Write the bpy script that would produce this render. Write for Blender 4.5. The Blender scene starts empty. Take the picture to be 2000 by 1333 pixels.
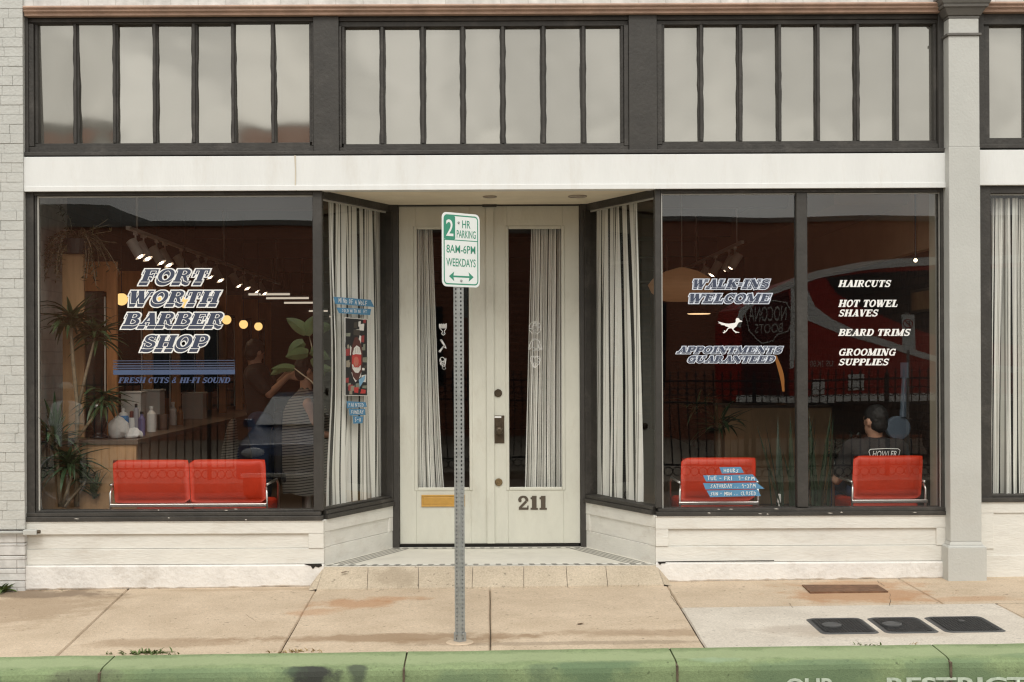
import bpy, bmesh, math, random
from mathutils import Vector, Matrix, noise as mnoise
R = math.radians
rnd = random.Random(7)
SC = bpy.context.scene
COL = SC.collection
# ------------------------------------------------------------------ camera
D = 10.5            # camera to shop front, metres
F = 255.0 * D       # focal length in photo pixels (2000 px wide)
CX, CY, ZC, ROLL = 955.0, 705.0, 1.706, R(0.25)
cam = bpy.data.objects.new('camera', bpy.data.cameras.new('camera')); COL.objects.link(cam)
cam.location = (0, -D, ZC); cam.rotation_euler = (R(90), ROLL, 0)
cam.data.sensor_width = 36; cam.data.lens = F / 2000 * 36
cam.data.shift_x = (1000 - CX) / 2000; cam.data.shift_y = (CY - 666.5) / 2000
cam.data.clip_start = 0.05; cam.data.clip_end = 3000
SC.camera = cam
# ------------------------------------------------------------------ sky, sun, exposure
SUN_EL, SUN_AZ = R(47), R(181)     # azimuth clockwise from +Y: behind the camera
w = bpy.data.worlds.new('World'); SC.world = w; w.use_nodes = True
nt = w.node_tree; nt.nodes.clear()
def N(t, typ, **k):
    n = t.nodes.new(typ)
    for a, b in k.items(): setattr(n, a, b)
    return n
out = N(nt, 'ShaderNodeOutputWorld'); bg = N(nt, 'ShaderNodeBackground'); bg.inputs[1].default_value = 0.12
sky = N(nt, 'ShaderNodeTexSky'); sky.sky_type = 'NISHITA'; sky.sun_disc = False
sky.sun_elevation = SUN_EL; sky.sun_rotation = SUN_AZ; sky.dust_density = 4.0; sky.air_density = 1.2
tc = N(nt, 'ShaderNodeTexCoord'); mp = N(nt, 'ShaderNodeMapping'); mp.inputs['Scale'].default_value = (1, 1, 2.2)
nz = N(nt, 'ShaderNodeTexNoise'); nz.inputs['Scale'].default_value = 4; nz.inputs['Detail'].default_value = 3
rp = N(nt, 'ShaderNodeValToRGB')   # cloud deck: light and dark grey
rp.color_ramp.elements[0].position = .36; rp.color_ramp.elements[0].color = (8.2, 8.15, 7.7, 1)
rp.color_ramp.elements[1].position = .64; rp.color_ramp.elements[1].color = (15.6, 15.4, 14.5, 1)
mx = N(nt, 'ShaderNodeMix'); mx.data_type = 'RGBA'; mx.inputs[0].default_value = 0.88
L = nt.links.new
L(tc.outputs['Generated'], mp.inputs[0]); L(mp.outputs[0], nz.inputs['Vector']); L(nz.outputs[0], rp.inputs[0])
L(sky.outputs[0], mx.inputs[6]); L(rp.outputs[0], mx.inputs[7]); L(mx.outputs[2], bg.inputs[0]); L(bg.outputs[0], out.inputs[0])
sl = bpy.data.lights.new('sun', 'SUN'); sl.energy = 1.3; sl.angle = R(26); sl.color = (1, .98, .92)
sun = bpy.data.objects.new('sun', sl); COL.objects.link(sun)
sd = Vector((math.sin(SUN_AZ) * math.cos(SUN_EL), math.cos(SUN_AZ) * math.cos(SUN_EL), math.sin(SUN_EL)))
sun.rotation_euler = sd.to_track_quat('Z', 'Y').to_euler(); sun.location = sd * 60
SC.view_settings.view_transform = 'Standard'; SC.view_settings.look = 'None'
SC.view_settings.exposure = 0.02; SC.view_settings.gamma = 1
SC.cycles.max_bounces = 10; SC.cycles.transparent_max_bounces = 24; SC.cycles.use_denoising = True; SC.cycles.use_adaptive_sampling = False; SC.cycles.filter_width = 1.25
SC.cycles.sample_clamp_indirect = 4.0; SC.cycles.caustics_reflective = False; SC.cycles.caustics_refractive = False
# ------------------------------------------------------------------ picture to place
def XZ(px, py, y):
    """point of the plane y that the photograph shows at (px, py)"""
    d = y + D; u = (px - CX) / F * d; v = (CY - py) / F * d
    return (u * math.cos(ROLL) + v * math.sin(ROLL), ZC - u * math.sin(ROLL) + v * math.cos(ROLL))
def PX(px, y, py=705): return XZ(px, py, y)[0]
def PZ(py, y, px=955): return XZ(px, py, y)[1]
def onplane(px, py, A, B):
    """point of the upright plane through A and B (x, y) shown at (px, py)"""
    x1, z1 = XZ(px, py, 1 - D)                    # direction at unit depth
    dx, dz = x1, z1 - ZC
    ex, ey = B[0] - A[0], B[1] - A[1]
    # camera (0,-D): t*dx = A0 + s*ex ; -D + t = A1 + s*ey
    den = dx * ey - ex
    t = (A[0] * ey - (A[1] + D) * ex) / den
    return Vector((t * dx, -D + t, ZC + t * dz))
def gz(x, y): return .009 * x + .02 * max(y, -2.6)
# ------------------------------------------------------------------ materials
MATS = {}
def mat(name, col, rough=.6, var=.12, scale=6., bump=.0, bscale=60., metal=0., col2=None, spec=.5, streak=None, dirt=None):
    """paint-like surface: colour with two scales of noise, bump; streak=(sx,sy,sz) stretches it; dirt=(colour, amount)"""
    if name in MATS: return MATS[name]
    m = bpy.data.materials.new(name); m.use_nodes = True; t = m.node_tree; b = t.nodes['Principled BSDF']
    c = N(t, 'ShaderNodeTexCoord'); v = c.outputs['Object']
    if streak:
        mm = N(t, 'ShaderNodeMapping'); mm.inputs['Scale'].default_value = streak; t.links.new(v, mm.inputs[0]); v = mm.outputs[0]
    n1 = N(t, 'ShaderNodeTexNoise'); n1.inputs['Scale'].default_value = scale; n1.inputs['Detail'].default_value = 8; n1.inputs['Roughness'].default_value = .65
    t.links.new(v, n1.inputs['Vector'])
    r = N(t, 'ShaderNodeValToRGB'); r.color_ramp.elements[0].position = .3; r.color_ramp.elements[1].position = .7
    lo = col2 or tuple(max(0, x * (1 - var)) for x in col); hi = tuple(min(1, x * (1 + var * .6)) for x in col)
    r.color_ramp.elements[0].color = (*lo, 1); r.color_ramp.elements[1].color = (*hi, 1)
    t.links.new(n1.outputs[0], r.inputs[0]); last = r.outputs[0]
    if dirt:
        n3 = N(t, 'ShaderNodeTexNoise'); n3.inputs['Scale'].default_value = scale * .6; n3.inputs['Detail'].default_value = 10; n3.inputs['Roughness'].default_value = .75
        t.links.new(v, n3.inputs['Vector'])
        mr = N(t, 'ShaderNodeMapRange'); mr.inputs[1].default_value = .52; mr.inputs[2].default_value = .75; mr.inputs[4].default_value = dirt[1]
        t.links.new(n3.outputs[0], mr.inputs[0])
        mx = N(t, 'ShaderNodeMix'); mx.data_type = 'RGBA'; mx.inputs[7].default_value = (*dirt[0], 1)
        t.links.new(mr.outputs[0], mx.inputs[0]); t.links.new(last, mx.inputs[6]); last = mx.outputs[2]
    t.links.new(last, b.inputs['Base Color'])
    b.inputs['Roughness'].default_value = rough; b.inputs['Metallic'].default_value = metal
    b.inputs['Specular IOR Level'].default_value = spec
    if bump:
        n2 = N(t, 'ShaderNodeTexNoise'); n2.inputs['Scale'].default_value = bscale; n2.inputs['Detail'].default_value = 6
        t.links.new(v, n2.inputs['Vector'])
        bp = N(t, 'ShaderNodeBump'); bp.inputs['Strength'].default_value = bump; bp.inputs['Distance'].default_value = .01
        t.links.new(n2.outputs[0], bp.inputs['Height']); t.links.new(bp.outputs[0], b.inputs['Normal'])
    MATS[name] = m; return m
def emit(name, col, s):
    if name in MATS: return MATS[name]
    m = bpy.data.materials.new(name); m.use_nodes = True; t = m.node_tree; t.nodes.clear()
    o = N(t, 'ShaderNodeOutputMaterial'); e = N(t, 'ShaderNodeEmission'); e.inputs[0].default_value = (*col, 1); e.inputs[1].default_value = s
    t.links.new(e.outputs[0], o.inputs[0]); MATS[name] = m; return m
def glassmat(name, gain, wave, wscale, tint=(.95, .95, .93), base=None, basef=0.):
    """window glass: fresnel reflection over clear (or, for old transoms, a silvered grey back)"""
    m = bpy.data.materials.new(name); m.use_nodes = True; t = m.node_tree; t.nodes.clear()
    o = N(t, 'ShaderNodeOutputMaterial'); g = N(t, 'ShaderNodeBsdfGlossy'); g.inputs['Roughness'].default_value = .0 if not base else .06
    if base: g.inputs[0].default_value = (1, .965, .89, 1)
    if base:
        p = N(t, 'ShaderNodeBsdfDiffuse'); p.inputs[0].default_value = (*base, 1)
    else:
        p = N(t, 'ShaderNodeBsdfTransparent'); p.inputs[0].default_value = (*tint, 1)
    c = N(t, 'ShaderNodeTexCoord'); n = N(t, 'ShaderNodeTexNoise'); n.inputs['Scale'].default_value = wscale; n.inputs['Detail'].default_value = 1
    bp = N(t, 'ShaderNodeBump'); bp.inputs['Strength'].default_value = wave; bp.inputs['Distance'].default_value = .05
    t.links.new(c.outputs['Object'], n.inputs['Vector']); t.links.new(n.outputs[0], bp.inputs['Height']); t.links.new(bp.outputs[0], g.inputs['Normal'])
    f = N(t, 'ShaderNodeFresnel'); gm = N(t, 'ShaderNodeNewGeometry'); io = N(t, 'ShaderNodeMapRange'); io.inputs[3].default_value = 1.5; io.inputs[4].default_value = 1 / 1.5
    t.links.new(gm.outputs['Backfacing'], io.inputs[0]); t.links.new(io.outputs[0], f.inputs[0])     # a thin pane reflects alike from both sides
    ma = N(t, 'ShaderNodeMath', operation='MULTIPLY_ADD'); ma.use_clamp = True; ma.inputs[1].default_value = gain; ma.inputs[2].default_value = basef
    mx = N(t, 'ShaderNodeMixShader')
    t.links.new(f.outputs[0], ma.inputs[0]); t.links.new(ma.outputs[0], mx.inputs[0]); t.links.new(p.outputs[0], mx.inputs[1]); t.links.new(g.outputs[0], mx.inputs[2])
    t.links.new(mx.outputs[0], o.inputs[0]); return m
M_GLASS = glassmat('window_glass', 2.2, .05, .9, (.98, .98, .965))
M_GLASS2 = glassmat('entry_glass', 1.25, .05, .9, (.985, .985, .97))
M_EDGE = bpy.data.materials.new('glass_back'); M_EDGE.use_nodes = True
_t = M_EDGE.node_tree; _t.nodes.clear(); _o = N(_t, 'ShaderNodeOutputMaterial'); _p = N(_t, 'ShaderNodeBsdfTransparent'); _t.links.new(_p.outputs[0], _o.inputs[0])
M_TRANSOM = glassmat('old_transom_glass', 1.0, .11, 2.4, base=(.12, .115, .10), basef=.25)
FRAME = mat('dark_frame_paint', (.040, .036, .031), .55, .25, 5, .25, 40, dirt=((.11, .10, .09), .35))
FRAME2 = mat('dark_frame_paint_worn', (.040, .036, .031), .58, .3, 7, .35, 50, dirt=((.14, .125, .11), .5))
WHITE = mat('white_band_paint', (.755, .76, .745), .6, .05, 2.5, .15, 30, streak=(2.2, 1, .5), dirt=((.58, .53, .45), .4))
CREAM = mat('cream_board_paint', (.725, .71, .66), .6, .08, 5, .35, 35, streak=(.6, 1, 2.2), dirt=((.48, .42, .35), .55))
BASEW = mat('white_base_paint', (.77, .745, .71), .7, .1, 6, .7, 30, dirt=((.38, .33, .27), .65))
DOORP = mat('door_grey_green_paint', (.63, .625, .545), .5, .07, 3, .2, 30, streak=(1.5, 1, .7), dirt=((.42, .38, .30), .5))
SOFFIT = mat('soffit_paint', (.86, .78, .62), .7, .1, 3, .2, 25)
CORN = mat('brown_stone', (.42, .28, .21), .8, .25, 6, .5, 40, dirt=((.30, .22, .17), .6))
BRKP = mat('painted_brick_face', (.525, .525, .495), .75, .08, 5, .6, 45, dirt=((.55, .53, .49), .5))
PILA = mat('pilaster_paint', (.505, .505, .475), .65, .06, 3, .25, 60, dirt=((.40, .37, .32), .4))
PCAP = mat('capital_paint', (.13, .122, .11), .6, .2, 4, .3, 40)
CHROME = mat('chrome', (.82, .81, .79), .32, .05, 4, metal=1)
STEEL = mat('galvanised_steel', (.36, .37, .36), .55, .22, 18, .2, 80, metal=.55)
BLACK = mat('black_plastic', (.015, .015, .016), .45, .2, 8)
DARKM = mat('dark_iron', (.03, .03, .032), .5, .3, 9, .2)
BRASS = mat('tarnished_brass', (.30, .22, .12), .4, .35, 30, .2, 80, metal=.7)
BRONZE = mat('dark_bronze', (.10, .075, .05), .42, .35, 25, .2, metal=.6)
GOLD = mat('orange_brass', (.62, .36, .09), .35, .12, 20, metal=.35)
NAVY = mat('navy_vinyl', (.040, .052, .092), .5, .08, 6)
NAVY2 = mat('slate_vinyl', (.040, .050, .085), .5, .08, 6)
WVIN = mat('white_vinyl', (.86, .86, .84), .5, .03, 6)
LBLUE = mat('blue_stripe_vinyl', (.055, .085, .17), .5, .1, 6)
TAPE = mat('blue_painters_tape', (.09, .25, .42), .7, .12, 12, .3, 90)
SGREEN = mat('sign_green', (.03, .26, .16), .4, .06, 5)
SWHITE = mat('sign_white', (.80, .83, .81), .4, .03, 5)
RED = mat('red_vinyl_upholstery', (.58, .034, .006), .5, .12, 5, .55, 9)
WOODL = mat('plywood', (.36, .21, .10), .5, .2, 6, .1, 40, streak=(6, 6, .6))
WOODO = mat('orange_wood', (.52, .23, .085), .5, .25, 6, .1, 40, streak=(6, 6, .6))
WOODD = mat('desk_veneer', (.42, .28, .15), .5, .15, 5, .1, 40, streak=(5, 5, .8))
DARKW = mat('dark_counter', (.10, .07, .05), .45, .2, 6)
SKIN = mat('skin', (.50, .28, .19), .55, .08, 14, .05, 120)
HAIR = mat('dark_hair', (.009, .007, .006), .6, .3, 60, .5, 200)
TEEB = mat('charcoal_cotton', (.018, .017, .018), .9, .15, 20, .3, 200)
DENIM = mat('blue_denim', (.035, .06, .13), .9, .2, 40, .3, 200)
LBLUE2 = mat('thin_stripe_vinyl', (.045, .06, .11), .6, .1, 6)
SLOG = mat('slogan_vinyl', (.05, .075, .165), .6, .1, 6)
LEAF = mat('leaf_green', (.032, .06, .02), .5, .35, 9)
LEAFD = mat('dark_leaf', (.035, .07, .028), .45, .35, 9)
LEAFY = mat('yellow_green_leaf', (.12, .15, .035), .5, .35, 9)
STEM = mat('plant_stem', (.22, .17, .11), .8, .3, 30, .4, 60)
TERRA = mat('grey_planter', (.20, .19, .18), .7, .15, 6, .2)
CAPE = None
# ------------------------------------------------------------------ mesh builder
class MB:
    def __init__(s): s.v = []; s.f = []; s.mi = []; s.uv = []
    def add(s, vs, fs, mi=0):
        n = len(s.v); s.v += [tuple(v) for v in vs]
        for f in fs: s.f.append(tuple(n + i for i in f)); s.mi.append(mi)
        return s
    def box(s, x0, x1, y0, y1, z0, z1, mi=0):
        x0, x1 = sorted((x0, x1)); y0, y1 = sorted((y0, y1)); z0, z1 = sorted((z0, z1))
        return s.add([(x, y, z) for z in (z0, z1) for y in (y0, y1) for x in (x0, x1)],
                     [(0, 2, 3, 1), (4, 5, 7, 6), (0, 1, 5, 4), (2, 6, 7, 3), (0, 4, 6, 2), (1, 3, 7, 5)], mi)
    def pbox(s, l, r, t, b, y0, y1, mi=0):
        """box whose front face (y0) fills photo pixels l..r, t..b"""
        m = (t + b) / 2; c = (l + r) / 2
        return s.box(PX(l, y0, m), PX(r, y0, m), y0, y1, PZ(b, y0, c), PZ(t, y0, c), mi)
    def obox(s, A, B, th, z0, z1, mi=0, zb=None):
        """upright slab on the line A-B (x,y), thickness th to its inner (left of A->B) side; z0/z1 may be pairs (at A, at B)"""
        a, b = Vector(A), Vector(B); d = (b - a).normalized(); n = Vector((-d.y, d.x)) * th
        z0 = z0 if isinstance(z0, tuple) else (z0, z0); z1 = z1 if isinstance(z1, tuple) else (z1, z1)
        P = [a, b, b + n, a + n]; za = [z0[0], z0[1], z0[1], z0[0]]; zb_ = [z1[0], z1[1], z1[1], z1[0]]
        vs = [(P[i].x, P[i].y, za[i]) for i in range(4)] + [(P[i].x, P[i].y, zb_[i]) for i in range(4)]
        return s.add(vs, [(0, 3, 2, 1), (4, 5, 6, 7), (0, 1, 5, 4), (1, 2, 6, 5), (2, 3, 7, 6), (3, 0, 4, 7)], mi)
    def prism(s, pts, ax, d0, d1, mi=0):
        """polygon pts extruded along axis ax ('x','y','z') from d0 to d1"""
        n = len(pts)
        def p(a, b, d): return {'y': (a, d, b), 'x': (d, a, b), 'z': (a, b, d)}[ax]
        vs = [p(a, b, d0) for a, b in pts] + [p(a, b, d1) for a, b in pts]
        return s.add(vs, [tuple(range(n))[::-1], tuple(range(n, 2 * n))] + [(i, (i + 1) % n, n + (i + 1) % n, n + i) for i in range(n)], mi)
    def tube(s, path, r, seg=8, mi=0, cap=True):
        path = [Vector(p) for p in path]; n = len(path); rr = r if isinstance(r, (list, tuple)) else [r] * n
        up = None; rings = []
        for i, p in enumerate(path):
            d = (path[min(i + 1, n - 1)] - path[max(i - 1, 0)]).normalized()
            if up is None: up = Vector((0, 0, 1)) if abs(d.z) < .9 else Vector((1, 0, 0))
            a = d.cross(up).normalized(); b = a.cross(d).normalized(); up = b
            rings.append([p + (a * math.cos(2 * math.pi * k / seg) + b * math.sin(2 * math.pi * k / seg)) * rr[i] for k in range(seg)])
        vs = [v for g in rings for v in g]
        fs = [(i * seg + k, i * seg + (k + 1) % seg, (i + 1) * seg + (k + 1) % seg, (i + 1) * seg + k) for i in range(n - 1) for k in range(seg)]
        if cap: fs += [tuple(range(seg))[::-1], tuple(range((n - 1) * seg, n * seg))]
        return s.add(vs, fs, mi)
    def lathe(s, prof, c, seg=20, mi=0, axis='z', sq=None):
        """profile [(r, h)] turned about an upright (or 'y' / 'x') axis through c"""
        c = Vector(c); vs = []
        for r, h in prof:
            for k in range(seg):
                a = 2 * math.pi * k / seg; u, v = r * math.cos(a), r * math.sin(a)
                vs.append(c + (Vector((u, v, h)) if axis == 'z' else Vector((u, h, v)) if axis == 'y' else Vector((h, u, v))))
        n = len(prof)
        fs = [(i * seg + k, i * seg + (k + 1) % seg, (i + 1) * seg + (k + 1) % seg, (i + 1) * seg + k) for i in range(n - 1) for k in range(seg)]
        if prof[0][0] > 1e-6: fs.append(tuple(range(seg))[::-1])
        if prof[-1][0] > 1e-6: fs.append(tuple(range((n - 1) * seg, n * seg)))
        return s.add(vs, fs, mi)
    def ball(s, c, r, mi=0, seg=16, ring=10, rot=None):
        r = r if isinstance(r, (tuple, list)) else (r, r, r); c = Vector(c); vs = []
        for i in range(ring + 1):
            th = math.pi * i / ring
            for k in range(seg):
                ph = 2 * math.pi * k / seg
                v = Vector((r[0] * math.sin(th) * math.cos(ph), r[1] * math.sin(th) * math.sin(ph), r[2] * math.cos(th)))
                if rot: v = rot @ v
                vs.append(c + v)
        return s.add(vs, [(i * seg + k, (i + 1) * seg + k, (i + 1) * seg + (k + 1) % seg, i * seg + (k + 1) % seg) for i in range(ring) for k in range(seg)], mi)
    def blade(s, base, dirv, length, width, droop, seg=5, mi=0, fold=.25, face=(0, 0, 1)):
        """one narrow leaf: tapered strip that bends down"""
        p = Vector(base); d = Vector(dirv).normalized(); side = d.cross(Vector(face))
        side = side.normalized() if side.length > 1e-3 else Vector((1, 0, 0))
        vs = []; st = length / seg
        for i in range(seg + 1):
            t = i / seg; w_ = width * (math.sin(math.pi * min(1, .18 + .82 * t)) ** .8 if t < 1 else .02)
            up = side.cross(d).normalized()
            vs += [p - side * w_ / 2, p - up * w_ * fold, p + side * w_ / 2]
            p = p + d * st; d = (d + Vector((0, 0, -droop * st))).normalized()
        return s.add(vs, [f for i in range(seg) for f in ((3 * i, 3 * i + 1, 3 * i + 4, 3 * i + 3), (3 * i + 1, 3 * i + 2, 3 * i + 5, 3 * i + 4))], mi)
    def shear_ground(s):
        s.v = [(x, y, z + gz(x, y)) for x, y, z in s.v]; return s
    def xf(s, m):
        s.v = [tuple(m @ Vector(v)) for v in s.v]; return s
    def build(s, name, mats, parent=None, smooth=False, bevel=0., bseg=2, loc=None):
        me = bpy.data.meshes.new(name)
        off = Vector(loc) if loc is not None else Vector((0, 0, 0))
        me.from_pydata([tuple(Vector(v) - off) for v in s.v], [], s.f)
        mats = mats if isinstance(mats, (list, tuple)) else [mats]
        for m in mats: me.materials.append(m)
        if len(mats) > 1: me.polygons.foreach_set('material_index', s.mi)
        bm = bmesh.new(); bm.from_mesh(me)
        if s.uv:
            ul = bm.loops.layers.uv.new('uv')
            bm.verts.ensure_lookup_table()
            for f in bm.faces:
                for lp in f.loops: lp[ul].uv = s.uv[lp.vert.index]
        else: bmesh.ops.recalc_face_normals(bm, faces=bm.faces[:])
        bm.to_mesh(me); bm.free()
        if smooth: me.polygons.foreach_set('use_smooth', [True] * len(me.polygons))
        o = bpy.data.objects.new(name, me); COL.objects.link(o)
        if loc is not None: o.location = off
        if bevel:
            b = o.modifiers.new('bevel', 'BEVEL'); b.width = bevel; b.segments = bseg; b.limit_method = 'ANGLE'; b.angle_limit = R(40)
        if parent is not None: join(o, parent)
        return o
def join(o, parent):
    """parent o keeping its place (things carry location and z-rotation only)"""
    inv = parent.matrix_basis.inverted(); o.parent = parent; o.matrix_parent_inverse = inv
def tag(o, label=None, cat=None, group=None, kind=None):
    if label: o['label'] = label
    if cat: o['category'] = cat
    if group: o['group'] = group
    if kind: o['kind'] = kind
    return o
def thing(name, label, cat, loc=(0, 0, 0), group=None):
    o = bpy.data.objects.new(name, None); COL.objects.link(o); o.location = loc; o.empty_display_size = .1
    return tag(o, label, cat, group)
def struct(o): o['kind'] = 'structure'; return o
def dup(root, loc, rotz=None, label=None):
    r = root.copy(); COL.objects.link(r); r.location = loc
    if rotz is not None: r.rotation_euler = (0, 0, rotz)
    if label: r['label'] = label
    for ch in list(root.children):
        c = ch.copy(); COL.objects.link(c); c.parent = r; c.matrix_parent_inverse = ch.matrix_parent_inverse.copy()
        for g in list(ch.children):
            d = g.copy(); COL.objects.link(d); d.parent = c; d.matrix_parent_inverse = g.matrix_parent_inverse.copy()
    return r
def blob(segs, voxel=.012, smooth=6, balls=()):
    """one continuous surface from tapered limbs (a, ra, b, rb) and ellipsoids (c, r[, rot])"""
    mb = MB()
    for a, ra, b, rb in segs:
        a, b = Vector(a), Vector(b); n = max(3, int((b - a).length / .03))
        mb.tube([a.lerp(b, i / n) for i in range(n + 1)], [ra + (rb - ra) * i / n for i in range(n + 1)], 14)
        mb.ball(a, ra, 0, 14, 8); mb.ball(b, rb, 0, 14, 8)
    for q in balls: mb.ball(q[0], q[1], 0, 18, 12, q[2] if len(q) > 2 else None)
    o = mb.build('tmp', [])
    m = o.modifiers.new('r', 'REMESH'); m.mode = 'VOXEL'; m.voxel_size = voxel
    if smooth:
        k = o.modifiers.new('s', 'SMOOTH'); k.iterations = smooth; k.factor = .5
    me = bpy.data.meshes.new_from_object(o.evaluated_get(bpy.context.evaluated_depsgraph_get()))
    bpy.data.objects.remove(o)
    me.polygons.foreach_set('use_smooth', [True] * len(me.polygons))
    return me
def meshobj(name, me, m, parent=None):
    me.materials.clear(); me.materials.append(m)
    o = bpy.data.objects.new(name, me); COL.objects.link(o)
    if parent is not None: join(o, parent)
    return o
# ------------------------------------------------------------------ lettering (own slab-serif strokes)
SW, TW, SH = .315, .12, .135      # stem, thin stroke, slab height
def _stem(x, a=0, b=1, w=SW): return ('L', x, a, x, b, w)
def _slab(x0, x1, y): return ('L', x0, y, x1, y, SH)
LO, HI = SH / 2, 1 - SH / 2
GL = {
 'A': (.98, [('L', .18, 0, .52, 1, TW + .02), ('L', .80, 0, .50, 1, SW), ('L', .30, .30, .68, .30, TW), _slab(.0, .38, LO), _slab(.56, 1.0, LO)]),
 'B': (.88, [_stem(.22), _slab(.0, .5, LO), _slab(.0, .5, HI), ('L', .3, .53, .5, .53, TW), ('A', .48, .745, .25, .2, -90, 90, .2, SH), ('A', .5, .275, .28, .22, -90, 90, .22, SH)]),
 'C': (.86, [('A', .46, .5, .33, .44, 40, 320, .24, SH), ('L', .76, .62, .76, 1, .1)]),
 'D': (.94, [_stem(.22), _slab(.0, .45, LO), _slab(.0, .45, HI), ('A', .44, .5, .38, .442, -90, 90, .24, SH)]),
 'E': (.88, [_stem(.22), _slab(.0, .82, LO), _slab(.0, .80, HI), ('L', .3, .52, .58, .52, TW), ('L', .76, .70, .76, 1, .1), ('L', .79, 0, .79, .32, .1), ('L', .58, .38, .58, .66, .09)]),
 'F': (.84, [_stem(.22), _slab(.0, .48, LO), _slab(.0, .80, HI), ('L', .3, .50, .58, .50, TW), ('L', .76, .68, .76, 1, .1), ('L', .58, .36, .58, .64, .09)]),
 'G': (.94, [('A', .46, .5, .33, .44, 40, 330, .24, SH), ('L', .76, .64, .76, 1, .1), ('L', .77, .0, .77, .46, .2), _slab(.55, .92, .46)]),
 'H': (1.06, [_stem(.22), _stem(.82), _slab(.0, .44, LO), _slab(.0, .44, HI), _slab(.60, 1.04, LO), _slab(.60, 1.04, HI), ('L', .3, .5, .75, .5, TW)]),
 'I': (.50, [_stem(.24), _slab(.0, .48, LO), _slab(.0, .48, HI)]),
 'K': (1.0, [_stem(.22), _slab(.0, .44, LO), _slab(.0, .44, HI), ('L', .3, .42, .78, .95, TW), ('L', .45, .58, .80, .05, SW), _slab(.58, .96, HI), _slab(.62, 1.02, LO)]),
 'L': (.82, [_stem(.22), _slab(.0, .78, LO), _slab(.0, .46, HI), ('L', .73, 0, .73, .38, .1)]),
 'M': (1.22, [('L', .18, 0, .18, 1, TW), ('L', .20, 1, .58, .05, SW * .9), ('L', .94, 1, .60, .05, TW), ('L', .98, 0, .98, 1, SW), _slab(.0, .36, LO), _slab(.0, .28, HI), _slab(.76, 1.2, LO), _slab(.86, 1.2, HI)]),
 'N': (1.04, [('L', .18, 0, .18, 1, TW), ('L', .20, .97, .80, .03, SW), ('L', .84, 0, .84, 1, TW), _slab(.0, .36, LO), _slab(.0, .3, HI), _slab(.66, 1.02, HI)]),
 'O': (.92, [('A', .46, .5, .34, .442, 0, 360, .24, SH)]),
 'P': (.86, [_stem(.22), _slab(.0, .48, LO), _slab(.0, .5, HI), ('A', .48, .70, .28, .242, -90, 90, .22, SH), ('L', .3, .46, .5, .46, SH)]),
 'R': (.96, [_stem(.22), _slab(.0, .46, LO), _slab(.0, .5, HI), ('A', .46, .72, .26, .222, -90, 90, .21, SH), ('L', .3, .5, .48, .5, SH), ('L', .52, .5, .70, .12, .2), ('A', .82, .14, .1, .09, 180, 340, .12, .1)]),
 'S': (.82, [('A', .41, .735, .25, .21, 30, 250, .21, SH), ('A', .41, .275, .27, .22, -150, 75, .22, SH), ('L', .26, .6, .58, .42, .18), ('L', .70, .66, .70, 1, .09), ('L', .10, 0, .10, .34, .09)]),
 'T': (.88, [_stem(.44), _slab(.22, .66, LO), _slab(.02, .86, HI), ('L', .07, .66, .07, 1, .1), ('L', .81, .66, .81, 1, .1)]),
 'U': (1.0, [_stem(.22, .3, 1), ('A', .5, .34, .29, .28, 180, 360, .2, SH), ('L', .78, .3, .78, 1, TW), _slab(.0, .44, HI), _slab(.60, .96, HI)]),
 'V': (.96, [('L', .18, 1, .48, 0, SW), ('L', .80, 1, .52, 0, TW), _slab(.0, .4, HI), _slab(.62, .98, HI)]),
 'W': (1.36, [('L', .18, 1, .42, 0, SW), ('L', .66, 1, .46, 0, TW), ('L', .62, 1, .90, 0, SW), ('L', 1.2, 1, .94, 0, TW), _slab(.0, .38, HI), _slab(.48, .82, HI), _slab(1.02, 1.38, HI)]),
 '&': (.95, [('A', .42, .76, .17, .19, 0, 360, .12, TW), ('A', .38, .27, .27, .22, 60, 360, .18, TW), ('L', .3, .66, .78, .05, .17)]),
 '-': (.42, [('L', .03, .46, .38, .46, .13)]), ' ': (.42, []),
 '1': (.56, [_stem(.28), _slab(.03, .53, LO), ('L', .04, .80, .28, .95, .13)]),
 '2': (.80, [('A', .38, .70, .25, .24, -20, 180, .2, SH), ('L', .58, .60, .14, .12, .17), ('L', .08, .08, .72, .08, .16), ('L', .70, .02, .70, .30, .09), ('A', .16, .66, .06, .07, 0, 360, .1, .1)]),
}
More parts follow.
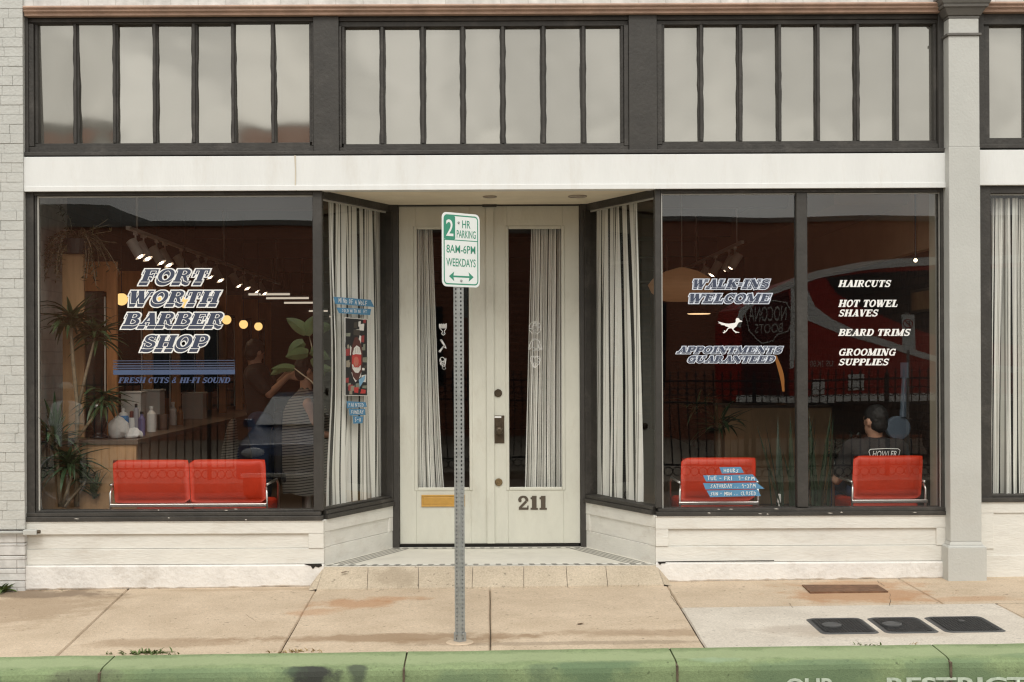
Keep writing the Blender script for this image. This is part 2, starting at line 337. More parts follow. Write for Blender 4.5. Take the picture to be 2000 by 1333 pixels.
def strokes(mb, text, P, shear=.28, grow=0., dx=0., dy=0., lift=0., mi=0, gap=.05, only=None):
    """adds text; P(u, v, lift) maps letter units to space"""
    x = 0; k = 0; nlet = 0
    for ch in text:
        nlet += 1; k = 0; adv, items = GL[ch]
        if only is not None and text[:nlet].count(' ') != only: items = []
        for it in items:
            k += 1; lf = lift + (k % 12) * .00001 + (nlet % 2) * .00012
            if it[0] == 'L':
                _, x0, y0, x1, y1, wd = it
                d = Vector((x1 - x0, y1 - y0)); d.normalize(); n = Vector((-d.y, d.x)); h = wd / 2 + grow
                if abs(d.y) > .2 and abs(d.x) > .05 and y0 in (0, 1) and y1 in (0, 1):   # slanted strokes end flat
                    hw = h / abs(d.y); e = grow * math.copysign(1, y1 - y0)
                    q = [(x0 - hw, y0 - e), (x0 + hw, y0 - e), (x1 + hw, y1 + e), (x1 - hw, y1 + e)]
                else:
                    a = Vector((x0, y0)) - d * grow; b = Vector((x1, y1)) + d * grow
                    q = [tuple(a - n * h), tuple(a + n * h), tuple(b + n * h), tuple(b - n * h)]
                pts = [q]
            else:
                _, cx, cy, rx, ry, a0, a1, wv, wh = it
                ns = max(6, int(abs(a1 - a0) / 15)); ring = []
                for i in range(ns + 1):
                    a = R(a0 + (a1 - a0) * i / ns); c_, s_ = math.cos(a), math.sin(a)
                    th = (wv * abs(c_) + wh * (1 - abs(c_))) / 2 + grow
                    nrm = Vector((c_ / max(rx, .01), s_ / max(ry, .01))).normalized()
                    ring.append((Vector((cx + rx * c_, cy + ry * s_)), nrm * th))
                pts = [[tuple(p + t), tuple(p2 + t2), tuple(p2 - t2), tuple(p - t)] for (p, t), (p2, t2) in zip(ring, ring[1:])]
            for q in pts:
                mb.add([P(x + u + shear * v + dx, v + dy, lf) for u, v in q], [(0, 1, 2, 3)], mi)
        x += adv + gap
    return x - gap
def twidth(text, gap=.05): return sum(GL[c][0] + gap for c in text) - gap
def slabtext(mb, text, l, r, t, b, y, style='plain', shear=.28, plane=None, only=None):
    """text whose letter faces fill photo pixels l..r, t..b on the pane at depth y"""
    W = twidth(text) + shear
    def P(u, v, lf):
        px = l + (r - l) * u / W; py = b + (t - b) * v
        if plane:
            p = onplane(px, py, *plane); return (p.x, p.y - lf - .001, p.z)
        x, z = XZ(px, py, y); return (x, y - lf, z)
    if style == 'plain': strokes(mb, text, P, shear, only=only)
    else:
        o = .075 if style == 'big' else .09
        sx, sy = (-.11, -.27) if style == 'big' else (-.07, -.19)
        for i in range(4): strokes(mb, text, P, shear, o, sx * i / 3, sy * i / 3, .00025 * i, 0)
        for i in range(4): strokes(mb, text, P, shear, .0, sx * (4 - i) / 4, sy * (4 - i) / 4, .001 + .00025 * i, 1)
        strokes(mb, text, P, shear, .036 if style == 'big' else .022, 0, 0, .002, 0)
        strokes(mb, text, P, shear, -.005, 0, 0, .00225, 2)
def plaintext(s, P, name, m, parent=None, font_w=0.0):
    """built-in sans letters fitted to the unit square and mapped by P(u, v)"""
    cu = bpy.data.curves.new('tmp', 'FONT'); cu.body = s; cu.resolution_u = 3; cu.offset = font_w
    o = bpy.data.objects.new('tmp', cu); COL.objects.link(o)
    me = bpy.data.meshes.new_from_object(o.evaluated_get(bpy.context.evaluated_depsgraph_get()))
    bpy.data.objects.remove(o)
    xs = [v.co.x for v in me.vertices]; ys = [v.co.y for v in me.vertices]
    x0, x1, y0, y1 = min(xs), max(xs), min(ys), max(ys)
    if y1 - y0 < .15: y0 -= .3; y1 += .3
    for v in me.vertices: v.co = P((v.co.x - x0) / (x1 - x0), (v.co.y - y0) / (y1 - y0))
    me.name = name
    return meshobj(name, me, m, parent)
def hand(mb, text, P, wd=.10, seed=1):
    """thin wobbly marker capitals from the same skeletons"""
    rr = random.Random(seed); x = 0
    SK = {'A': [(0, 0, .3, 1), (.3, 1, .6, 0), (.12, .4, .48, .4)], 'C': [(.5, .9, .1, .7), (.1, .7, .1, .2), (.1, .2, .5, 0)], 'D': [(0, 0, 0, 1), (0, 1, .5, .6), (.5, .6, .4, .1), (.4, .1, 0, 0)],
      'E': [(0, 0, 0, 1), (0, 1, .5, 1), (0, .5, .4, .5), (0, 0, .5, 0)], 'F': [(0, 0, 0, 1), (0, 1, .5, 1), (0, .5, .4, .5)], 'H': [(0, 0, 0, 1), (.5, 0, .5, 1), (0, .5, .5, .5)],
      'I': [(.1, 0, .1, 1)], 'L': [(0, 1, 0, 0), (0, 0, .45, 0)], 'M': [(0, 0, .1, 1), (.1, 1, .35, .3), (.35, .3, .6, 1), (.6, 1, .7, 0)], 'N': [(0, 0, 0, 1), (0, 1, .5, 0), (.5, 0, .5, 1)],
      'O': [(.25, 1, 0, .5), (0, .5, .25, 0), (.25, 0, .5, .5), (.5, .5, .25, 1)], 'P': [(0, 0, 0, 1), (0, 1, .45, .8), (.45, .8, 0, .5)], 'R': [(0, 0, 0, 1), (0, 1, .45, .8), (.45, .8, 0, .5), (.1, .5, .5, 0)],
      'S': [(.5, .9, .1, .8), (.1, .8, .45, .3), (.45, .3, 0, .05)], 'T': [(0, 1, .55, 1), (.27, 1, .27, 0)], 'U': [(0, 1, .05, .1), (.05, .1, .45, .1), (.45, .1, .5, 1)], 'W': [(0, 1, .15, 0), (.15, 0, .3, .7), (.3, .7, .45, 0), (.45, 0, .65, 1)],
      'Y': [(0, 1, .25, .5), (.5, 1, .25, .5), (.25, .5, .25, 0)], '-': [(.05, .5, .4, .5)], '.': [(.1, 0, .15, .08)], '3': [(0, .95, .45, .8), (.45, .8, .15, .5), (.15, .5, .45, .25), (.45, .25, 0, 0)], '6': [(.4, 1, .05, .4), (.05, .4, .25, 0), (.25, 0, .45, .3), (.45, .3, .1, .45)],
      '8': [(.25, 1, .05, .75), (.05, .75, .4, .25), (.4, .25, .2, 0), (.2, 0, .05, .25), (.05, .25, .4, .75), (.4, .75, .25, 1)], '9': [(.45, .6, .1, .6), (.1, .6, .25, 1), (.25, 1, .45, .8), (.45, .8, .4, 0)], '5': [(.45, 1, .05, 1), (.05, 1, .05, .55), (.05, .55, .45, .4), (.45, .4, .05, 0)]}
    tot = sum(.45 if c == ' ' else .8 for c in text)
    for ch in text:
        if ch == ' ': x += .45; continue
        sy = rr.uniform(.85, 1.1); oy = rr.uniform(-.08, .08)
        for k, (a, b, c, d) in enumerate(SK.get(ch, [])):
            p, q = Vector((x + a, b * sy + oy)), Vector((x + c, d * sy + oy)); e = (q - p).normalized() * wd / 2; n = Vector((-e.y, e.x))
            mb.add([P(u / tot, v) for u, v in (p - e - n, p - e + n, q + e + n, q + e - n)], [(0, 1, 2, 3)])
        x += .8
# ================================================================== GROUND
def ground_mat(name, base, dark, stains):
    """concrete with grain, blotches and stains of their own shape: (x, y, rx, ry, colour, strength)"""
    m = mat(name, base, .85, .16, 2.2, .35, 130, col2=dark)
    t = m.node_tree; b = t.nodes['Principled BSDF']; last = b.inputs['Base Color'].links[0].from_socket
    c = N(t, 'ShaderNodeTexCoord'); fine = N(t, 'ShaderNodeTexNoise'); fine.inputs['Scale'].default_value = 70; fine.inputs['Detail'].default_value = 9; fine.inputs['Roughness'].default_value = .8
    t.links.new(c.outputs['Object'], fine.inputs['Vector'])
    fr = N(t, 'ShaderNodeMapRange'); fr.inputs[1].default_value = .35; fr.inputs[2].default_value = .7; fr.inputs[3].default_value = .70; fr.inputs[4].default_value = 1.16
    t.links.new(fine.outputs[0], fr.inputs[0])
    mu = N(t, 'ShaderNodeMix'); mu.data_type = 'RGBA'; mu.blend_type = 'MULTIPLY'; mu.inputs[0].default_value = 1
    t.links.new(last, mu.inputs[6]); t.links.new(fr.outputs[0], mu.inputs[7]); last = mu.outputs[2]
    sk = N(t, 'ShaderNodeTexNoise'); sk.inputs['Scale'].default_value = 31; sk.inputs['Detail'].default_value = 3; t.links.new(c.outputs['Object'], sk.inputs['Vector'])
    sr = N(t, 'ShaderNodeMapRange'); sr.inputs[1].default_value = .655; sr.inputs[2].default_value = .72; sr.inputs[3].default_value = 1; sr.inputs[4].default_value = .55; t.links.new(sk.outputs[0], sr.inputs[0])
    s2 = N(t, 'ShaderNodeMix'); s2.data_type = 'RGBA'; s2.blend_type = 'MULTIPLY'; s2.inputs[0].default_value = 1; t.links.new(last, s2.inputs[6]); t.links.new(sr.outputs[0], s2.inputs[7]); last = s2.outputs[2]     # grit, gum and specks
    wn = N(t, 'ShaderNodeTexNoise'); wn.inputs['Scale'].default_value = 4.5; wn.inputs['Detail'].default_value = 9; wn.inputs['Roughness'].default_value = .7
    t.links.new(c.outputs['Object'], wn.inputs['Vector'])
    for (x, y, rx, ry, col, st) in stains:
        mp = N(t, 'ShaderNodeMapping'); mp.inputs['Location'].default_value = (-x / rx, -y / ry, 0); mp.inputs['Scale'].default_value = (1 / rx, 1 / ry, 0)
        t.links.new(c.outputs['Object'], mp.inputs[0])
        ln = N(t, 'ShaderNodeVectorMath', operation='LENGTH'); t.links.new(mp.outputs[0], ln.inputs[0])
        ad = N(t, 'ShaderNodeMath', operation='MULTIPLY_ADD'); ad.inputs[1].default_value = 2.2; t.links.new(wn.outputs[0], ad.inputs[0]); t.links.new(ln.outputs['Value'], ad.inputs[2])
        mr = N(t, 'ShaderNodeMapRange'); mr.inputs[1].default_value = 2.12; mr.inputs[2].default_value = 1.66; mr.inputs[3].default_value = 0; mr.inputs[4].default_value = st
        t.links.new(ad.outputs[0], mr.inputs[0])
        mx = N(t, 'ShaderNodeMix'); mx.data_type = 'RGBA'; mx.inputs[7].default_value = (*col, 1)
        t.links.new(mr.outputs[0], mx.inputs[0]); t.links.new(last, mx.inputs[6]); last = mx.outputs[2]
    t.links.new(last, b.inputs['Base Color']); return m
RUST, BROWN, DKDIRT = (.42, .19, .07), (.26, .165, .09), (.07, .06, .05)
WALK = ground_mat('tan_concrete', (.62, .50, .375), (.53, .415, .295), [
    (-.98, -.72, .34, .20, RUST, .55), (-.72, -.55, .30, .12, RUST, .5), (-1.25, -1.0, .22, .16, RUST, .4),
    (-.6, -1.83, 1.15, .13, BROWN, .7), (1.1, -1.80, .9, .14, BROWN, .5), (-.25, -1.95, .4, .14, BROWN, .55),
    (-3.4, -.7, .75, .9, BROWN, .42), (-3.5, -.2, .8, .18, (.13, .09, .06), .6), (-2.0, -1.9, .7, .16, BROWN, .45), (-1.9, -.12, 1.1, .06, BROWN, .3),
    (2.65, -.65, .62, .34, RUST, .6), (2.7, -.25, .55, .2, RUST, .45), (3.3, -.85, .55, .12, RUST, .35), (.55, -2.05, 1.3, .06, (.16, .12, .08), .4)])
PALE = ground_mat('pale_concrete', (.66, .60, .52), (.58, .52, .445), [(1.9, -1.75, .35, .14, (.33, .26, .2), .4), (2.5, -1.9, .8, .12, (.38, .30, .22), .4)])
SLABM = ground_mat('apron_stone', (.55, .465, .355), (.47, .39, .29), [(-.7, -.1, .25, .1, (.3, .24, .17), .5)])
JOINT = mat('joint_dirt', (.14, .105, .07), .95, .4, 20, .5)
ROAD = mat('road_concrete', (.19, .175, .155), .9, .25, 12, .5, 90)
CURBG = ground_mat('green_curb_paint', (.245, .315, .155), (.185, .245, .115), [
    (0, -2.40, 30, .13, (.38, .44, .25), .5),  # paler band along the whole kerb top
    (-1.02, -2.565, .17, .045, (.03, .03, .028), .95), (-.77, -2.55, .07, .05, (.05, .06, .045), .8), (-1.6, -2.56, .5, .04, (.11, .17, .09), .5), (1.3, -2.5, .2, .05, (.3, .4, .26), .5), (.3, -2.56, .12, .05, (.08, .12, .07), .6), (3.4, -2.57, .25, .05, (.09, .13, .08), .6), (-2.35, -2.58, .22, .07, DKDIRT, .5), (.6, -2.56, .30, .07, (.09, .15, .08), .7), (1.9, -2.58, .4, .06, (.10, .16, .09), .55), (-.1, -2.6, .25, .05, (.1, .16, .09), .5), (2.7, -2.58, .3, .07, (.10, .16, .09), .5),
    (-2.95, -2.58, .12, .1, (.1, .15, .09), .5), (3.2, -2.5, .3, .05, (.13, .2, .1), .5)])
b = MB(); b.box(-60, 60, -9.99, -2.6, -.6, -.235); struct(b.build('road', ROAD))
b = MB(); b.box(-60, 60, -2.32, .3, -.5, -.022); b.shear_ground(); struct(b.build('ground', JOINT))
# sidewalk slabs: x edges at the shop front and at the kerb
b = MB()
def slab(xa0, xa1, xb0, xb1, y0, y1, mi=0, top=0., g=.003):
    """slab from y1 (shop side, xa) to y0 (kerb side, xb) with small joint gaps and chamfered arris"""
    n = 8
    vs = []
    for j in range(n + 1):
        t = j / n; y = y1 - g + (y0 - y1 + 2 * g) * t
        l = xa0 + (xb0 - xa0) * t + g; r = xa1 + (xb1 - xa1) * t - g
        jl = .004 * mnoise.noise(Vector((l * 3, y * 9, 1))); jr = .004 * mnoise.noise(Vector((r * 3, y * 9, 1)))
        vs += [(l + jl, y, top - .012), (l + jl + .008, y, top), (r + jr - .008, y, top), (r + jr, y, top - .012)]
    fs = [(4 * j + k, 4 * j + k + 1, 4 * j + 5 + k, 4 * j + 4 + k) for j in range(n) for k in range(3)]
    b.add(vs, fs, mi)
YK = -2.24
slab(-9, -5.6, -9, -5.5, YK, .2); slab(-5.6, -2.78, -5.5, -2.62, YK, .2); slab(-2.78, -1.315, -2.62, -1.275, YK, .2)
slab(-1.315, .0, -1.275, .0, YK, -.2); slab(0, 1.335, 0, 1.30, YK, -.2)
slab(1.335, 3.12, 1.32, 3.14, -1.02, .2); slab(3.12, 5.4, 3.14, 5.4, -1.02, .2); slab(5.4, 9, 5.4, 9, -1.02, .2)
slab(1.32, 3.50, 1.30, 3.52, YK, -1.02, 1, .001); slab(3.50, 5.4, 3.52, 5.4, YK, -1.02); slab(5.4, 9, 5.4, 9, YK, -1.02)
b.shear_ground(); walk = struct(b.build('sidewalk', [WALK, PALE]))
# kerb: painted green, rounded nose, butt joints
b = MB()
prof = [(-2.235, -.5), (-2.235, .004), (-2.50, -.003), (-2.54, -.01), (-2.565, -.028), (-2.575, -.055), (-2.60, -.3), (-2.60, -.5)]
ks = [-9.0, -7.3, -5.6, -3.95, -2.26, -.50, 1.08, 2.66, 4.3, 5.9, 9.0]
for x0, x1 in zip(ks, ks[1:]):
    n = 12
    for i in range(n):
        a = x0 + .005 + (x1 - x0 - .01) * i / n; c = x0 + .005 + (x1 - x0 - .01) * (i + 1) / n
        def wob(x, y, z): return z + (.004 * mnoise.noise(Vector((x * 2.5, y * 9, z * 9))) if z > -.2 else 0)
        vs = [(x, y + (.004 * mnoise.noise(Vector((x * 3, z * 8, 5)))), wob(x, y, z)) for x in (a, c) for y, z in prof]
        k = len(prof)
        b.add(vs, [(j, j + 1, k + j + 1, k + j) for j in range(k - 1)] + ([tuple(range(k))] if i == 0 else []) + ([tuple(range(k, 2 * k))[::-1]] if i == n - 1 else []))
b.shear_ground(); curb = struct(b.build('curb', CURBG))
b = MB()
for i in ks[1:-1]: b.box(i - .006, i + .006, -2.59, -2.24, -.45, -.018)
b.shear_ground(); join(b.build('curb_joint', JOINT), curb)
# worn white stencil letters on the kerb face
m_st = mat('worn_stencil_white', (.50, .57, .45), .8, .3, 30, dirt=((.24, .36, .2), .9))
def kerbtext(s, l, r, top_px, h=.085):
    zt = PZ(top_px, -2.592, (l + r) / 2); x0, x1 = PX(l, -2.592, top_px), PX(r, -2.592, top_px)
    def P(u, v):
        z = zt - h + h * v; x = x0 + (x1 - x0) * u
        return (x, -2.5795 - .102 * max(0, (gz(x, -2.58) - .055 - z)) - .005, z)
    plaintext(s, P, 'stencil_lettering', m_st, curb, .03)
kerbtext('OUR', 1535, 1632, 1325); kerbtext('RESTRICTED', 1732, 2085, 1323)
# far side of the street, seen only in the glass
b = MB(); b.box(-60, 60, -60, -10.0, -.6, -.1); struct(b.build('far_pavement', mat('far_concrete', (.32, .28, .22), .9, .15, 1.5, .3)))
b = MB(); b.box(-400, 400, -400, 400, -1.2, -.62); struct(b.build('ground', mat('ground_earth', (.22, .19, .15), .95, .2, .5)))

# ================================================================== SHOP BUILDING
GY = .035                                       # plane of the display panes
RY = 1.06                                       # plane of the doors
FLO = PZ(1105, 0)                               # entry floor height, about .135
shop = thing('barber_shop', 'single storey barber shop front with dark window frames, white band and grey green doors', 'shop', (0, 0, 0))
def part(name, mb, m, parent=shop, **k): return mb.build(name, m, parent, **k)
# --- brick pier at left, courses of thin painted brick with blocks low down
def brickmat(name, col, mort, bw, bh, mo, bump=.5, axis='xz'):
    m = bpy.data.materials.new(name); m.use_nodes = True; t = m.node_tree; p = t.nodes['Principled BSDF']; p.inputs['Roughness'].default_value = .75
    c = N(t, 'ShaderNodeTexCoord'); sp = N(t, 'ShaderNodeSeparateXYZ'); cb = N(t, 'ShaderNodeCombineXYZ')
    t.links.new(c.outputs['Object'], sp.inputs[0]); t.links.new(sp.outputs['X' if axis[0] == 'x' else 'Y'], cb.inputs[0]); t.links.new(sp.outputs['Z'], cb.inputs[1])
    br = N(t, 'ShaderNodeTexBrick'); br.inputs['Scale'].default_value = 1; br.inputs['Brick Width'].default_value = bw; br.inputs['Row Height'].default_value = bh
    br.inputs['Mortar Size'].default_value = mo; br.inputs['Mortar Smooth'].default_value = .3
    br.inputs['Color1'].default_value = (*col, 1); br.inputs['Color2'].default_value = (*[x * .9 for x in col], 1); br.inputs['Mortar'].default_value = (*mort, 1)
    nz = N(t, 'ShaderNodeTexNoise'); nz.inputs['Scale'].default_value = 14; nz.inputs['Detail'].default_value = 8
    t.links.new(c.outputs['Object'], nz.inputs['Vector'])
    va = N(t, 'ShaderNodeVectorMath', operation='MULTIPLY_ADD'); va.inputs[1].default_value = (.008, .010, 0)
    t.links.new(nz.outputs['Color'], va.inputs[0]); t.links.new(cb.outputs[0], va.inputs[2]); t.links.new(va.outputs[0], br.inputs['Vector'])
    mx = N(t, 'ShaderNodeMix'); mx.data_type = 'RGBA'; mx.blend_type = 'MULTIPLY'; mx.inputs[0].default_value = 1
    mr = N(t, 'ShaderNodeMapRange'); mr.inputs[1].default_value = .3; mr.inputs[2].default_value = .7; mr.inputs[3].default_value = .8; mr.inputs[4].default_value = 1.08
    t.links.new(nz.outputs[0], mr.inputs[0]); t.links.new(br.outputs[0], mx.inputs[6]); t.links.new(mr.outputs[0], mx.inputs[7]); t.links.new(mx.outputs[2], p.inputs['Base Color'])
    ad = N(t, 'ShaderNodeMath', operation='MULTIPLY_ADD'); ad.inputs[1].default_value = -.9; t.links.new(br.outputs['Fac'], ad.inputs[0]); t.links.new(nz.outputs[0], ad.inputs[2])
    bp = N(t, 'ShaderNodeBump'); bp.inputs['Strength'].default_value = bump; bp.inputs['Distance'].default_value = .02
    t.links.new(ad.outputs[0], bp.inputs['Height']); t.links.new(bp.outputs[0], p.inputs['Normal']); return m
BRICK = brickmat('painted_grey_brick', (.70, .69, .665), (.56, .55, .52), .21, .0735, .004, .4)
BLOCK = brickmat('painted_grey_block', (.66, .65, .63), (.42, .40, .38), .40, .105, .004, .5)
XL = PX(47, -.06, 700); XR = PX(1856, 0, 700)
zb = PZ(1035, -.06, 20)
b = MB()
rw = random.Random(3)
b.box(-6, XL - .002, -.0565, .35, zb, 5.2)
z = zb
while z < 5.1:                                  # rough faced brick courses, real relief
    x = XL - rw.uniform(.02, .2); xe = XL
    while xe > -4.6:
        b.box(max(x, -4.7) + .0007, xe - .0007 if xe != XL else XL, -.059 - rw.uniform(0, .007), -.05, z + .0012, z + .0723); xe = x; x -= .205
    z += .0735
wall = part('brick_wall', b, BRKP, bevel=.0016, bseg=1)
b = MB()
z = -.15; k = 0
while z < zb - .02:
    h = (zb - .05) / 4; x = -6
    b.box(-6, XL - .003, -.055, .35, z + .002, min(z + h, zb) - .002); z += h; k += 1
part('block_wall_base', b, BLOCK, bevel=.006)
b = MB(); b.box(-6, 9, -.03, .35, PZ(7, -.06), 5.2); part('upper_wall', b, BRICK)
# --- brown stone cornice under the brick
b = MB(); z0, z1 = PZ(26, -.08), PZ(8, -.08)
pr = [(.2, z0), (-.05, z0), (-.055, z0 + .018), (-.075, z0 + .03), (-.075, z0 + .042), (-.09, z0 + .05), (-.095, z1 - .012), (-.085, z1), (.2, z1)]
b.prism(pr, 'x', PX(45, -.08, 20), 9); part('cornice', b, CORN, bevel=.002, bseg=1)
# --- transom windows
ZT0, ZT1 = PZ(299, 0), PZ(24, 0)
TR = [(50, 612, [(76, 143), (155, 220), (231, 298), (309, 374), (386, 451), (461, 529), (539, 605)], 48, 281, 40, 288),
      (662, 1228, [(674, 741), (753, 820), (832, 898), (910, 976), (988, 1055), (1067, 1133), (1145, 1212)], 53, 282, 42, 288),
      (1283, 1852, [(1297, 1363), (1374, 1439), (1450, 1517), (1526, 1592), (1601, 1668), (1679, 1746), (1755, 1821)], 49, 277, 40, 285)]
for l, r in ((48, 56), (612, 662), (1228, 1283), (1832, 1856)):
    b = MB(); b.box(PX(l, 0, 160), PX(r, 0, 160) if r < 1856 else XR, -.012, .12, ZT0, ZT1 + .05); part('transom_post', b, FRAME, bevel=.004)
b = MB(); b.box(PX(47, 0, 300), XR, -.035, .1, ZT0 - .012, ZT0 + .016); part('transom_sill', b, FRAME2, bevel=.004)
def transom(l, r, panes, t, bt, ft, fb, parent, seed):
    rr = random.Random(seed); b = MB()
    x0, x1 = PX(l, 0, 160) + .0, PX(r, 0, 160)
    zt, zb_ = PZ(t, .06, (l + r) / 2), PZ(bt, .06, (l + r) / 2)
    # stepped head moulding, sill rail, side stiles and glazing bars
    for k, (dy, h0, h1) in enumerate([(-.004, ZT1 - .03, ZT1 + .04), (.012, ZT1 - .062, ZT1 - .031), (.028, zt - .002, ZT1 - .063)]):
        b.box(x0 + .001, x1 - .001, dy, .1, h0, h1)
    b.box(x0 + .001, x1 - .001, .006, .1, ZT0 + .017, zb_ - .028); b.box(x0 + .03, x1 - .03, .03, .1, zb_ - .027, zb_)
    edges = [PX(p[0], .06, 165) for p in panes] + [PX(panes[-1][1], .06, 165)]
    xl, xr = PX(panes[0][0], .06, 165), PX(panes[-1][1], .06, 165)
    b.box(x0 + .001, xl - .022, .003, .1, zb_ - .026, zt - .003); b.box(xl - .021, xl, .03, .1, zb_ + .001, zt - .003)
    b.box(xr + .022, x1 - .001, .003, .1, zb_ - .026, zt - .003); b.box(xr, xr + .021, .03, .1, zb_ + .001, zt - .003)
    for p, q in zip(panes, panes[1:]):
        a, c = PX(p[1], .06, 165), PX(q[0], .06, 165); m = (a + c) / 2
        b.box(m - .011, m + .011, .024, .13, zb_ + .001, zt - .003)
        # lumpy old putty on both sides
        for s_, e in ((-1, a), (1, c)):
            n = 14; vs = []
            for i in range(n + 1):
                z = zb_ + (zt - zb_) * i / n; wv = rr.uniform(-.004, .003)
                vs += [(m, .045, z), (e + s_ * wv, .0575, z)]
            b.add(vs, [(2 * i, 2 * i + 1, 2 * i + 3, 2 * i + 2) for i in range(n)])
    w_ = part('transom_window', b, FRAME2, parent, bevel=.0025, bseg=1)
    for k, p in enumerate(panes):
        a, c = PX(p[0], .06, 165) - .012, PX(p[1], .06, 165) + .012
        ti = {(1, 0): .033, (1, 1): .037, (1, 5): .039, (1, 6): .043}.get((seed, k), rr.uniform(-.008, .004)); tx = rr.uniform(-.01, .01)
        h = (zt - zb_) / 2 + .012; hw = (c - a) / 2; zc = (zt + zb_) / 2; xc = (a + c) / 2
        q = MB(); hw += .006; q.add([(xc + sx * hw, .084 + d_ - sz * h * math.sin(ti) * .25 + sx * hw * tx * .2, zc + sz * h) for d_ in (0, .005) for sz in (-1, 1) for sx in (-1, 1)],
              [(0, 1, 3, 2), (4, 6, 7, 5), (0, 4, 5, 1), (2, 3, 7, 6), (0, 2, 6, 4), (1, 5, 7, 3)])
        me_o = q.build('pane', M_TRANSOM, w_)
        # old panes sit at slightly different angles
        me_o.data.transform(Matrix.Translation((xc, .084, zc)) @ Matrix.Rotation(ti, 4, 'X') @ Matrix.Rotation(tx, 4, 'Z') @ Matrix.Translation((-xc, -.084, -zc)))
    return w_
for i, a in enumerate(TR): transom(*a, shop, i + 1)
b = MB(); b.box(XL, XR + 3, .145, .16, ZT0 - .02, ZT1 + .1); part('transom_backing', b, mat('dark_backing', (.05, .045, .04), .9))
# --- white band and soffit
ZB0, ZB1 = PZ(370, -.045), PZ(303, -.045)
b = MB(); b.box(PX(46, -.045, 336), PX(577, -.045, 336), -.045, .1, ZB0, ZB1); b.box(PX(577.6, -.045, 336), XR + .005, -.0445, .1, ZB0, ZB1); part('white_band', b, WHITE, bevel=.004)
b = MB(); b.box(PX(47, -.05, 366), PX(1856, -.05, 366), -.052, -.0445, ZB0 - .004, ZB0 + .035); part('band_drip_edge', b, WHITE, bevel=.003)
SO = PZ(372, 0)
P0, P1 = (PX(629, .03, 700), .03), (PX(768, RY, 700), RY)          # left splay line, front -> back
Q0, Q1 = (PX(1281, .03, 700), .03), (PX(1141, RY, 700), RY)        # right splay line
b = MB(); b.prism([(P0[0] - .1, -.03), (Q0[0] + .1, -.03), (Q1[0] + .02, RY + .05), (P1[0] - .02, RY + .05)], 'z', ZB0 + .006, SO + .06)
part('soffit', b, SOFFIT)
for px, py, r in ((957, 380, .055), (1128, 379, .075)):
    b = MB(); d_ = (SO - ZC + .0); y = .45; x = PX(px, y, 380)
    b.lathe([(r * .82, ZB0 + .005), (r, ZB0 + .004), (r, ZB0 - .004), (r * .8, ZB0 - .006), (r * .75, ZB0 + .004)], (x, y, 0), 24)
    part('recessed_light', b, mat('light_trim', (.42, .37, .31), .6))
# --- display windows (frame, pane, lettering)
def flat_pane(l, r, t, bt, y, parent, name='pane'):
    x0, x1, z0, z1 = PX(l, y, 690), PX(r, y, 690), PZ(bt, y, (l + r) / 2), PZ(t, y, (l + r) / 2)
    q = MB(); q.add([(x0, y, z0), (x1, y, z0), (x1, y, z1), (x0, y, z1)], [(0, 1, 2, 3)], 0)
    q.add([(x0, y + .006, z0), (x1, y + .006, z0), (x1, y + .006, z1), (x0, y + .006, z1)], [(3, 2, 1, 0)], 1)
    return q.build(name, [M_GLASS, M_EDGE], parent)
ZS0, ZS1 = PZ(1018, -.02, 330), PZ(996, GY, 330)     # left sill bottom / glass line
ZH = PZ(379, 0)
ZR0, ZR1 = PZ(1007, -.02, 1560), PZ(992, GY, 1560)
b = MB()
x0, x1 = PX(47, 0, 690), PX(613, GY, 690)
b.box(x0, PX(67, .0, 690), -.005, .1, ZS1 - .05, SO + .04); b.box(PX(67.5, .0, 690), PX(73, .015, 690), .012, .1, ZS1, ZH)
b.box(PX(67.5, 0, 690), P0[0] - .03, .0, .1, ZH - .0, SO + .04)
b.box(x0, P0[0] + .005, -.03, .12, ZS0, ZS0 + .035); b.box(x0 + .003, P0[0] - .01, -.018, .12, ZS0 + .036, ZS0 + .066); b.box(PX(67, 0, 690), P0[0] - .02, .008, .12, ZS0 + .067, ZS1)
wl = part('display_window', b, FRAME2, bevel=.004); wl['label'] = 'left display window with the shop name lettered on it'
b = MB(); b.box(PX(74, .02, 690), PX(76.5, .02, 690), .022, .045, ZS1, ZH); b.box(PX(74, .02, 690), x1, .026, .045, ZH - .012, ZH - .002); part('glazing_bead', b, mat('pale_bead', (.45, .44, .40), .5), wl)
b = MB(); b.box(x1 - .002, PX(630, .0, 690), -.004, .09, ZS0 + .067, SO + .03); part('corner_post', b, FRAME, wl, bevel=.008, bseg=3)
flat_pane(72, 614, 377, 997, GY, wl)
for s, l, r, t, bt in (('FORT', 274, 412, 526, 551), ('WORTH', 247, 434, 568, 593), ('BARBER', 240, 443, 611, 636), ('SHOP', 275, 410, 655, 681)):
    b = MB(); slabtext(b, s, l, r, t, bt, GY - .0015, 'big'); part('window_lettering', b, [WVIN, NAVY2, NAVY], wl)
b = MB()
for t, bt in ((704, 705.6), (709, 711), (713.4, 716), (718, 721), (722.6, 732)): b.pbox(221, 459, t, bt, GY - .003, GY - .0015, 0 if bt > 730 else 1)
part('window_stripes', b, [LBLUE, LBLUE2], wl)
for q_ in range(5): b = MB(); slabtext(b, 'FRESH CUTS & HI-FI SOUND', 231, 451, 737.5, 748.5, GY - .0015, only=q_); part('slogan_lettering', b, SLOG, wl)
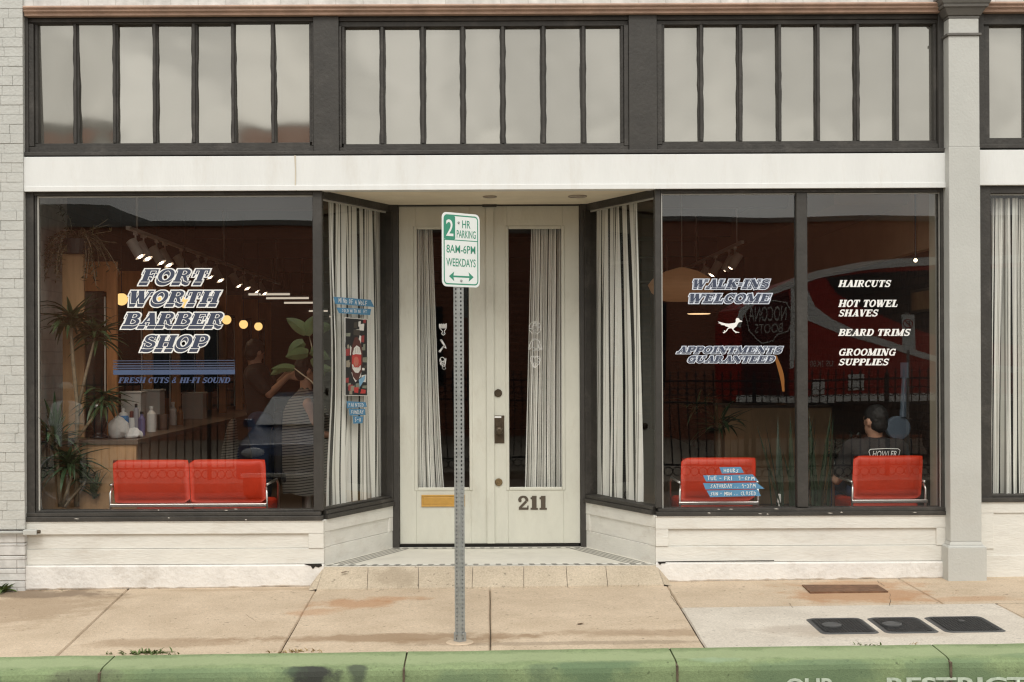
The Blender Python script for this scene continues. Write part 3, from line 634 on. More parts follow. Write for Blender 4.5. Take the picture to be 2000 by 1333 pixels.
# right display window: two panes
b = MB(); x0 = Q0[0]
b.box(PX(1838, 0, 690), XR, -.005, .1, ZR1 - .05, SO + .04); b.box(PX(1292, 0, 690), PX(1838, 0, 690), .0, .1, ZH - .0, SO + .04)
b.box(x0 - .005, XR, -.03, .12, ZR0, ZR0 + .03); b.box(x0 + .01, XR - .003, -.018, .12, ZR0 + .031, ZR0 + .055); b.box(x0 + .02, XR - .05, .008, .12, ZR0 + .056, ZR1)
wr = part('display_window', b, FRAME2, bevel=.004); wr['label'] = 'right display window in two panes with services listed'
b = MB(); b.box(PX(1556, 0, 690), PX(1578, 0, 690), -.006, .09, ZR0 + .056, ZH); part('mullion', b, FRAME, wr, bevel=.01, bseg=3)
b = MB(); b.box(PX(1280, 0, 690), PX(1292, 0, 690), -.004, .09, ZR0 + .056, SO + .03); part('corner_post', b, FRAME, wr, bevel=.008, bseg=3)
b = MB()
b.box(PX(1292.6, .01, 690), PX(1294.5, .01, 690), .012, .045, ZR1, ZH); b.box(PX(1292, .02, 690), PX(1556, .02, 690), .026, .045, ZH - .011, ZH - .002)
b.box(PX(1578, .02, 690), PX(1838, .02, 690), .026, .045, ZH - .011, ZH - .002); b.box(PX(1835.5, .02, 690), PX(1838, .02, 690), .022, .045, ZR1, ZH)
part('glazing_bead', b, mat('pale_bead', (.45, .44, .40)), wr)
flat_pane(1291, 1557, 377, 993, GY, wr); flat_pane(1577, 1839, 377, 993, GY, wr)
for s, l, r, t, bt in (('WALK-INS', 1350, 1506, 546, 562), ('WELCOME', 1342, 1509, 574, 590), ('APPOINTMENTS', 1322, 1531, 677, 689), ('GUARANTEED', 1342, 1516, 695.5, 707)):
    b = MB(); slabtext(b, s, l, r, t, bt, GY - .0015, 'small'); part('window_lettering', b, [mat('pale_blue_vinyl', (.66, .71, .80), .5), NAVY2, NAVY], wr)
for s, l, r, t, bt in (('HAIRCUTS', 1637, 1742, 547.5, 561), ('HOT TOWEL', 1637, 1756, 586, 600), ('SHAVES', 1637, 1717, 605, 618.5), ('BEARD TRIMS', 1637, 1780, 643, 656.5), ('GROOMING', 1637, 1752, 681.5, 695), ('SUPPLIES', 1637, 1738, 701, 714)):
    for q_ in range(s.count(' ') + 1): b = MB(); slabtext(b, s, l, r, t, bt, GY - .0015, only=q_); part('service_lettering', b, WVIN, wr)
# running bird
bird = [(845, 330), (905, 350), (1040, 382), (1110, 385), (1240, 365), (1262, 330), (1255, 300), (1270, 262), (1305, 250), (1340, 272), (1350, 305), (1395, 315), (1412, 340), (1350, 346), (1318, 365), (1270, 450), (1215, 490), (1205, 520), (1262, 562), (1340, 580), (1335, 592), (1285, 590), (1255, 602), (1250, 590), (1215, 560), (1160, 490),
        (1110, 492), (1085, 505), (1050, 560), (990, 606), (965, 595), (962, 570), (980, 580), (1000, 575), (985, 540), (1005, 540), (1020, 560), (1070, 490), (1100, 465), (1015, 440), (1010, 425), (900, 408), (940, 395), (850, 370), (880, 360)]
b = MB(); vs = []
for u, v in bird:
    x, z = XZ(1330 + u * .085, 600 + v * .085, GY); vs.append((x, GY - .0015, z))
b.add(vs, [tuple(range(len(vs)))]); part('bird_decal', b, WVIN, wr)
# --- splayed side windows of the entry
def splay(A, B, side, name_label):
    s = 1 if side == 'L' else -1
    a, c = Vector(A), Vector(B); d = (c - a); Ln = d.length; d.normalize()
    def at(t, off=0.):   # off > 0: towards the shop interior
        n = Vector((-d.y, d.x)) * s
        return a + d * t + n * off
    zs = ZS0 if side == 'L' else ZR0; zg = (ZS1 if side == 'L' else ZR1)
    b = MB()
    def seg(t0, t1, o0, o1, z0, z1):
        p = [at(t0, o0), at(t1, o0), at(t1, o1), at(t0, o1)]
        b.prism([(q.x, q.y) for q in p], 'z', z0, z1)
    seg(.03, Ln + .02, -.03, .09, zs, zs + .035); seg(.03, Ln + .02, -.018, .09, zs + .036, zs + .066); seg(.03, Ln, .004, .09, zs + .067, zg)
    seg(.03, Ln, .0, .09, ZH - .02, SO + .03)
    seg(Ln - .06, Ln + .02, -.02, .09, zs + .067, ZH - .021)
    o = part('splayed_window', b, FRAME2, bevel=.004); o['label'] = name_label
    q = MB(); p0, p1 = at(.02, .03), at(Ln - .05, .03)
    q.add([(p0.x, p0.y, zg), (p1.x, p1.y, zg), (p1.x, p1.y, ZH), (p0.x, p0.y, ZH)], [(0, 1, 2, 3)]); q.build('pane', [M_GLASS2], o)
    b = MB(); p0, p1 = at(.04, .026), at(Ln - .07, .026)
    b.obox((p0.x, p0.y), (p1.x, p1.y), .01 * s, ZH - .035, ZH - .021); part('glazing_bead', b, mat('pale_bead', (.45, .44, .40)), o)
    return at, Ln
atL, LnL = splay(P0, P1, 'L', 'left slanting entry window with striped curtain behind it')
atR, LnR = splay(Q0, Q1, 'R', 'right slanting entry window with striped curtain behind it')
# --- bulkheads
def bulk(x0, x1, zt, zmid, stiles, label):
    b = MB(); zr = zt - .088
    b.box(x0, x1, -.016, .08, zr, zt); b.box(x0 + .001, x1 - .001, .006, .08, zmid + .12, zr - .0015); b.box(x0, x1, -.006, .08, zmid, zmid + .118)
    b.box(x0, x1, -.02, .06, zt + .0005, zt + .012)
    for a, c in stiles: b.box(a, c, -.014, .07, zmid + .1195, zr - .001)
    o = part('bulkhead', b, CREAM, bevel=.003); o['label'] = label
    q = MB(); n = 40; r = random.Random(int(x0 * 10)); vs = []
    for i in range(n + 1):
        x = x0 + (x1 - x0) * i / n; gzz = gz(x, -.04) + r.uniform(-.006, .006)
        t = .004 * mnoise.noise(Vector((x * 4, 0, 0)))
        vs += [(x, -.022 + t, zmid - .003), (x, -.032 + t, zmid - .014), (x, -.034 + t, gzz + .012), (x, -.026 + t, gzz), (x, .05, gzz - .03), (x, .05, zmid - .003)]
    q.add(vs, [(6 * i + k, 6 * i + (k + 1) % 6, 6 * i + 6 + (k + 1) % 6, 6 * i + 6 + k) for i in range(n) for k in range(6)] + [(0, 1, 2, 3, 4, 5), tuple(6 * n + k for k in (5, 4, 3, 2, 1, 0))])
    q.build('base_course', BASEW, o)
ZM = PZ(1103, -.012, 330)
bulk(PX(48, 0, 1050), P0[0] + .012, ZS0 - .013, ZM, [(PX(603, 0, 1050), P0[0] + .012)], 'left bulkhead')
ZM2 = PZ(1097, -.012, 1560)
bulk(Q0[0] - .012, XR, ZR0 - .013, ZM2, [(Q0[0] - .012, PX(1305, 0, 1050)), (PX(1828, 0, 1050), XR)], 'right bulkhead')
def bulk_splay(A, B, at, Ln, s, zs):
    b = MB()
    def seg(t0, t1, o0, o1, z0, z1):
        p = [at(t0, o0), at(t1, o0), at(t1, o1), at(t0, o1)]; b.prism([(q.x, q.y) for q in p], 'z', z0, z1)
    zt = zs - .001
    seg(.012, Ln + .03, -.012, .08, zt - .095, zt); seg(.012, Ln + .03, .0, .08, FLO + .14, zt - .0965); seg(.012, Ln + .03, -.008, .08, FLO - .05, FLO + .138)
    seg(.012, .09, -.011, .07, FLO + .1395, zt - .096); seg(Ln - .10, Ln + .03, -.011, .07, FLO + .1395, zt - .096)
    part('splayed_bulkhead', b, CREAM, bevel=.003)
bulk_splay(P0, P1, atL, LnL, 1, ZS0); bulk_splay(Q0, Q1, atR, LnR, -1, ZR0)
# --- door frame, doors
XD0, XD1 = PX(757, RY - .03, 700), PX(1152, RY - .03, 700)
DZ0, DZ1 = PZ(1062, RY), PZ(403, RY)
DL, DM, DR = PX(780, RY, 700), PX(957, RY, 700), PX(1132, RY, 700)
b = MB(); b.box(XD0, DL - .003, RY - .04, RY + .1, FLO - .02, SO + .05); b.box(DR + .003, XD1, RY - .04, RY + .1, FLO - .02, SO + .05); b.box(DL - .002, DR + .002, RY - .03, RY + .1, DZ1 + .004, SO + .05)
b.box(PX(942, RY, 400), PX(970, RY, 400), RY - .05, RY - .03, DZ1 - .012, DZ1 + .02)
part('door_frame', b, FRAME, bevel=.004)
b = MB(); b.box(XD0, XD1, RY - .01, RY + .2, FLO - .05, FLO + .004); part('door_threshold', b, BLACK)
def door(x0, x1, gl, gr, label):
    """leaf with stiles, rails, bevelled glazing moulding"""
    g0, g1, h0, h1 = PX(gl, RY, 700), PX(gr, RY, 700), PZ(952, RY), PZ(448, RY); b = MB()
    y0, y1 = RY, RY + .045
    b.box(x0, g0 - .012, y0, y1, DZ0, DZ1); b.box(g1 + .012, x1, y0, y1, DZ0, DZ1)
    b.box(g0 - .0115, g1 + .0115, y0 + .0006, y1, h1 + .012, DZ1); b.box(g0 - .0115, g1 + .0115, y0 + .0006, y1, DZ0, h0 - .012)
    o = part('door', b, DOORP, bevel=.002, bseg=1); o['label'] = label
    m = MB()
    for (a, c, e, f) in ((g0 - .028, g0, h0 - .028, h1 + .028), (g1, g1 + .028, h0 - .028, h1 + .028)): m.box(a, c, y0 - .007, y0 + .02, e, f)
    for (e, f) in ((h0 - .028, h0), (h1, h1 + .028)): m.box(g0 + .0005, g1 - .0005, y0 - .007, y0 + .02, e, f)
    m.build('glazing_moulding', DOORP, o, bevel=.006, bseg=2)
    q = MB(); q.add([(g0, y0 + .02, h0), (g1, y0 + .02, h0), (g1, y0 + .02, h1), (g0, y0 + .02, h1)], [(0, 1, 2, 3)]); q.build('pane', [M_GLASS2], o)
    return o
dl = door(DL, DM - .002, 815, 916, 'left door leaf with a brass mail slot')
dr = door(DM + .002, DR, 994, 1097, 'right door leaf with locks and the number 211')
b = MB(); b.box(PX(950, RY - .02, 700), PX(965, RY - .02, 700), RY - .02, RY - .0005, DZ0 + .002, DZ1 - .002); part('astragal', b, DOORP, dr, bevel=.003)
b = MB(); b.pbox(823, 908, 967, 990, RY - .006, RY); b.pbox(823, 908, 967, 970.5, RY - .014, RY - .006); b.pbox(823, 908, 986.5, 990, RY - .012, RY - .006); b.pbox(827, 904, 972, 985, RY - .010, RY - .006); part('mail_slot', b, GOLD, dl, bevel=.0015)
def knob(name, px, py, r, m, deep=.02):
    x, z = XZ(px, py, RY); b = MB()
    b.lathe([(r, 0), (r, -deep * .5), (r * .82, -deep * .8), (r * .62, -deep * .8), (r * .58, -deep * .55), (r * .3, -deep * .55), (r * .26, -deep * .7), (0, -deep * .7)], (x, RY, z), 22, 0, 'y')
    b.build(name, m, dr, smooth=False)
knob('deadbolt', 973, 768, .033, BRONZE); knob('cylinder_lock', 974, 942, .032, BRASS)
b = MB(); b.pbox(963.5, 985, 812, 866, RY - .008, RY); b.pbox(964.5, 984, 849, 865, RY - .010, RY - .008); part('lock_plate', b, BRONZE, dr, bevel=.002)
b = MB(); b.pbox(966, 979, 813.5, 816.5, RY - .0095, RY - .008); part('plate_sticker', b, WVIN, dr)
x, z = XZ(975, 841, RY); b = MB(); b.lathe([(.036, -.008), (.036, -.014), (.02, -.018), (.017, -.045), (.03, -.055), (.034, -.07), (.028, -.082), (.012, -.085), (0, -.083)], (x, RY, z), 22, 0, 'y'); part('door_knob', b, BRONZE, dr, smooth=True)
b = MB(); slabtext(b, '211', 1011, 1069, 969, 996, RY - .004, shear=0.); nb = part('house_number', b, mat('brown_numerals', (.085, .065, .045), .6), dr)
# --- line decals on the door glass
def line_decal(name, l, t, sc, polys, parent, wd=.0042):
    b = MB()
    for pl in polys:
        pts = []
        for u, v in pl: x, z = XZ(l + u * sc, t + v * sc, RY + .017); pts.append((x, RY + .017, z))
        for p, q in zip(pts, pts[1:]):
            p, q = Vector(p), Vector(q); d = (q - p)
            if d.length < 1e-5: continue
            d.normalize(); n = Vector((-d.z, 0, d.x)) * wd / 2; e = d * wd * .3
            b.add([p - e - n, p - e + n, q + e + n, q + e - n], [(0, 1, 2, 3)])
    b.build(name, WVIN, parent)
def circ(cx, cy, rx, ry, a0=0, a1=360, n=16): return [(cx + rx * math.cos(R(a0 + (a1 - a0) * i / n)), cy + ry * math.sin(R(a0 + (a1 - a0) * i / n))) for i in range(n + 1)]
S8 = .125
line_decal('comb_decal', 830, 610, S8, [[(225, 185), (228, 250), (275, 300), (260, 340), (285, 362), (315, 340), (300, 300), (335, 250), (335, 180)], [(228, 250), (335, 250)], [(240, 190), (240, 250)], [(255, 185), (255, 250)], [(272, 190), (272, 250)], [(290, 185), (290, 250)], [(305, 190), (305, 250)], [(320, 185), (320, 250)], circ(287, 338, 8, 8)], dl, .006)
line_decal('razor_decal', 830, 610, S8, [[(240, 435), (262, 432), (315, 520), (300, 530), (240, 435)], [(250, 440), (308, 525)], [(315, 520), (332, 570), (295, 540), (235, 628), (218, 615), (285, 535), (315, 520)], [(226, 622), (300, 538)]], dl, .006)
line_decal('brush_decal', 830, 610, S8, [circ(270, 755, 38, 50), [(240, 800), (250, 825), (315, 825), (330, 720), (318, 740)], [(275, 825), (270, 850)], [(315, 825), (310, 850)], circ(298, 872, 25, 22), [(245, 740), (260, 790), (290, 760), (300, 800)]], dl, .006)
line_decal('bearded_face_decal', 830, 610, S8, [circ(1720, 245, 92, 98, n=24), circ(1720, 240, 45, 60), [(1680, 215), (1705, 205), (1740, 205), (1765, 215)], circ(1720, 250, 22, 18), circ(1720, 300, 26, 20), [(1632, 260), (1675, 250)], [(1765, 240), (1810, 225)], [(1690, 180), (1720, 160), (1755, 180)]], dr)
line_decal('long_haired_face_decal', 830, 610, S8, [[(1625, 590), (1640, 500), (1680, 430), (1720, 415), (1770, 430), (1800, 500), (1832, 580), (1812, 590), (1790, 545)], [(1625, 590), (1670, 545), (1690, 460)], [(1760, 450), (1780, 560)], circ(1700, 580, 24, 26), circ(1762, 580, 22, 26), circ(1725, 470, 40, 40, 180, 360)], dr)
line_decal('curly_face_decal', 830, 610, S8, [[(1645, 740), (1655, 700), (1690, 685), (1720, 705), (1745, 685), (1785, 695), (1808, 740), (1780, 810), (1710, 875), (1665, 800), (1645, 740)], circ(1695, 750, 25, 45), circ(1760, 775, 14, 16), [(1690, 800), (1710, 860), (1740, 800)], [(1720, 705), (1715, 790)], [(1745, 690), (1790, 740)]], dr)
# --- entry floor: white tile with a checked border, apron slabs
b = MB(); b.prism([(P0[0] - .06, -.012), (Q0[0] + .06, -.012), (Q1[0] + .05, RY + .02), (P1[0] - .05, RY + .02)], 'z', -.1, FLO)
TILE = mat('white_floor_tile', (.74, .71, .63), .5, .08, 3, .2, 160, dirt=((.50, .46, .39), .5))
fl = struct(b.build('entry_floor', TILE))
def checks(pts0, pts1, n, rows, name, m0, m1):
    """rows of little square tiles between two lines"""
    q = MB(); a0, a1 = Vector(pts0[0]), Vector(pts0[1]); c0, c1 = Vector(pts1[0]), Vector(pts1[1]); r = random.Random(4)
    for j in range(rows):
        for i in range(n):
            def pt(u, v): return (a0.lerp(a1, u)).lerp(c0.lerp(c1, u), v)
            g = .06
            vs = [pt((i + g) / n, (j + g) / rows), pt((i + 1 - g) / n, (j + g) / rows), pt((i + 1 - g) / n, (j + 1 - g) / rows), pt((i + g) / n, (j + 1 - g) / rows)]
            q.add([(v.x, v.y, FLO + .004) for v in vs], [(0, 1, 2, 3)], (i + j) % 2)
    o = q.build(name, [m0, m1]); join(struct(o), fl)
TD = mat('dark_tile', (.30, .29, .265), .5, .2, 20); TW_ = mat('light_tile', (.80, .78, .72), .5, .1, 20)
checks(((P0[0] + .02, .0), (Q0[0] - .02, .0)), ((P0[0] + .045, .075), (Q0[0] - .045, .075)), 58, 1, 'checked_border', TD, TW_)
checks(((P1[0] + .02, RY - .12), (Q1[0] - .02, RY - .12)), ((P1[0], RY - .07), (Q1[0], RY - .07)), 40, 1, 'checked_border', TD, TW_)
for at, Ln, s in ((atL, LnL, 1), (atR, LnR, -1)):
    b = MB()
    for off in (.045, .085, .125, .165):
        p, q = at(.10, -off), at(Ln - .05, -off); b.obox((p.x, p.y), (q.x, q.y), .011, FLO + .001, FLO + .004)
    join(struct(b.build('tile_line', TD)), fl)
b = MB()
ax = [PX(p, -.02, 1110) for p in (632, 719, 817, 923, 1023, 1106, 1183, 1284)]
bx = [PX(p, -.2, 1140) for p in (618, 717, 817, 922, 1023, 1108, 1187, 1297)]
for i in range(7):
    g = .0016
    a0, a1, c0, c1 = ax[i] + g, ax[i + 1] - g, bx[i] + g, bx[i + 1] - g
    b.add([(a0, -.014, FLO - .003), (a1, -.014, FLO - .003), (c1, -.205, gz(c1, -.2) + .012), (c0, -.205, gz(c0, -.2) + .012), (c1, -.215, -.05), (c0, -.215, -.05), (a0, -.014, -.05), (a1, -.014, -.05)],
          [(0, 3, 2, 1), (3, 5, 4, 2), (0, 6, 5, 3), (1, 2, 4, 7)])
b.add([(ax[0], -.014, FLO - .006), (ax[0] - .1, -.03, .0), (bx[0] - .06, -.2, gz(bx[0], -.2)), (bx[0], -.205, gz(bx[0], -.2) + .012)], [(0, 1, 2, 3)])
b.add([(ax[7], -.014, FLO - .006), (ax[7] + .1, -.03, .01), (bx[7] + .06, -.2, gz(bx[7], -.2)), (bx[7], -.205, gz(bx[7], -.2) + .012)], [(3, 2, 1, 0)])
apron = struct(b.build('path', SLABM, bevel=.002))
b = MB(); b.prism([(ax[0], -.014), (ax[7], -.014), (bx[7], -.203), (bx[0], -.203)], 'z', -.08, -.004)
join(b.build('joint_bed', JOINT), apron)
# --- pilaster with base and capital
b = MB(); yp = -.13
XP0, XP1 = PX(1855, yp, 700), PX(1916, yp, 700); xc = (XP0 + XP1) / 2; hw = (XP1 - XP0) / 2
def ring(h0, h1, z0, z1, dy=0.):    # frustum piece, front and sides
    vs = [(xc - h0, yp - (h0 - hw), z0), (xc + h0, yp - (h0 - hw), z0), (xc + h0, .2, z0), (xc - h0, .2, z0), (xc - h1, yp - (h1 - hw), z1), (xc + h1, yp - (h1 - hw), z1), (xc + h1, .2, z1), (xc - h1, .2, z1)]
    b.add(vs, [(0, 3, 2, 1), (4, 5, 6, 7), (0, 1, 5, 4), (1, 2, 6, 5), (2, 3, 7, 6), (3, 0, 4, 7)])
zpb = PZ(1066, yp, 1887); zn = PZ(70, yp, 1887)
ring(hw + .028, hw + .028, -.1, zpb - .012); ring(hw + .028, hw + .014, zpb - .0119, zpb + .002); ring(hw + .010, hw, zpb + .0021, zpb + .03); ring(hw, hw, zpb + .0301, PZ(287, yp, 1887)); ring(hw - .002, hw - .002, PZ(287, yp, 1887), zn)
ring(hw - .005, hw - .005, zn + .02, PZ(36, yp, 1887))
part('pilaster', b, PILA, bevel=.004)
b = MB(); ring(hw + .012, hw + .012, zn, zn + .0195); zc0 = PZ(36, yp, 1887)
ring(hw, hw, zc0, zc0 + .02); ring(hw + .008, hw + .04, zc0 + .0201, zc0 + .075); ring(hw + .05, hw + .055, zc0 + .0751, zc0 + .1); ring(hw + .06, hw + .075, zc0 + .1001, zc0 + .14); ring(hw + .08, hw + .08, zc0 + .1401, zc0 + .25)
part('pilaster_capital', b, PCAP, bevel=.004)
b = MB(); b.box(XP0 + .001, xc, -.02, .15, -.1, zpb); b.box(XR - .002, XP0 + .02, -.115, .15, zpb + .04, 4.38); part('pilaster_return', b, mat('pilaster_side', (.42, .35, .29), .8, .15, 4, .3))
# --- neighbouring shop bay at right
nb_ = thing('neighbouring_shop', 'cream and dark framed shop front bay beyond the grey pilaster', 'shop', (4.3, 0, 0))
nx0 = XP1 + .004
b = MB(); b.box(nx0, 9, -.04, .1, PZ(362, -.04, 1950), PZ(293, -.04, 1950)); part('white_band', b, WHITE, nb_, bevel=.004)
b = MB(); b.box(nx0, PX(1921, 0, 160), -.012, .12, ZT0 + .03, ZT1 + .05); b.box(nx0, 9, -.03, .1, ZT0 + .015, ZT0 + .045); b.box(nx0, 9, .004, .1, PZ(48, .0, 1950), ZT1 + .05); b.box(nx0, 9, .006, .1, ZT0 + .046, PZ(272, .06, 1950))
b.box(PX(1921, 0, 160), PX(1929, .06, 160), .02, .1, PZ(272, .06, 1950), PZ(48, 0, 1950)); b.box(PX(1999, .06, 160), PX(2008, .06, 160), .02, .1, PZ(272, .06, 1950), PZ(48, 0, 1950))
tw = part('transom_window', b, FRAME2, nb_, bevel=.003)
for a, c in ((1927, 2001), (2006, 2080)):
    q = MB(); q.box(PX(a, .065, 160), PX(c, .065, 160), .066, .071, PZ(274, .066, 1950), PZ(44, .066, 1950)); q.build('pane', M_TRANSOM, tw)
nzs, nzt = PZ(966, GY, 1960), PZ(379, GY, 1960)
b = MB(); b.box(nx0, PX(1936, 0, 690), -.005, .1, nzs - .05, SO + .1); b.box(PX(1936, 0, 690), 9, .0, .1, nzt, SO + .1); b.box(nx0, 9, -.03, .12, PZ(981, -.03, 1960), nzs - .02); b.box(PX(1936, 0, 690), 9, .01, .12, nzs - .0195, nzs)
dw = part('display_window', b, FRAME2, nb_, bevel=.004)
b = MB(); b.box(PX(1936.5, .02, 690), 9, .026, .045, nzt - .012, nzt - .002); part('glazing_bead', b, mat('pale_bead', (.45, .44, .40)), dw)
q = MB(); q.add([(PX(1935, GY, 690), GY, nzs), (9, GY, nzs), (9, GY, nzt), (PX(1935, GY, 690), GY, nzt)], [(0, 1, 2, 3)]); q.build('pane', [M_GLASS2], dw)
b = MB(); zt = PZ(981, -.03, 1960) - .001; b.box(nx0, 9, -.012, .08, zt - .085, zt); b.box(nx0, 9, 0, .08, -.1, zt - .0865); b.box(nx0, PX(1940, 0, 1050), -.011, .07, .25, zt - .086); b.box(nx0, 9, -.008, .07, -.1, .2); part('bulkhead', b, CREAM, nb_, bevel=.003)
b = MB(); b.box(XP1 - .02, 9, .3, .34, -.1, 5.1); part('back_screen', b, mat('dark_backing', (.05, .045, .04)), nb_)
# --- gaps, cracks and chips of age
GAP = mat('dark_gap', (.02, .017, .014), .95)
def sliver(name, pts, y, m, parent=shop):
    """thin irregular patch standing just proud of a face"""
    b = MB(); P = []
    for px, py in pts: x, z = XZ(px, py, y); P.append((x, y, z))
    Q = [(x, y + .0015, z) for x, y, z in P]; n = len(P)
    b.add([*P, *Q], [tuple(range(n))] + [(i, (i + 1) % n, n + (i + 1) % n, n + i) for i in range(n)]); return b.build(name, m, parent)
sliver('rotten_gap', [(592, 1102), (628, 1101), (629, 1106), (622, 1109), (616, 1107), (611, 1112), (607, 1106)], -.036, GAP)
sliver('rotten_gap', [(1284, 1097.5), (1302, 1097), (1299, 1100.5), (1292, 1101), (1289, 1104)], -.036, GAP)
sliver('rotten_gap', [(1300, 1096.8), (1512, 1094.5), (1512, 1096), (1300, 1098)], -.035, GAP)
rc = random.Random(21)
CHIP = mat('bare_paint_chip', (.62, .58, .52), .8, .15, 30)
for l, r, py, y in ((1400, 1560, 994.5, -.0195), (1590, 1830, 1003, -.0315), (80, 610, 1014, -.0315), (1290, 1560, 1003, -.0315), (300, 600, 996, -.0195)):
    for i in range(3):
        x = rc.uniform(l, r - 20); wd = rc.uniform(3, 12); o_ = rc.uniform(-2, 2)
        sliver('paint_chip', [(x, py + o_), (x + wd * .5, py + o_ - rc.uniform(.5, 1.4)), (x + wd, py + o_ + .2), (x + wd * .6, py + o_ + rc.uniform(.4, 1.2))], y, CHIP)
def crack(pts, wd=.005):
    """thin crack running over the slabs, points in the photo"""
    b = MB(); P = []
    for px, py in pts:
        d = 9.
        for _ in range(25): x, zz = XZ(px, py, d - D); d *= (ZC - gz(x, d - D)) / (ZC - zz)
        P.append(Vector((x, d - D, gz(x, d - D) + .002)))
    Q = []
    for p, q in zip(P, P[1:]):
        for k in range(6): Q.append(p.lerp(q, k / 6) + Vector((rc.uniform(-.006, .006), rc.uniform(-.006, .006), 0)))
    Q.append(P[-1]); vs = []
    for i, p in enumerate(Q):
        d = (Q[min(i + 1, len(Q) - 1)] - Q[max(i - 1, 0)]).normalized(); n = Vector((-d.y, d.x, 0)) * wd * rc.uniform(.3, 1) / 2; vs += [p - n, p + n]
    b.add(vs, [(2 * i, 2 * i + 1, 2 * i + 3, 2 * i + 2) for i in range(len(Q) - 1)]); join(b.build('crack', JOINT), walk)
crack([(1712, 1135), (1728, 1146)]); crack([(1738, 1160), (1738, 1184)]); crack([(1540, 1178), (1548, 1188)]); crack([(1672, 1250), (1680, 1262)]); crack([(1310, 1150), (1312, 1170), (1330, 1190)], .004); crack([(1200, 1237), (1290, 1240)], .003); crack([(480, 1200), (500, 1215)], .003)
# caulked joint and grime line on the band
sliver('band_stain', [(574.5, 304), (578, 304), (578.6, 345), (577.6, 368), (575.6, 368), (576, 330)], -.047, mat('band_stain_tan', (.62, .56, .46), .8))
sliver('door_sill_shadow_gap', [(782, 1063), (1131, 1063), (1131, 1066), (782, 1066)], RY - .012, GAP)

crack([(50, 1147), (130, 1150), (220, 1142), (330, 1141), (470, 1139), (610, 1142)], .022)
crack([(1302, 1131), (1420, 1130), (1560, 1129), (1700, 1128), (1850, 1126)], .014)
# ================================================================== PAVEMENT OBJECTS
# --- parking sign on a perforated square post
YP = 2677.5 * 1.74 / 547 - D
xp, zp = XZ(898.5, 1250, YP); zp = gz(xp, YP) - .0
SA = R(41); C41, S41 = math.cos(SA), math.sin(SA)
sign = thing('parking_sign', 'green and white two hour parking sign on a perforated steel post', 'street sign', (xp, YP, zp))
ROT = Matrix.Translation((xp, YP, 0)) @ Matrix.Rotation(SA, 4, 'Z')
def perforated(h, z0, z1, pitch=.0254, r=.0074):
    b = MB(); n = int((z1 - z0) / pitch); ns = 8
    for f in range(4):
        rm = Matrix.Rotation(f * math.pi / 2, 4, 'Z')
        for i in range(n):
            za, zb_ = z0 + i * pitch, z0 + (i + 1) * pitch; zc = (za + zb_) / 2
            o_ = []; i_ = []; d_ = []
            for k in range(ns):
                a = 2 * math.pi * (k + .5) / ns; c_, s_ = math.cos(a), math.sin(a); m = max(abs(c_), abs(s_))
                o_.append((c_ / m * h, -h, zc + s_ / m * pitch / 2)); i_.append((c_ * r, -h, zc + s_ * r)); d_.append((c_ * r, -h + .003, zc + s_ * r))
            # square corners
            vs = [rm @ Vector(v) for v in o_ + i_ + d_]
            fs = [(k, (k + 1) % ns, ns + (k + 1) % ns, ns + k) for k in range(ns)] + [(ns + k, ns + (k + 1) % ns, 2 * ns + (k + 1) % ns, 2 * ns + k) for k in range(ns)]
            q = pitch / 2
            cs = [rm @ Vector(v) for v in ((h, -h, zc + q), (-h, -h, zc + q), (-h, -h, zc - q), (h, -h, zc - q))]
            vs += cs; fs += [(0, 24, 1), (2, 25, 3), (4, 26, 5), (6, 27, 7)]
            b.add(vs, fs)
    b.add([rm @ Vector(v) for rm in [Matrix.Identity(4)] for v in ((-h, -h, z0 + n * pitch), (h, -h, z0 + n * pitch), (h, h, z0 + n * pitch), (-h, h, z0 + n * pitch))], [(0, 1, 2, 3)])
    return b
zt = PZ(420, YP)
perforated(.0225, zp - .03, zt).xf(ROT).build('post', STEEL, sign)
b = MB(); b.box(-.0185, .0185, -.0185, .0185, PZ(945, YP), zt - .01); b.xf(ROT).build('hole_tone_core', BLACK, sign)  # black box: shade inside the hollow post, put in as colour
b = MB(); b.box(-.017, .017, -.017, .017, zp - .02, PZ(945, YP) - .002); b.xf(ROT).build('hole_tone_core', mat('hole_light_grey', (.42, .43, .43), .6), sign)  # pale box: light through the lower holes, put in as colour
perforated(.0275, zp - .04, PZ(1232, YP)).xf(ROT).build('base_sleeve', STEEL, sign)
for f in (0, 3):
    q = MB(); q.lathe([(.009, 0), (.009, .008), (0, .010)], (0, 0, 0), 8, 0, 'y'); q.xf(ROT @ Matrix.Rotation(f * math.pi / 2, 4, 'Z') @ Matrix.Translation((0, -.0275, PZ(1238, YP))) @ Matrix.Rotation(math.pi, 4, 'Z')); q.build('bolt', STEEL, sign)
b = MB(); b.lathe([(.09, 0), (.08, .006), (.03, .008)], (xp, YP, zp - .002), 18); b.build('footing_patch', mat('mortar_patch', (.55, .43, .31), .9, .15, 20, .4), sign)
SWD, SHT = .305, .457; zs1 = PZ(417.5, YP); zs0 = zs1 - SHT
def rrect(x0, x1, z0, z1, r, n=6):
    return [(cx + r * math.cos(R(a0 + 90 * i / n)), cz + r * math.sin(R(a0 + 90 * i / n))) for cx, cz, a0 in ((x1 - r, z1 - r, 0), (x0 + r, z1 - r, 90), (x0 + r, z0 + r, 180), (x1 - r, z0 + r, 270)) for i in range(n + 1)]
ys = -.0245; hw_ = SWD / 2
b = MB(); b.prism(rrect(-hw_, hw_, zs0, zs1, .035), 'y', ys - .0025, ys); plate = b.xf(ROT).build('sign_panel', SWHITE, sign, bevel=.0008, bseg=1)
def sf(u, v, k=1):   # sign face, u,v 0..1 from lower left
    return ROT @ Vector((-hw_ + SWD * u, ys - .0025 - .0006 * k, zs0 + SHT * v))
g = MB()
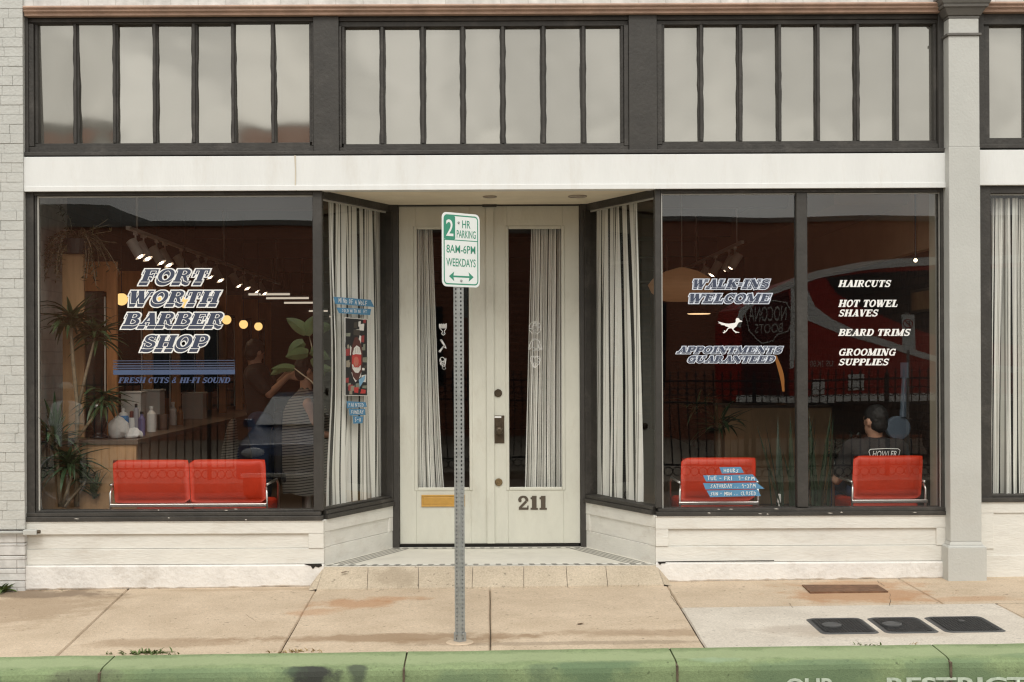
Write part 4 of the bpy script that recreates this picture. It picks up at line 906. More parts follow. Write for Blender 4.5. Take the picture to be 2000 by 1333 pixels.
oo = rrect(-hw_ + .013, hw_ - .013, zs0 + .013, zs1 - .013, .028); ii = rrect(-hw_ + .021, hw_ - .021, zs0 + .021, zs1 - .021, .021); n = len(oo)
yy = ys - .0029
g.add([(x, yy, z) for x, z in oo] + [(x, yy, z) for x, z in ii], [(i, (i + 1) % n, n + (i + 1) % n, n + i) for i in range(n)])
def srect(u0, u1, v0, v1, y=yy + .0001): g.add([(-hw_ + SWD * u, y, zs0 + SHT * v) for u, v in ((u0, v0), (u1, v0), (u1, v1), (u0, v1))], [(0, 1, 2, 3)])
bl = rrect(-hw_ + .020, -hw_ + SWD * .345, zs0 + SHT * .635, zs1 - .019, .012); bl = [p for p in bl]
g.add([(x, yy - .0001, z) for x, z in bl], [tuple(range(len(bl)))])
srect(.06, .95, .625, .637)
for s_ in (-1, 1):
    c = .505
    g.add([(-hw_ + SWD * (c + s_ * u), yy + .0001, zs0 + SHT * v) for u, v in ((.0, .152), (.21, .152), (.19, .205), (.325, .14), (.19, .075), (.21, .128), (.0, .128))], [tuple(range(7))])
g.xf(ROT).build('green_marking', SGREEN, plate)
for s_, u0, u1, v0, v1, m, k in (('2', .105, .295, .68, .905, SWHITE, 2), ('HR', .53, .75, .80, .905, SGREEN, 1), ('PARKING', .385, .89, .665, .77, SGREEN, 1), ('8AM-6PM', .115, .88, .455, .565, SGREEN, 1), ('WEEKDAYS', .11, .885, .275, .385, SGREEN, 1)):
    plaintext(s_, lambda u, v, u0=u0, u1=u1, v0=v0, v1=v1, k=k: sf(u0 + (u1 - u0) * u, v0 + (v1 - v0) * v, k), 'sign_lettering', m, plate, .009)
for v in (.085, .87):
    q = MB(); q.lathe([(.008, 0), (.007, -.004), (0, -.005)], (0, 0, 0), 10, 0, 'y'); q.xf(ROT @ Matrix.Translation((-hw_ + SWD * .5 - (.02 if v > .5 else 0), ys - .003, zs0 + SHT * v))); q.build('sign_bolt', STEEL, plate)
# --- utility covers and the rusty plate
LID = mat('cast_iron_lid', (.045, .045, .046), .55, .3, 25, .3, metal=.3)
LIDR = mat('worn_lid_rim', (.085, .085, .085), .6, .25, 25, .3)
labels = ['black ribbed utility cover with a raised cap, leftmost of three in the pale concrete', 'black ribbed utility cover with a raised cap, middle of three in the pale concrete', 'black ribbed utility cover without a cap, rightmost of three in the pale concrete']
for k, (l, r) in enumerate(((1580, 1708), (1702, 1822), (1816, 1950))):
    y0, y1 = -1.93, -1.42; ym = (y0 + y1) / 2; x0, x1 = PX(l, ym, 1230) + .01, PX(r, ym, 1230) - .01; xm = (x0 + x1) / 2; z = .005
    t = thing('utility_cover', labels[k], 'utility cover', (xm, ym, gz(xm, ym)), 'utility covers in the pavement')
    b = MB(); o_ = rrect(x0, x1, y0, y1, .06); i_ = rrect(x0 + .035, x1 - .035, y0 + .035, y1 - .035, .04); n = len(o_)
    b.add([(x, y, z - .01) for x, y in o_] + [(x, y, z + .003) for x, y in i_] + [(x, y, z - .003) for x, y in rrect(x0 + .042, x1 - .042, y0 + .042, y1 - .042, .038)],
          [(i, (i + 1) % n, n + (i + 1) % n, n + i) for i in range(n)] + [(n + i, n + (i + 1) % n, 2 * n + (i + 1) % n, 2 * n + i) for i in range(n)])
    b.shear_ground().build('rim', LIDR, t)
    b = MB(); b.add([(x, y, z - .002) for x, y in rrect(x0 + .036, x1 - .036, y0 + .036, y1 - .036, .039)], [tuple(range(28))])
    nx, ny = 14, 18
    for i in range(nx):
        for j in range(ny):
            cx = x0 + .05 + (x1 - x0 - .1) * (i + .5) / nx; cy = y0 + .05 + (y1 - y0 - .1) * (j + .5) / ny
            if (abs(cx - x0) < .08 or abs(x1 - cx) < .08) and (abs(cy - y0) < .08 or abs(y1 - cy) < .08): continue
            b.box(cx - .009, cx + .009, cy - .006, cy + .006, z - .0019, z + .003)
    b.shear_ground().build('lid', LID, t)
    if k < 2:
        b = MB(); b.lathe([(.062, .004), (.062, .012), (.05, .017), (.045, .014), (0, .014)], (xm - .07, ym - .02, z), 22); b.shear_ground().build('cap', LIDR, t)
    else:
        b = MB(); b.lathe([(.02, .004), (.02, .013), (0, .015)], (xm - .0, ym + .05, z), 12); b.shear_ground().build('bolt', LIDR, t)
b = MB(); pts = [(1566, 1144.5), (1714, 1143), (1735, 1158), (1582, 1160)]
q = []
for px, py in pts:
    d = 10; 
    for _ in range(20):
        x, zz = XZ(px, py, d - D); d *= (ZC - gz(x, d - D)) / (ZC - zz)
    q.append((x, d - D))
z = gz(2.7, -.3) + .002
b.prism(q, 'z', z - .03, z + .004)
tag(b.build('rusty_plate', mat('rusty_iron', (.17, .085, .045), .85, .4, 22, .6, 70, dirt=((.30, .17, .10), .6)), bevel=.002), 'rusty iron plate set in the sidewalk below the right display window', 'cover plate')
# --- conduit along the brick base
b = MB(); zc_ = PZ(1041, -.09, 20); b.tube([(-6, -.085, zc_ - .004), (PX(45, -.085, 1041), -.085, zc_)], .012, 10)
pipe = thing('conduit_pipe', 'grey painted conduit pipe along the bottom of the brick wall', 'pipe', (-4, -.085, zc_))
b.build('pipe', PILA, pipe, smooth=True)
b = MB(); b.box(PX(46, -.085, 1041), PX(73, -.085, 1041), -.105, -.055, zc_ - .018, zc_ + .022); b.build('junction_box', PILA, pipe, bevel=.006)
b = MB(); b.lathe([(.014, 0), (.014, .02), (.010, .022)], (PX(73.5, -.085, 1041), -.085, zc_ + .006), 12, 0, 'x'); b.build('pipe_end', BRONZE, pipe)
# --- weeds and leaf litter
def tuft(name, label, x, y, n, h, sx, sy, m, seed, flat=False):
    r = random.Random(seed); b = MB()
    for i in range(n):
        px, py = x + r.gauss(0, sx), y + r.gauss(0, sy)
        if y < -1: py = max(py, -2.26)
        a = r.uniform(0, 6.28); up = r.uniform(.25, 1.0) if not flat else r.uniform(.1, .5)
        L_ = h * r.uniform(.5, 1.1)
        b.blade((px, py, gz(px, py) - .004), (math.cos(a) * (1 - up * .6), math.sin(a) * (1 - up * .6), up), L_, L_ * r.uniform(.18, .32), 6 / max(h, .03) * .25, 4)
    return tag(b.build(name, m), label, 'weed', 'weeds in the pavement cracks')
GRASS = mat('weed_green', (.12, .17, .05), .7, .4, 30); DRY = mat('dry_grass', (.34, .24, .10), .8, .35, 30)
def gpt(px, py):
    d = 9.
    for _ in range(25):
        x, zz = XZ(px, py, d - D); d *= (ZC - gz(x, d - D)) / (ZC - zz)
    return x, d - D
x, y = gpt(285, 1278); tuft('weed', 'green weeds in the joint behind the curb at left', x, y + .02, 110, .05, .085, .018, GRASS, 1)
x, y = gpt(262, 1279); tuft('weed', 'sparse creeping weed at the left end of the curb weeds', x + .2, y + .01, 34, .035, .05, .012, LEAFY, 2)
x, y = gpt(575, 1275); tuft('weed', 'dry yellow grass behind the curb left of the sign post', x, y + .02, 60, .04, .08, .02, DRY, 3)
x, y = gpt(10, 1152); tuft('weed', 'small upright green weed at the foot of the brick wall', x, -.075, 26, .15, .02, .01, GRASS, 4)
x, y = gpt(125, 1142); tuft('weed', 'flat dusty weed under the left bulkhead', x, -.05, 40, .03, .10, .008, GRASS, 5, True)
x, y = gpt(1695, 1262); tuft('weed', 'few grass blades behind the curb below the middle utility cover', x, y + .02, 14, .05, .04, .015, GRASS, 6)
x, y = gpt(1787, 1260); tuft('weed', 'brown dry tuft behind the curb below the right utility cover', x, y + .02, 16, .03, .015, .012, DRY, 7)
for k, (px, py, lab) in enumerate(((1134, 1221, 'dead brown leaf on the sidewalk right of the sign post'), (672, 1130, 'small dark leaf on the stone apron before the door'), (938, 1143, 'dark leaf scrap below the apron by the sign post'))):
    x, y = gpt(px, py) if py > 1135 else (PX(px, -.1, py), -.1)
    b = MB(); zz = gz(x, y) if py > 1135 else .10; b.blade((x - .02, y, zz + .006), (1, .3, .15), .05, .022, 2, 4); tag(b.build('dead_leaf', mat('dead_leaf_brown', (.10, .06, .03), .8)), lab, 'leaf', 'dead leaves on the pavement')
# ================================================================== CURTAINS
def stripe_mat():
    m = bpy.data.materials.new('striped_curtain'); m.use_nodes = True; t = m.node_tree; p = t.nodes['Principled BSDF']; p.inputs['Roughness'].default_value = .9
    uv = N(t, 'ShaderNodeUVMap'); uv.uv_map = 'uv'; sx = N(t, 'ShaderNodeSeparateXYZ'); t.links.new(uv.outputs[0], sx.inputs[0])
    dv = N(t, 'ShaderNodeMath', operation='DIVIDE'); dv.inputs[1].default_value = .38; fr = N(t, 'ShaderNodeMath', operation='FRACT')
    t.links.new(sx.outputs[0], dv.inputs[0]); t.links.new(dv.outputs[0], fr.inputs[0])
    rp = N(t, 'ShaderNodeValToRGB'); rp.color_ramp.interpolation = 'CONSTANT'; e = rp.color_ramp.elements
    W_, G_, K_ = (.88, .88, .84, 1), (.40, .39, .36, 1), (.015, .015, .015, 1)
    e[0].position = 0; e[0].color = W_; e[1].position = .12; e[1].color = K_
    for ps, c in ((.225, W_), (.34, G_), (.375, W_), (.41, G_), (.445, W_), (.60, K_), (.675, W_), (.78, G_), (.84, W_), (.93, K_), (.955, W_)):
        q = e.new(ps); q.color = c
    t.links.new(fr.outputs[0], rp.inputs[0]); t.links.new(rp.outputs[0], p.inputs['Base Color'])
    nz = N(t, 'ShaderNodeTexNoise'); nz.inputs['Scale'].default_value = 400; bp = N(t, 'ShaderNodeBump'); bp.inputs['Strength'].default_value = .15; bp.inputs['Distance'].default_value = .002
    t.links.new(nz.outputs[0], bp.inputs['Height']); t.links.new(bp.outputs[0], p.inputs['Normal'])
    tr = N(t, 'ShaderNodeBsdfTranslucent'); t.links.new(rp.outputs[0], tr.inputs[0]); mx = N(t, 'ShaderNodeMixShader'); mx.inputs[0].default_value = .12
    o = t.nodes['Material Output']; t.links.new(p.outputs[0], mx.inputs[1]); t.links.new(tr.outputs[0], mx.inputs[2]); t.links.new(mx.outputs[0], o.inputs[0])
    return m
CURT = stripe_mat()
def curtain(label, TL, TR_, BL, BR, full=1.9, amp=.028, folds=9, seed=1, sweep=1.0, ledge=None, redge=None, fine=1.0):
    """hanging pleated cloth; the four corners are 3D points; edges may sweep in a curve"""
    r = random.Random(seed); nu, nv = 170, 46; TL, TR_, BL, BR = map(Vector, (TL, TR_, BL, BR))
    across = (TR_ - TL); nrm = Vector((across.y, -across.x, 0)).normalized(); clothw = max((TR_ - TL).length, (BR - BL).length) * full
    ph = [r.uniform(0, 6.28) for _ in range(6)]; fr = [folds * r.uniform(.85, 1.15), folds * 2.3 * r.uniform(.9, 1.1), folds * .45, folds * 3.9]
    kinks = [(r.uniform(.1, .9), r.uniform(.15, .75), r.uniform(-1, 1)) for _ in range(7)]
    b = MB(); b.v = []; 
    for j in range(nv + 1):
        v = j / nv; s_ = v ** sweep
        L_, R_ = TL.lerp(BL, s_), TR_.lerp(BR, s_)
        L_.z = TL.z + (BL.z - TL.z) * v; R_.z = TR_.z + (BR.z - TR_.z) * v
        if ledge: L_ = L_ + across.normalized() * ledge(v)
        if redge: R_ = R_ + across.normalized() * redge(v)
        for i in range(nu + 1):
            u = i / nu; uu = u
            for ku, kv, ks in kinks: uu += .018 * ks * math.exp(-((u - ku) / .08) ** 2 - ((v - kv) / .22) ** 2)
            uu += .012 * math.sin(fr[0] * 6.28 * u + ph[3]) * (1 - .3 * v)
            w_ = math.sin(fr[0] * 6.28 * u + ph[0] + .8 * math.sin(v * 2.2 + ph[1])) + .45 * math.sin(fr[1] * 6.28 * u + ph[2] + 1.5 * v) + .5 * math.sin(fr[2] * 6.28 * u + ph[4] - v)
            w_ += .2 * math.sin(fr[3] * 6.28 * u + ph[5] + 3 * math.sin(3 * v))
            b.v.append(tuple(L_.lerp(R_, min(max(uu, -.01), 1.01)) + nrm * w_ * amp * (.65 + .35 * v)))
            b.uv.append((u * clothw * fine + .02 * math.sin(v * 3 + ph[2]) * .3, v))
    b.f = [(j * (nu + 1) + i, j * (nu + 1) + i + 1, (j + 1) * (nu + 1) + i + 1, (j + 1) * (nu + 1) + i) for j in range(nv) for i in range(nu)]; b.mi = [0] * len(b.f)
    return tag(b.build('curtain', CURT, smooth=True), label, 'curtain', 'striped curtains in the shop windows')
PLL = (atL(0, .11)[:], atL(LnL, .11)[:]); PLR = (atR(0, .11)[:], atR(LnR, .11)[:])
curtain('black and white striped curtain in the left slanting entry window, behind the poster', onplane(643, 388, *PLL), onplane(747, 405, *PLL), onplane(640, 991, *PLL), onplane(757, 973, *PLL), 1.9, .034, 4.2, 11, ledge=lambda v: .03 * math.sin(3.1 * v) - .02 * math.sin(9 * v) * v)
curtain('black and white striped curtain in the right slanting entry window', onplane(1164, 404, *PLR), onplane(1248, 391, *PLR), onplane(1155, 974, *PLR), onplane(1258, 982, *PLR), 2.0, .034, 4.4, 23, redge=lambda v: .02 * math.sin(3 * v))
yc = RY + .10
def dp(px, py): x, z = XZ(px, py, yc); return (x, yc, z)
curtain('narrow striped curtain drawn aside behind the left door glass', dp(813, 446), dp(846, 446), dp(813, 956), dp(862, 956), 3.0, .028, 2.4, 31, redge=lambda v: .012 * v + .02 * v ** 6, fine=1.9)
curtain('striped curtain filling the right part of the right door glass', dp(1037, 446), dp(1100, 446), dp(1025, 956), dp(1100, 956), 2.3, .028, 3, 42, fine=2.0)
yn = .14
def np_(px, py): x, z = XZ(px, py, yn); return (x, yn, z)
curtain('striped curtain in the neighbouring shop window right of the pilaster', np_(1938, 388), np_(2130, 388), np_(1934, 968), np_(2135, 968), 1.6, .042, 6, 55, fine=1.8)
# ================================================================== POSTER, TAPE
GPL = (atL(0, .026)[:], atL(LnL, .026)[:])          # just outside the left slanting pane
nL = Vector((PLL[1][1] - PLL[0][1], -(PLL[1][0] - PLL[0][0]))).normalized()
def gp(px, py, k=0):
    p = onplane(px, py, *GPL); return Vector((p.x + nL.x * .0008 * k, p.y + nL.y * .0008 * k, p.z))
def thin(mb, pts, plane='facade', k=0, mi=0, th=.0006):
    if plane == 'splay':
        A = [gp(px, py, k) for px, py in pts]; B = [p + Vector((-nL.x, -nL.y, 0)) * th for p in A]
    else:
        A = [Vector((*(lambda q: (q[0], plane - .0008 * k, q[1]))(XZ(px, py, plane)),)) for px, py in pts]; B = [p + Vector((0, th, 0)) for p in A]
    n = len(A)
    mb.add([*A, *B], [tuple(range(n)), tuple(range(2 * n - 1, n - 1, -1))] + [(i, (i + 1) % n, n + (i + 1) % n, n + i) for i in range(n)], mi)
def tape(label, pts, text, box, plane, seed):
    b = MB(); thin(b, pts, plane); o = b.build('tape_strip', TAPE); tag(o, label, 'tape', 'strips of blue tape on the glass')
    l, r, t, bt, sl = box
    def P(u, v):
        px, py = l + (r - l) * u, bt + (t - bt) * v + sl * u
        if plane == 'splay': return gp(px, py, 2)
        x, z = XZ(px, py, plane); return Vector((x, plane - .0016, z))
    q = MB(); hand(q, text, P, .13, seed); q.build('marker_writing', WVIN, o)
gy = GY - .0012
tape('short blue tape strip reading HOURS above three longer strips', [(1405, 913), (1447, 912.5), (1453, 924), (1410, 925.5)], 'HOURS', (1414, 1444, 916, 923, 0), gy, 1)
tape('blue tape strip with Tuesday to Friday hours below the HOURS strip', [(1373, 929), (1470, 927), (1481, 939.5), (1379, 941)], 'TUE - FRI  9-6PM', (1382, 1474, 931, 938, -.5), gy, 2)
tape('blue tape strip with Saturday hours, second longest line of the hours notice', [(1373, 944), (1478, 943), (1493, 955), (1378, 956.5)], 'SATURDAY .. 9-3PM', (1388, 1476, 946, 953, -.5), gy, 3)
tape('lowest blue tape strip of the hours notice saying Sunday and Monday closed', [(1380, 958.5), (1480, 956.5), (1486, 969), (1387, 971.5)], 'SUN - MON .. CLOSED', (1388, 1478, 961, 968, -1), gy, 4)
tape('topmost blue tape strip above the poster in the left slanting window', [(651, 580), (724, 586), (731, 600), (655, 594)], 'MIND OF A WOLF', (661, 718, 583, 591, 6), 'splay', 5)
tape('second blue tape strip directly above the poster', [(657, 601), (725, 604), (723, 616), (662, 612)], 'SOLD WITH NIGHT', (668, 717, 604, 610, 2), 'splay', 6)
tape('blue tape strip directly below the poster', [(677, 784), (714, 786), (717, 795), (678, 798)], 'PAINTED', (681, 711, 787, 794, 1), 'splay', 7)
tape('middle blue tape strip of the three below the poster', [(681, 799), (713, 799), (714, 811), (683, 812)], 'SUNDAY', (685, 711, 801.5, 808.5, 0), 'splay', 8)
tape('lowest and shortest blue tape strip below the poster', [(689, 813), (710, 814), (708, 827), (690, 828)], '5-8', (693, 706, 816, 824, 0), 'splay', 9)
poster = thing('poster', 'dark collage poster with an open red mouth and white teeth taped in the window', 'poster', gp(695, 774))
b = MB(); thin(b, [(673, 620), (718, 624), (718, 774), (673, 773)], 'splay', 1); b.build('paper', mat('poster_white', (.70, .69, .66), .5, .05), poster)
COLS = {'k': (.02, .02, .022), 'm': (.10, .035, .03), 'r': (.48, .05, .045), 'o': (.55, .16, .12), 'w': (.72, .70, .66), 'g': (.22, .23, .18), 'b': (.22, .42, .60), 'd': (.07, .06, .05), 'n': (.30, .26, .20), 'p': (.30, .05, .05)}
shapes = [('k', 2, [(674.5, 621.5), (716.8, 625.2), (716.8, 772.8), (674.5, 772)])]
rr = random.Random(12)
for i in range(60):   # small collage scraps
    cx, cy = rr.uniform(677, 714), rr.uniform(627, 768)
    if 683 < cx < 708 and 655 < cy < 745: continue
    w_, h_ = rr.uniform(1.5, 5), rr.uniform(2, 8); shapes.append((rr.choice('gndpdgnkw'), 3 + i * .02, [(cx - w_, cy - h_ * .8), (cx + w_, cy - h_), (cx + w_ * .8, cy + h_), (cx - w_ * 1.1, cy + h_ * .9)]))
def ell(cx, cy, rx, ry, n=18): return [(cx + rx * math.cos(2 * math.pi * i / n), cy + ry * math.sin(2 * math.pi * i / n)) for i in range(n)]
def ragged(cx, cy, rx, ry): return [(cx + rx * (1 + .18 * (i % 2)) * math.cos(2 * math.pi * i / 22), cy + ry * (1 + .08 * (i % 2)) * math.sin(2 * math.pi * i / 22)) for i in range(22)]
shapes += [('w', 5, [(699, 668), (702, 655), (705, 657), (704, 676)]), ('w', 5, [(686, 728), (690, 740), (694, 747), (698, 742), (704, 737), (706, 722)]), ('w', 5, [(684, 676), (688, 682), (686, 696), (683, 694)]), ('m', 5.4, [(692, 660), (697, 658), (703, 667), (707, 684), (708, 705), (706, 725), (700, 741), (695, 744), (689, 736), (685, 718), (684, 698), (686, 680)]), ('w', 5.8, [(688, 690), (691, 680), (696, 675), (702, 679), (705, 691), (704, 698), (689, 697)]), ('w', 5.8, [(687, 712), (704, 712), (704, 722), (699, 729), (693, 728), (688, 721)]), ('r', 6.2, [(687, 694), (694, 692), (705, 693), (705, 712), (700, 718), (692, 718), (687, 710)]), ('o', 6.6, ell(695, 706, 5, 9)), ('b', 6, [(700, 742), (713, 733), (712, 741), (702, 757)]), ('r', 6, [(691, 757), (700, 757), (699, 768), (691, 767)]), ('r', 6, [(705, 760), (714, 762), (713, 769), (703, 769)]), ('p', 5, [(675, 682), (683, 681), (682, 695), (675, 696)]), ('d', 5, [(690, 644), (702, 645), (702, 656), (690, 655)])]
b = MB(); keys = list(COLS)
for c, k, pts in shapes:
    P = [gp(px, py, k * .6) for px, py in pts]; b.add(P, [tuple(range(len(P)))], keys.index(c))
for i in range(4):   # teeth gaps
    for yy_ in (686, 715): thin(b, [(690 + 3.4 * i, yy_ - 6), (690.5 + 3.4 * i, yy_ - 6), (690.5 + 3.4 * i, yy_ + 4), (690 + 3.4 * i, yy_ + 4)], 'splay', 4.6, keys.index('n'))
b.build('printed_collage', [mat('poster_ink_' + {'k': 'black', 'm': 'maroon', 'r': 'red', 'o': 'coral', 'w': 'white', 'g': 'olive', 'b': 'blue', 'd': 'brown', 'n': 'tan', 'p': 'wine'}[k], COLS[k], .5, .15, 90) for k in keys], poster)
# ================================================================== SHOP INTERIOR
IF = FLO + .0                                    # interior floor height
XI0, XI1, YB, ZCL = -3.62, 3.72, 21.0, 3.45
b = MB(); b.box(XI0 - .2, XI1 + .2, .13, YB + .2, IF - .3, IF - .006); 
struct(b.build('interior_floor', mat('brown_floor', (.16, .10, .06), .45, .25, 2)))
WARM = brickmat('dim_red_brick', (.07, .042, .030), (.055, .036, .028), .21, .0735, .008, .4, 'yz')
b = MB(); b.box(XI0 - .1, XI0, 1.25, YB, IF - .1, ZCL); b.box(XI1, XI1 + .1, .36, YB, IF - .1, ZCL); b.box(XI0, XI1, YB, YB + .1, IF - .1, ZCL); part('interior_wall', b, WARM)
GBRK = brickmat('painted_block_inside', (.52, .49, .45), (.40, .375, .345), .30, .10, .006, .3, 'yz')
b = MB(); b.box(XI0 - .1, XI0 + .01, .10, 1.249, IF - .1, ZCL); part('inner_block_wall', b, GBRK)
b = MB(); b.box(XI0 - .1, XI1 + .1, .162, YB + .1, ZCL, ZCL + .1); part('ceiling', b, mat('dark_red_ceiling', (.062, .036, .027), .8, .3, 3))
b = MB()
for y in (3.2, 6.4, 9.6, 12.8, 16): b.box(XI0, XI1, y, y + .16, ZCL - .22, ZCL)
part('ceiling_beam', b, mat('ceiling_beam_paint', (.10, .055, .038), .8))
b = MB(); b.box(PX(1822, .32, 700), PX(1841, .32, 700) + .2, .12, .40, IF, ZCL); part('inner_return', b, mat('beige_return', (.50, .46, .36), .7, .1, 3))
b = MB(); b.box(3.0, XI1, 1.4, 7.5, 3.05, ZCL - .001); part('dropped_ceiling', b, mat('dropped_ceiling_paint', (.34, .22, .15), .8, .1, 2))
def at_x(px, py, X):
    """point on the plane x = X seen at the pixel"""
    d = X * F / (px - CX); return (X, d - D, XZ(px, py, d - D)[1])
ins = 'standing inside the shop'
b = MB(); b.box(XI1 - .08, XI1 - .001, .45, 9, 2.62, ZCL - .001); part('upper_wall_panel', b, mat('light_brown_upper_wall', (.46, .31, .20), .8, .12, 2))  # lighter brown box over the upper right wall
# --- plywood panel and mirror portals along the left wall
y = .62; b = MB(); b.box(PX(122, y, 680), PX(164, y, 680), y, y + .04, IF, PZ(496, y, 140))
tag(b.build('plywood_panel', WOODL, bevel=.003), 'tall pale plywood panel below the hanging plant inside the left window', 'panel')
mf = None
MIRR = mat('dark_mirror', (.20, .18, .16), .08, .05, 3, metal=.9)
spots = [(221, 511), (291, 520), (345, 560), (392, 575), (436, 585), (468, 594), (500, 600), (525, 606)]
ords = ['nearest to the glass, beside the plywood panel', 'second from the plywood panel', 'third from the plywood panel', 'fourth from the plywood panel', 'fifth from the plywood panel', 'sixth from the plywood panel', 'seventh from the plywood panel', 'farthest from the plywood panel']
XPOST = -3.20
for k, (px, pt) in enumerate(spots):
    d = XPOST * F / (px - CX); y = d - D; zt_ = PZ(pt, y, px)
    if mf is None:
        mf = thing('mirror_frame', 'x', 'mirror frame', (XPOST, y, IF), 'orange wood mirror frames along the left wall')
        b = MB(); b.box(XPOST - .055, XPOST + .03, y, y + .05, IF, zt_); b.build('post', WOODO, mf, bevel=.002)
        b = MB(); b.box(XI0, XI0 + .06, y, y + .05, IF, zt_); b.build('post', WOODO, mf, bevel=.002)
        b = MB(); b.box(XI0 + .0605, XPOST - .0555, y + .002, y + .048, zt_ - .25, zt_ - .001); b.build('header', WOODO, mf, bevel=.002)
        b = MB(); b.box(XI0 + .061, XPOST - .056, y + .05, y + .06, IF + 1.2, zt_ - .26); b.build('mirror', MIRR, mf)
        b = MB(); b.box(XPOST - .075, XPOST - .062, y - .005, y + .001, IF + 1.0, zt_ - .3); b.build('edge_strip', mat('pale_strip', (.62, .58, .52), .5), mf)
        o = mf
    else: o = dup(mf, (XPOST, y, IF))
    o['label'] = 'orange wooden mirror frame on the left wall, ' + ords[k]
# --- counter with bottles and towels
cx = PX(266, .40, 870); zct = PZ(859, .40, 240); y1 = 12
ct = thing('barber_counter', 'long barber counter with plywood end running back along the left wall', 'counter', (-3.1, .4, IF))
b = MB(); b.box(XI0 + .02, cx + .02, .38, y1, zct - .04, zct); b.build('countertop', DARKW, ct, bevel=.004)
b = MB(); b.box(XI0 + .04, cx, .40, .44, IF, zct - .041); b.build('end_panel', WOODL, ct)
b = MB(); b.box(XI0 + .04, cx - .02, .441, y1 - .02, IF, zct - .042); b.build('drawer_front', mat('counter_front_wood', (.16, .10, .06), .5, .2, 5), ct)
def put(px, y): return PX(px, y, 840)
def bottle(label, px, y, prof, m, capm=None, capprof=None, noz=False, name='bottle'):
    x = put(px, y); t = thing(name, label, 'bottle', (x, y, zct), 'bottles on the barber counter')
    b = MB(); b.lathe(prof, (x, y, zct), 16); b.build('body', m, t, smooth=False, bevel=.002)
    if capprof:
        b = MB(); b.lathe(capprof, (x, y, zct), 12)
        if noz:
            h = capprof[-1][1]; b.box(x - .012, x + .05, y - .01, y + .01, h - .004, h + .018); b.box(x + .02, x + .03, y - .005, y + .005, h - .05, h)
        b.build('cap', capm or BLACK, t)
    return t
WPL = mat('white_plastic', (.66, .64, .61), .4, .05); GREY = mat('grey_plastic', (.30, .30, .33), .4, .1); BLUEL = mat('blue_disinfectant', (.06, .20, .42), .25, .1); PURP = mat('violet_plastic', (.13, .11, .22), .4, .1)
bottle('blue disinfectant jar with pale lid beside the folded towels', 241, .95, [(.0, 0), (.045, 0), (.045, .15), (.04, .17), (0, .17)], BLUEL, WPL, [(.035, .17), (.035, .19), (.012, .20), (.012, .23), (0, .23)])
bottle('white bottle with dark red cap behind the folded towels', 258, 1.0, [(0, 0), (.032, 0), (.034, .10), (.03, .15), (0, .15)], WPL, mat('dark_red_plastic', (.12, .03, .025), .4), [(.022, .15), (.02, .20), (0, .21)])
bottle('slim grey aerosol can taller than its neighbours on the counter', 266, 1.0, [(0, 0), (.022, 0), (.022, .22), (.012, .235), (0, .235)], GREY, BLACK, [(.012, .235), (.012, .265), (0, .268)])
bottle('violet bottle with black trigger right of the grey aerosol', 277, 1.0, [(0, 0), (.03, 0), (.03, .14), (.013, .165), (.013, .18), (0, .18)], PURP, BLACK, [(.016, .18), (.016, .20), (0, .20)], True)
bottle('white spray bottle in front of the pale backsplash', 296, 1.6, [(0, 0), (.04, 0), (.04, .16), (.015, .19), (.015, .2), (0, .2)], WPL, WPL, [(.018, .2), (.018, .225), (0, .225)], True)
bottle('farther white spray bottle right of the first white one', 338, 2.9, [(0, 0), (.035, 0), (.035, .15), (.015, .18), (.015, .2), (0, .2)], WPL, WPL, [(.018, .2), (.018, .225), (0, .225)], True)
bottle('small dark brown pomade tin stack farther along the counter', 318, 2.0, [(0, 0), (.05, 0), (.05, .07), (.052, .072), (.052, .14), (0, .14)], mat('brown_tin', (.09, .06, .045), .4))
bottle('amber bottle near the far white spray bottle', 352, 2.9, [(0, 0), (.03, 0), (.03, .12), (.012, .15), (.012, .18), (0, .18)], mat('amber_glass', (.16, .07, .02), .2))
x = put(193, .62); t = thing('metal_canister', 'black and chrome canister on the counter left of the towels', 'canister', (x, .62, zct))
b = MB(); b.lathe([(.07, 0), (.075, .01), (.05, .03), (.035, .04), (.05, .06), (.07, .12), (.075, .22), (.07, .25)], (x, .62, zct), 22); b.build('body', mat('black_gloss', (.02, .02, .022), .15), t, smooth=True)
b = MB(); b.lathe([(.072, .25), (.06, .275), (.02, .29), (.012, .31), (0, .315)], (x, .62, zct), 22); b.build('lid', CHROME, t, smooth=True)
TOW = mat('white_towel', (.74, .72, .70), .95, .08, 40, .5, 90)
def lump(name, label, px, y, rx, rz, seed):
    x = put(px, y); b = MB(); b.ball((x, y, zct + rz * .8), (rx, .1, rz), 0, 40, 24); r = Vector((seed, 2, 3))
    b.v = [(vx + .012 * mnoise.noise(Vector((vx, vy, vz)) * 14 + r), vy + .012 * mnoise.noise(Vector((vx, vy, vz)) * 14 + r * 2), max(zct + .001, vz + .035 * mnoise.noise(Vector((vx, vy, vz)) * 11 + r * 3) + .012 * mnoise.noise(Vector((vx, vy, vz)) * 34 + r))) for vx, vy, vz in b.v]
    tag(b.build(name, TOW, smooth=True), label, 'towel', 'crumpled towels on the counter')
lump('towel', 'large heap of crumpled white towel at the counter end', 232, .62, .085, .10, 1); lump('towel', 'small rolled white towel right of the large heap', 262, .66, .075, .04, 5)
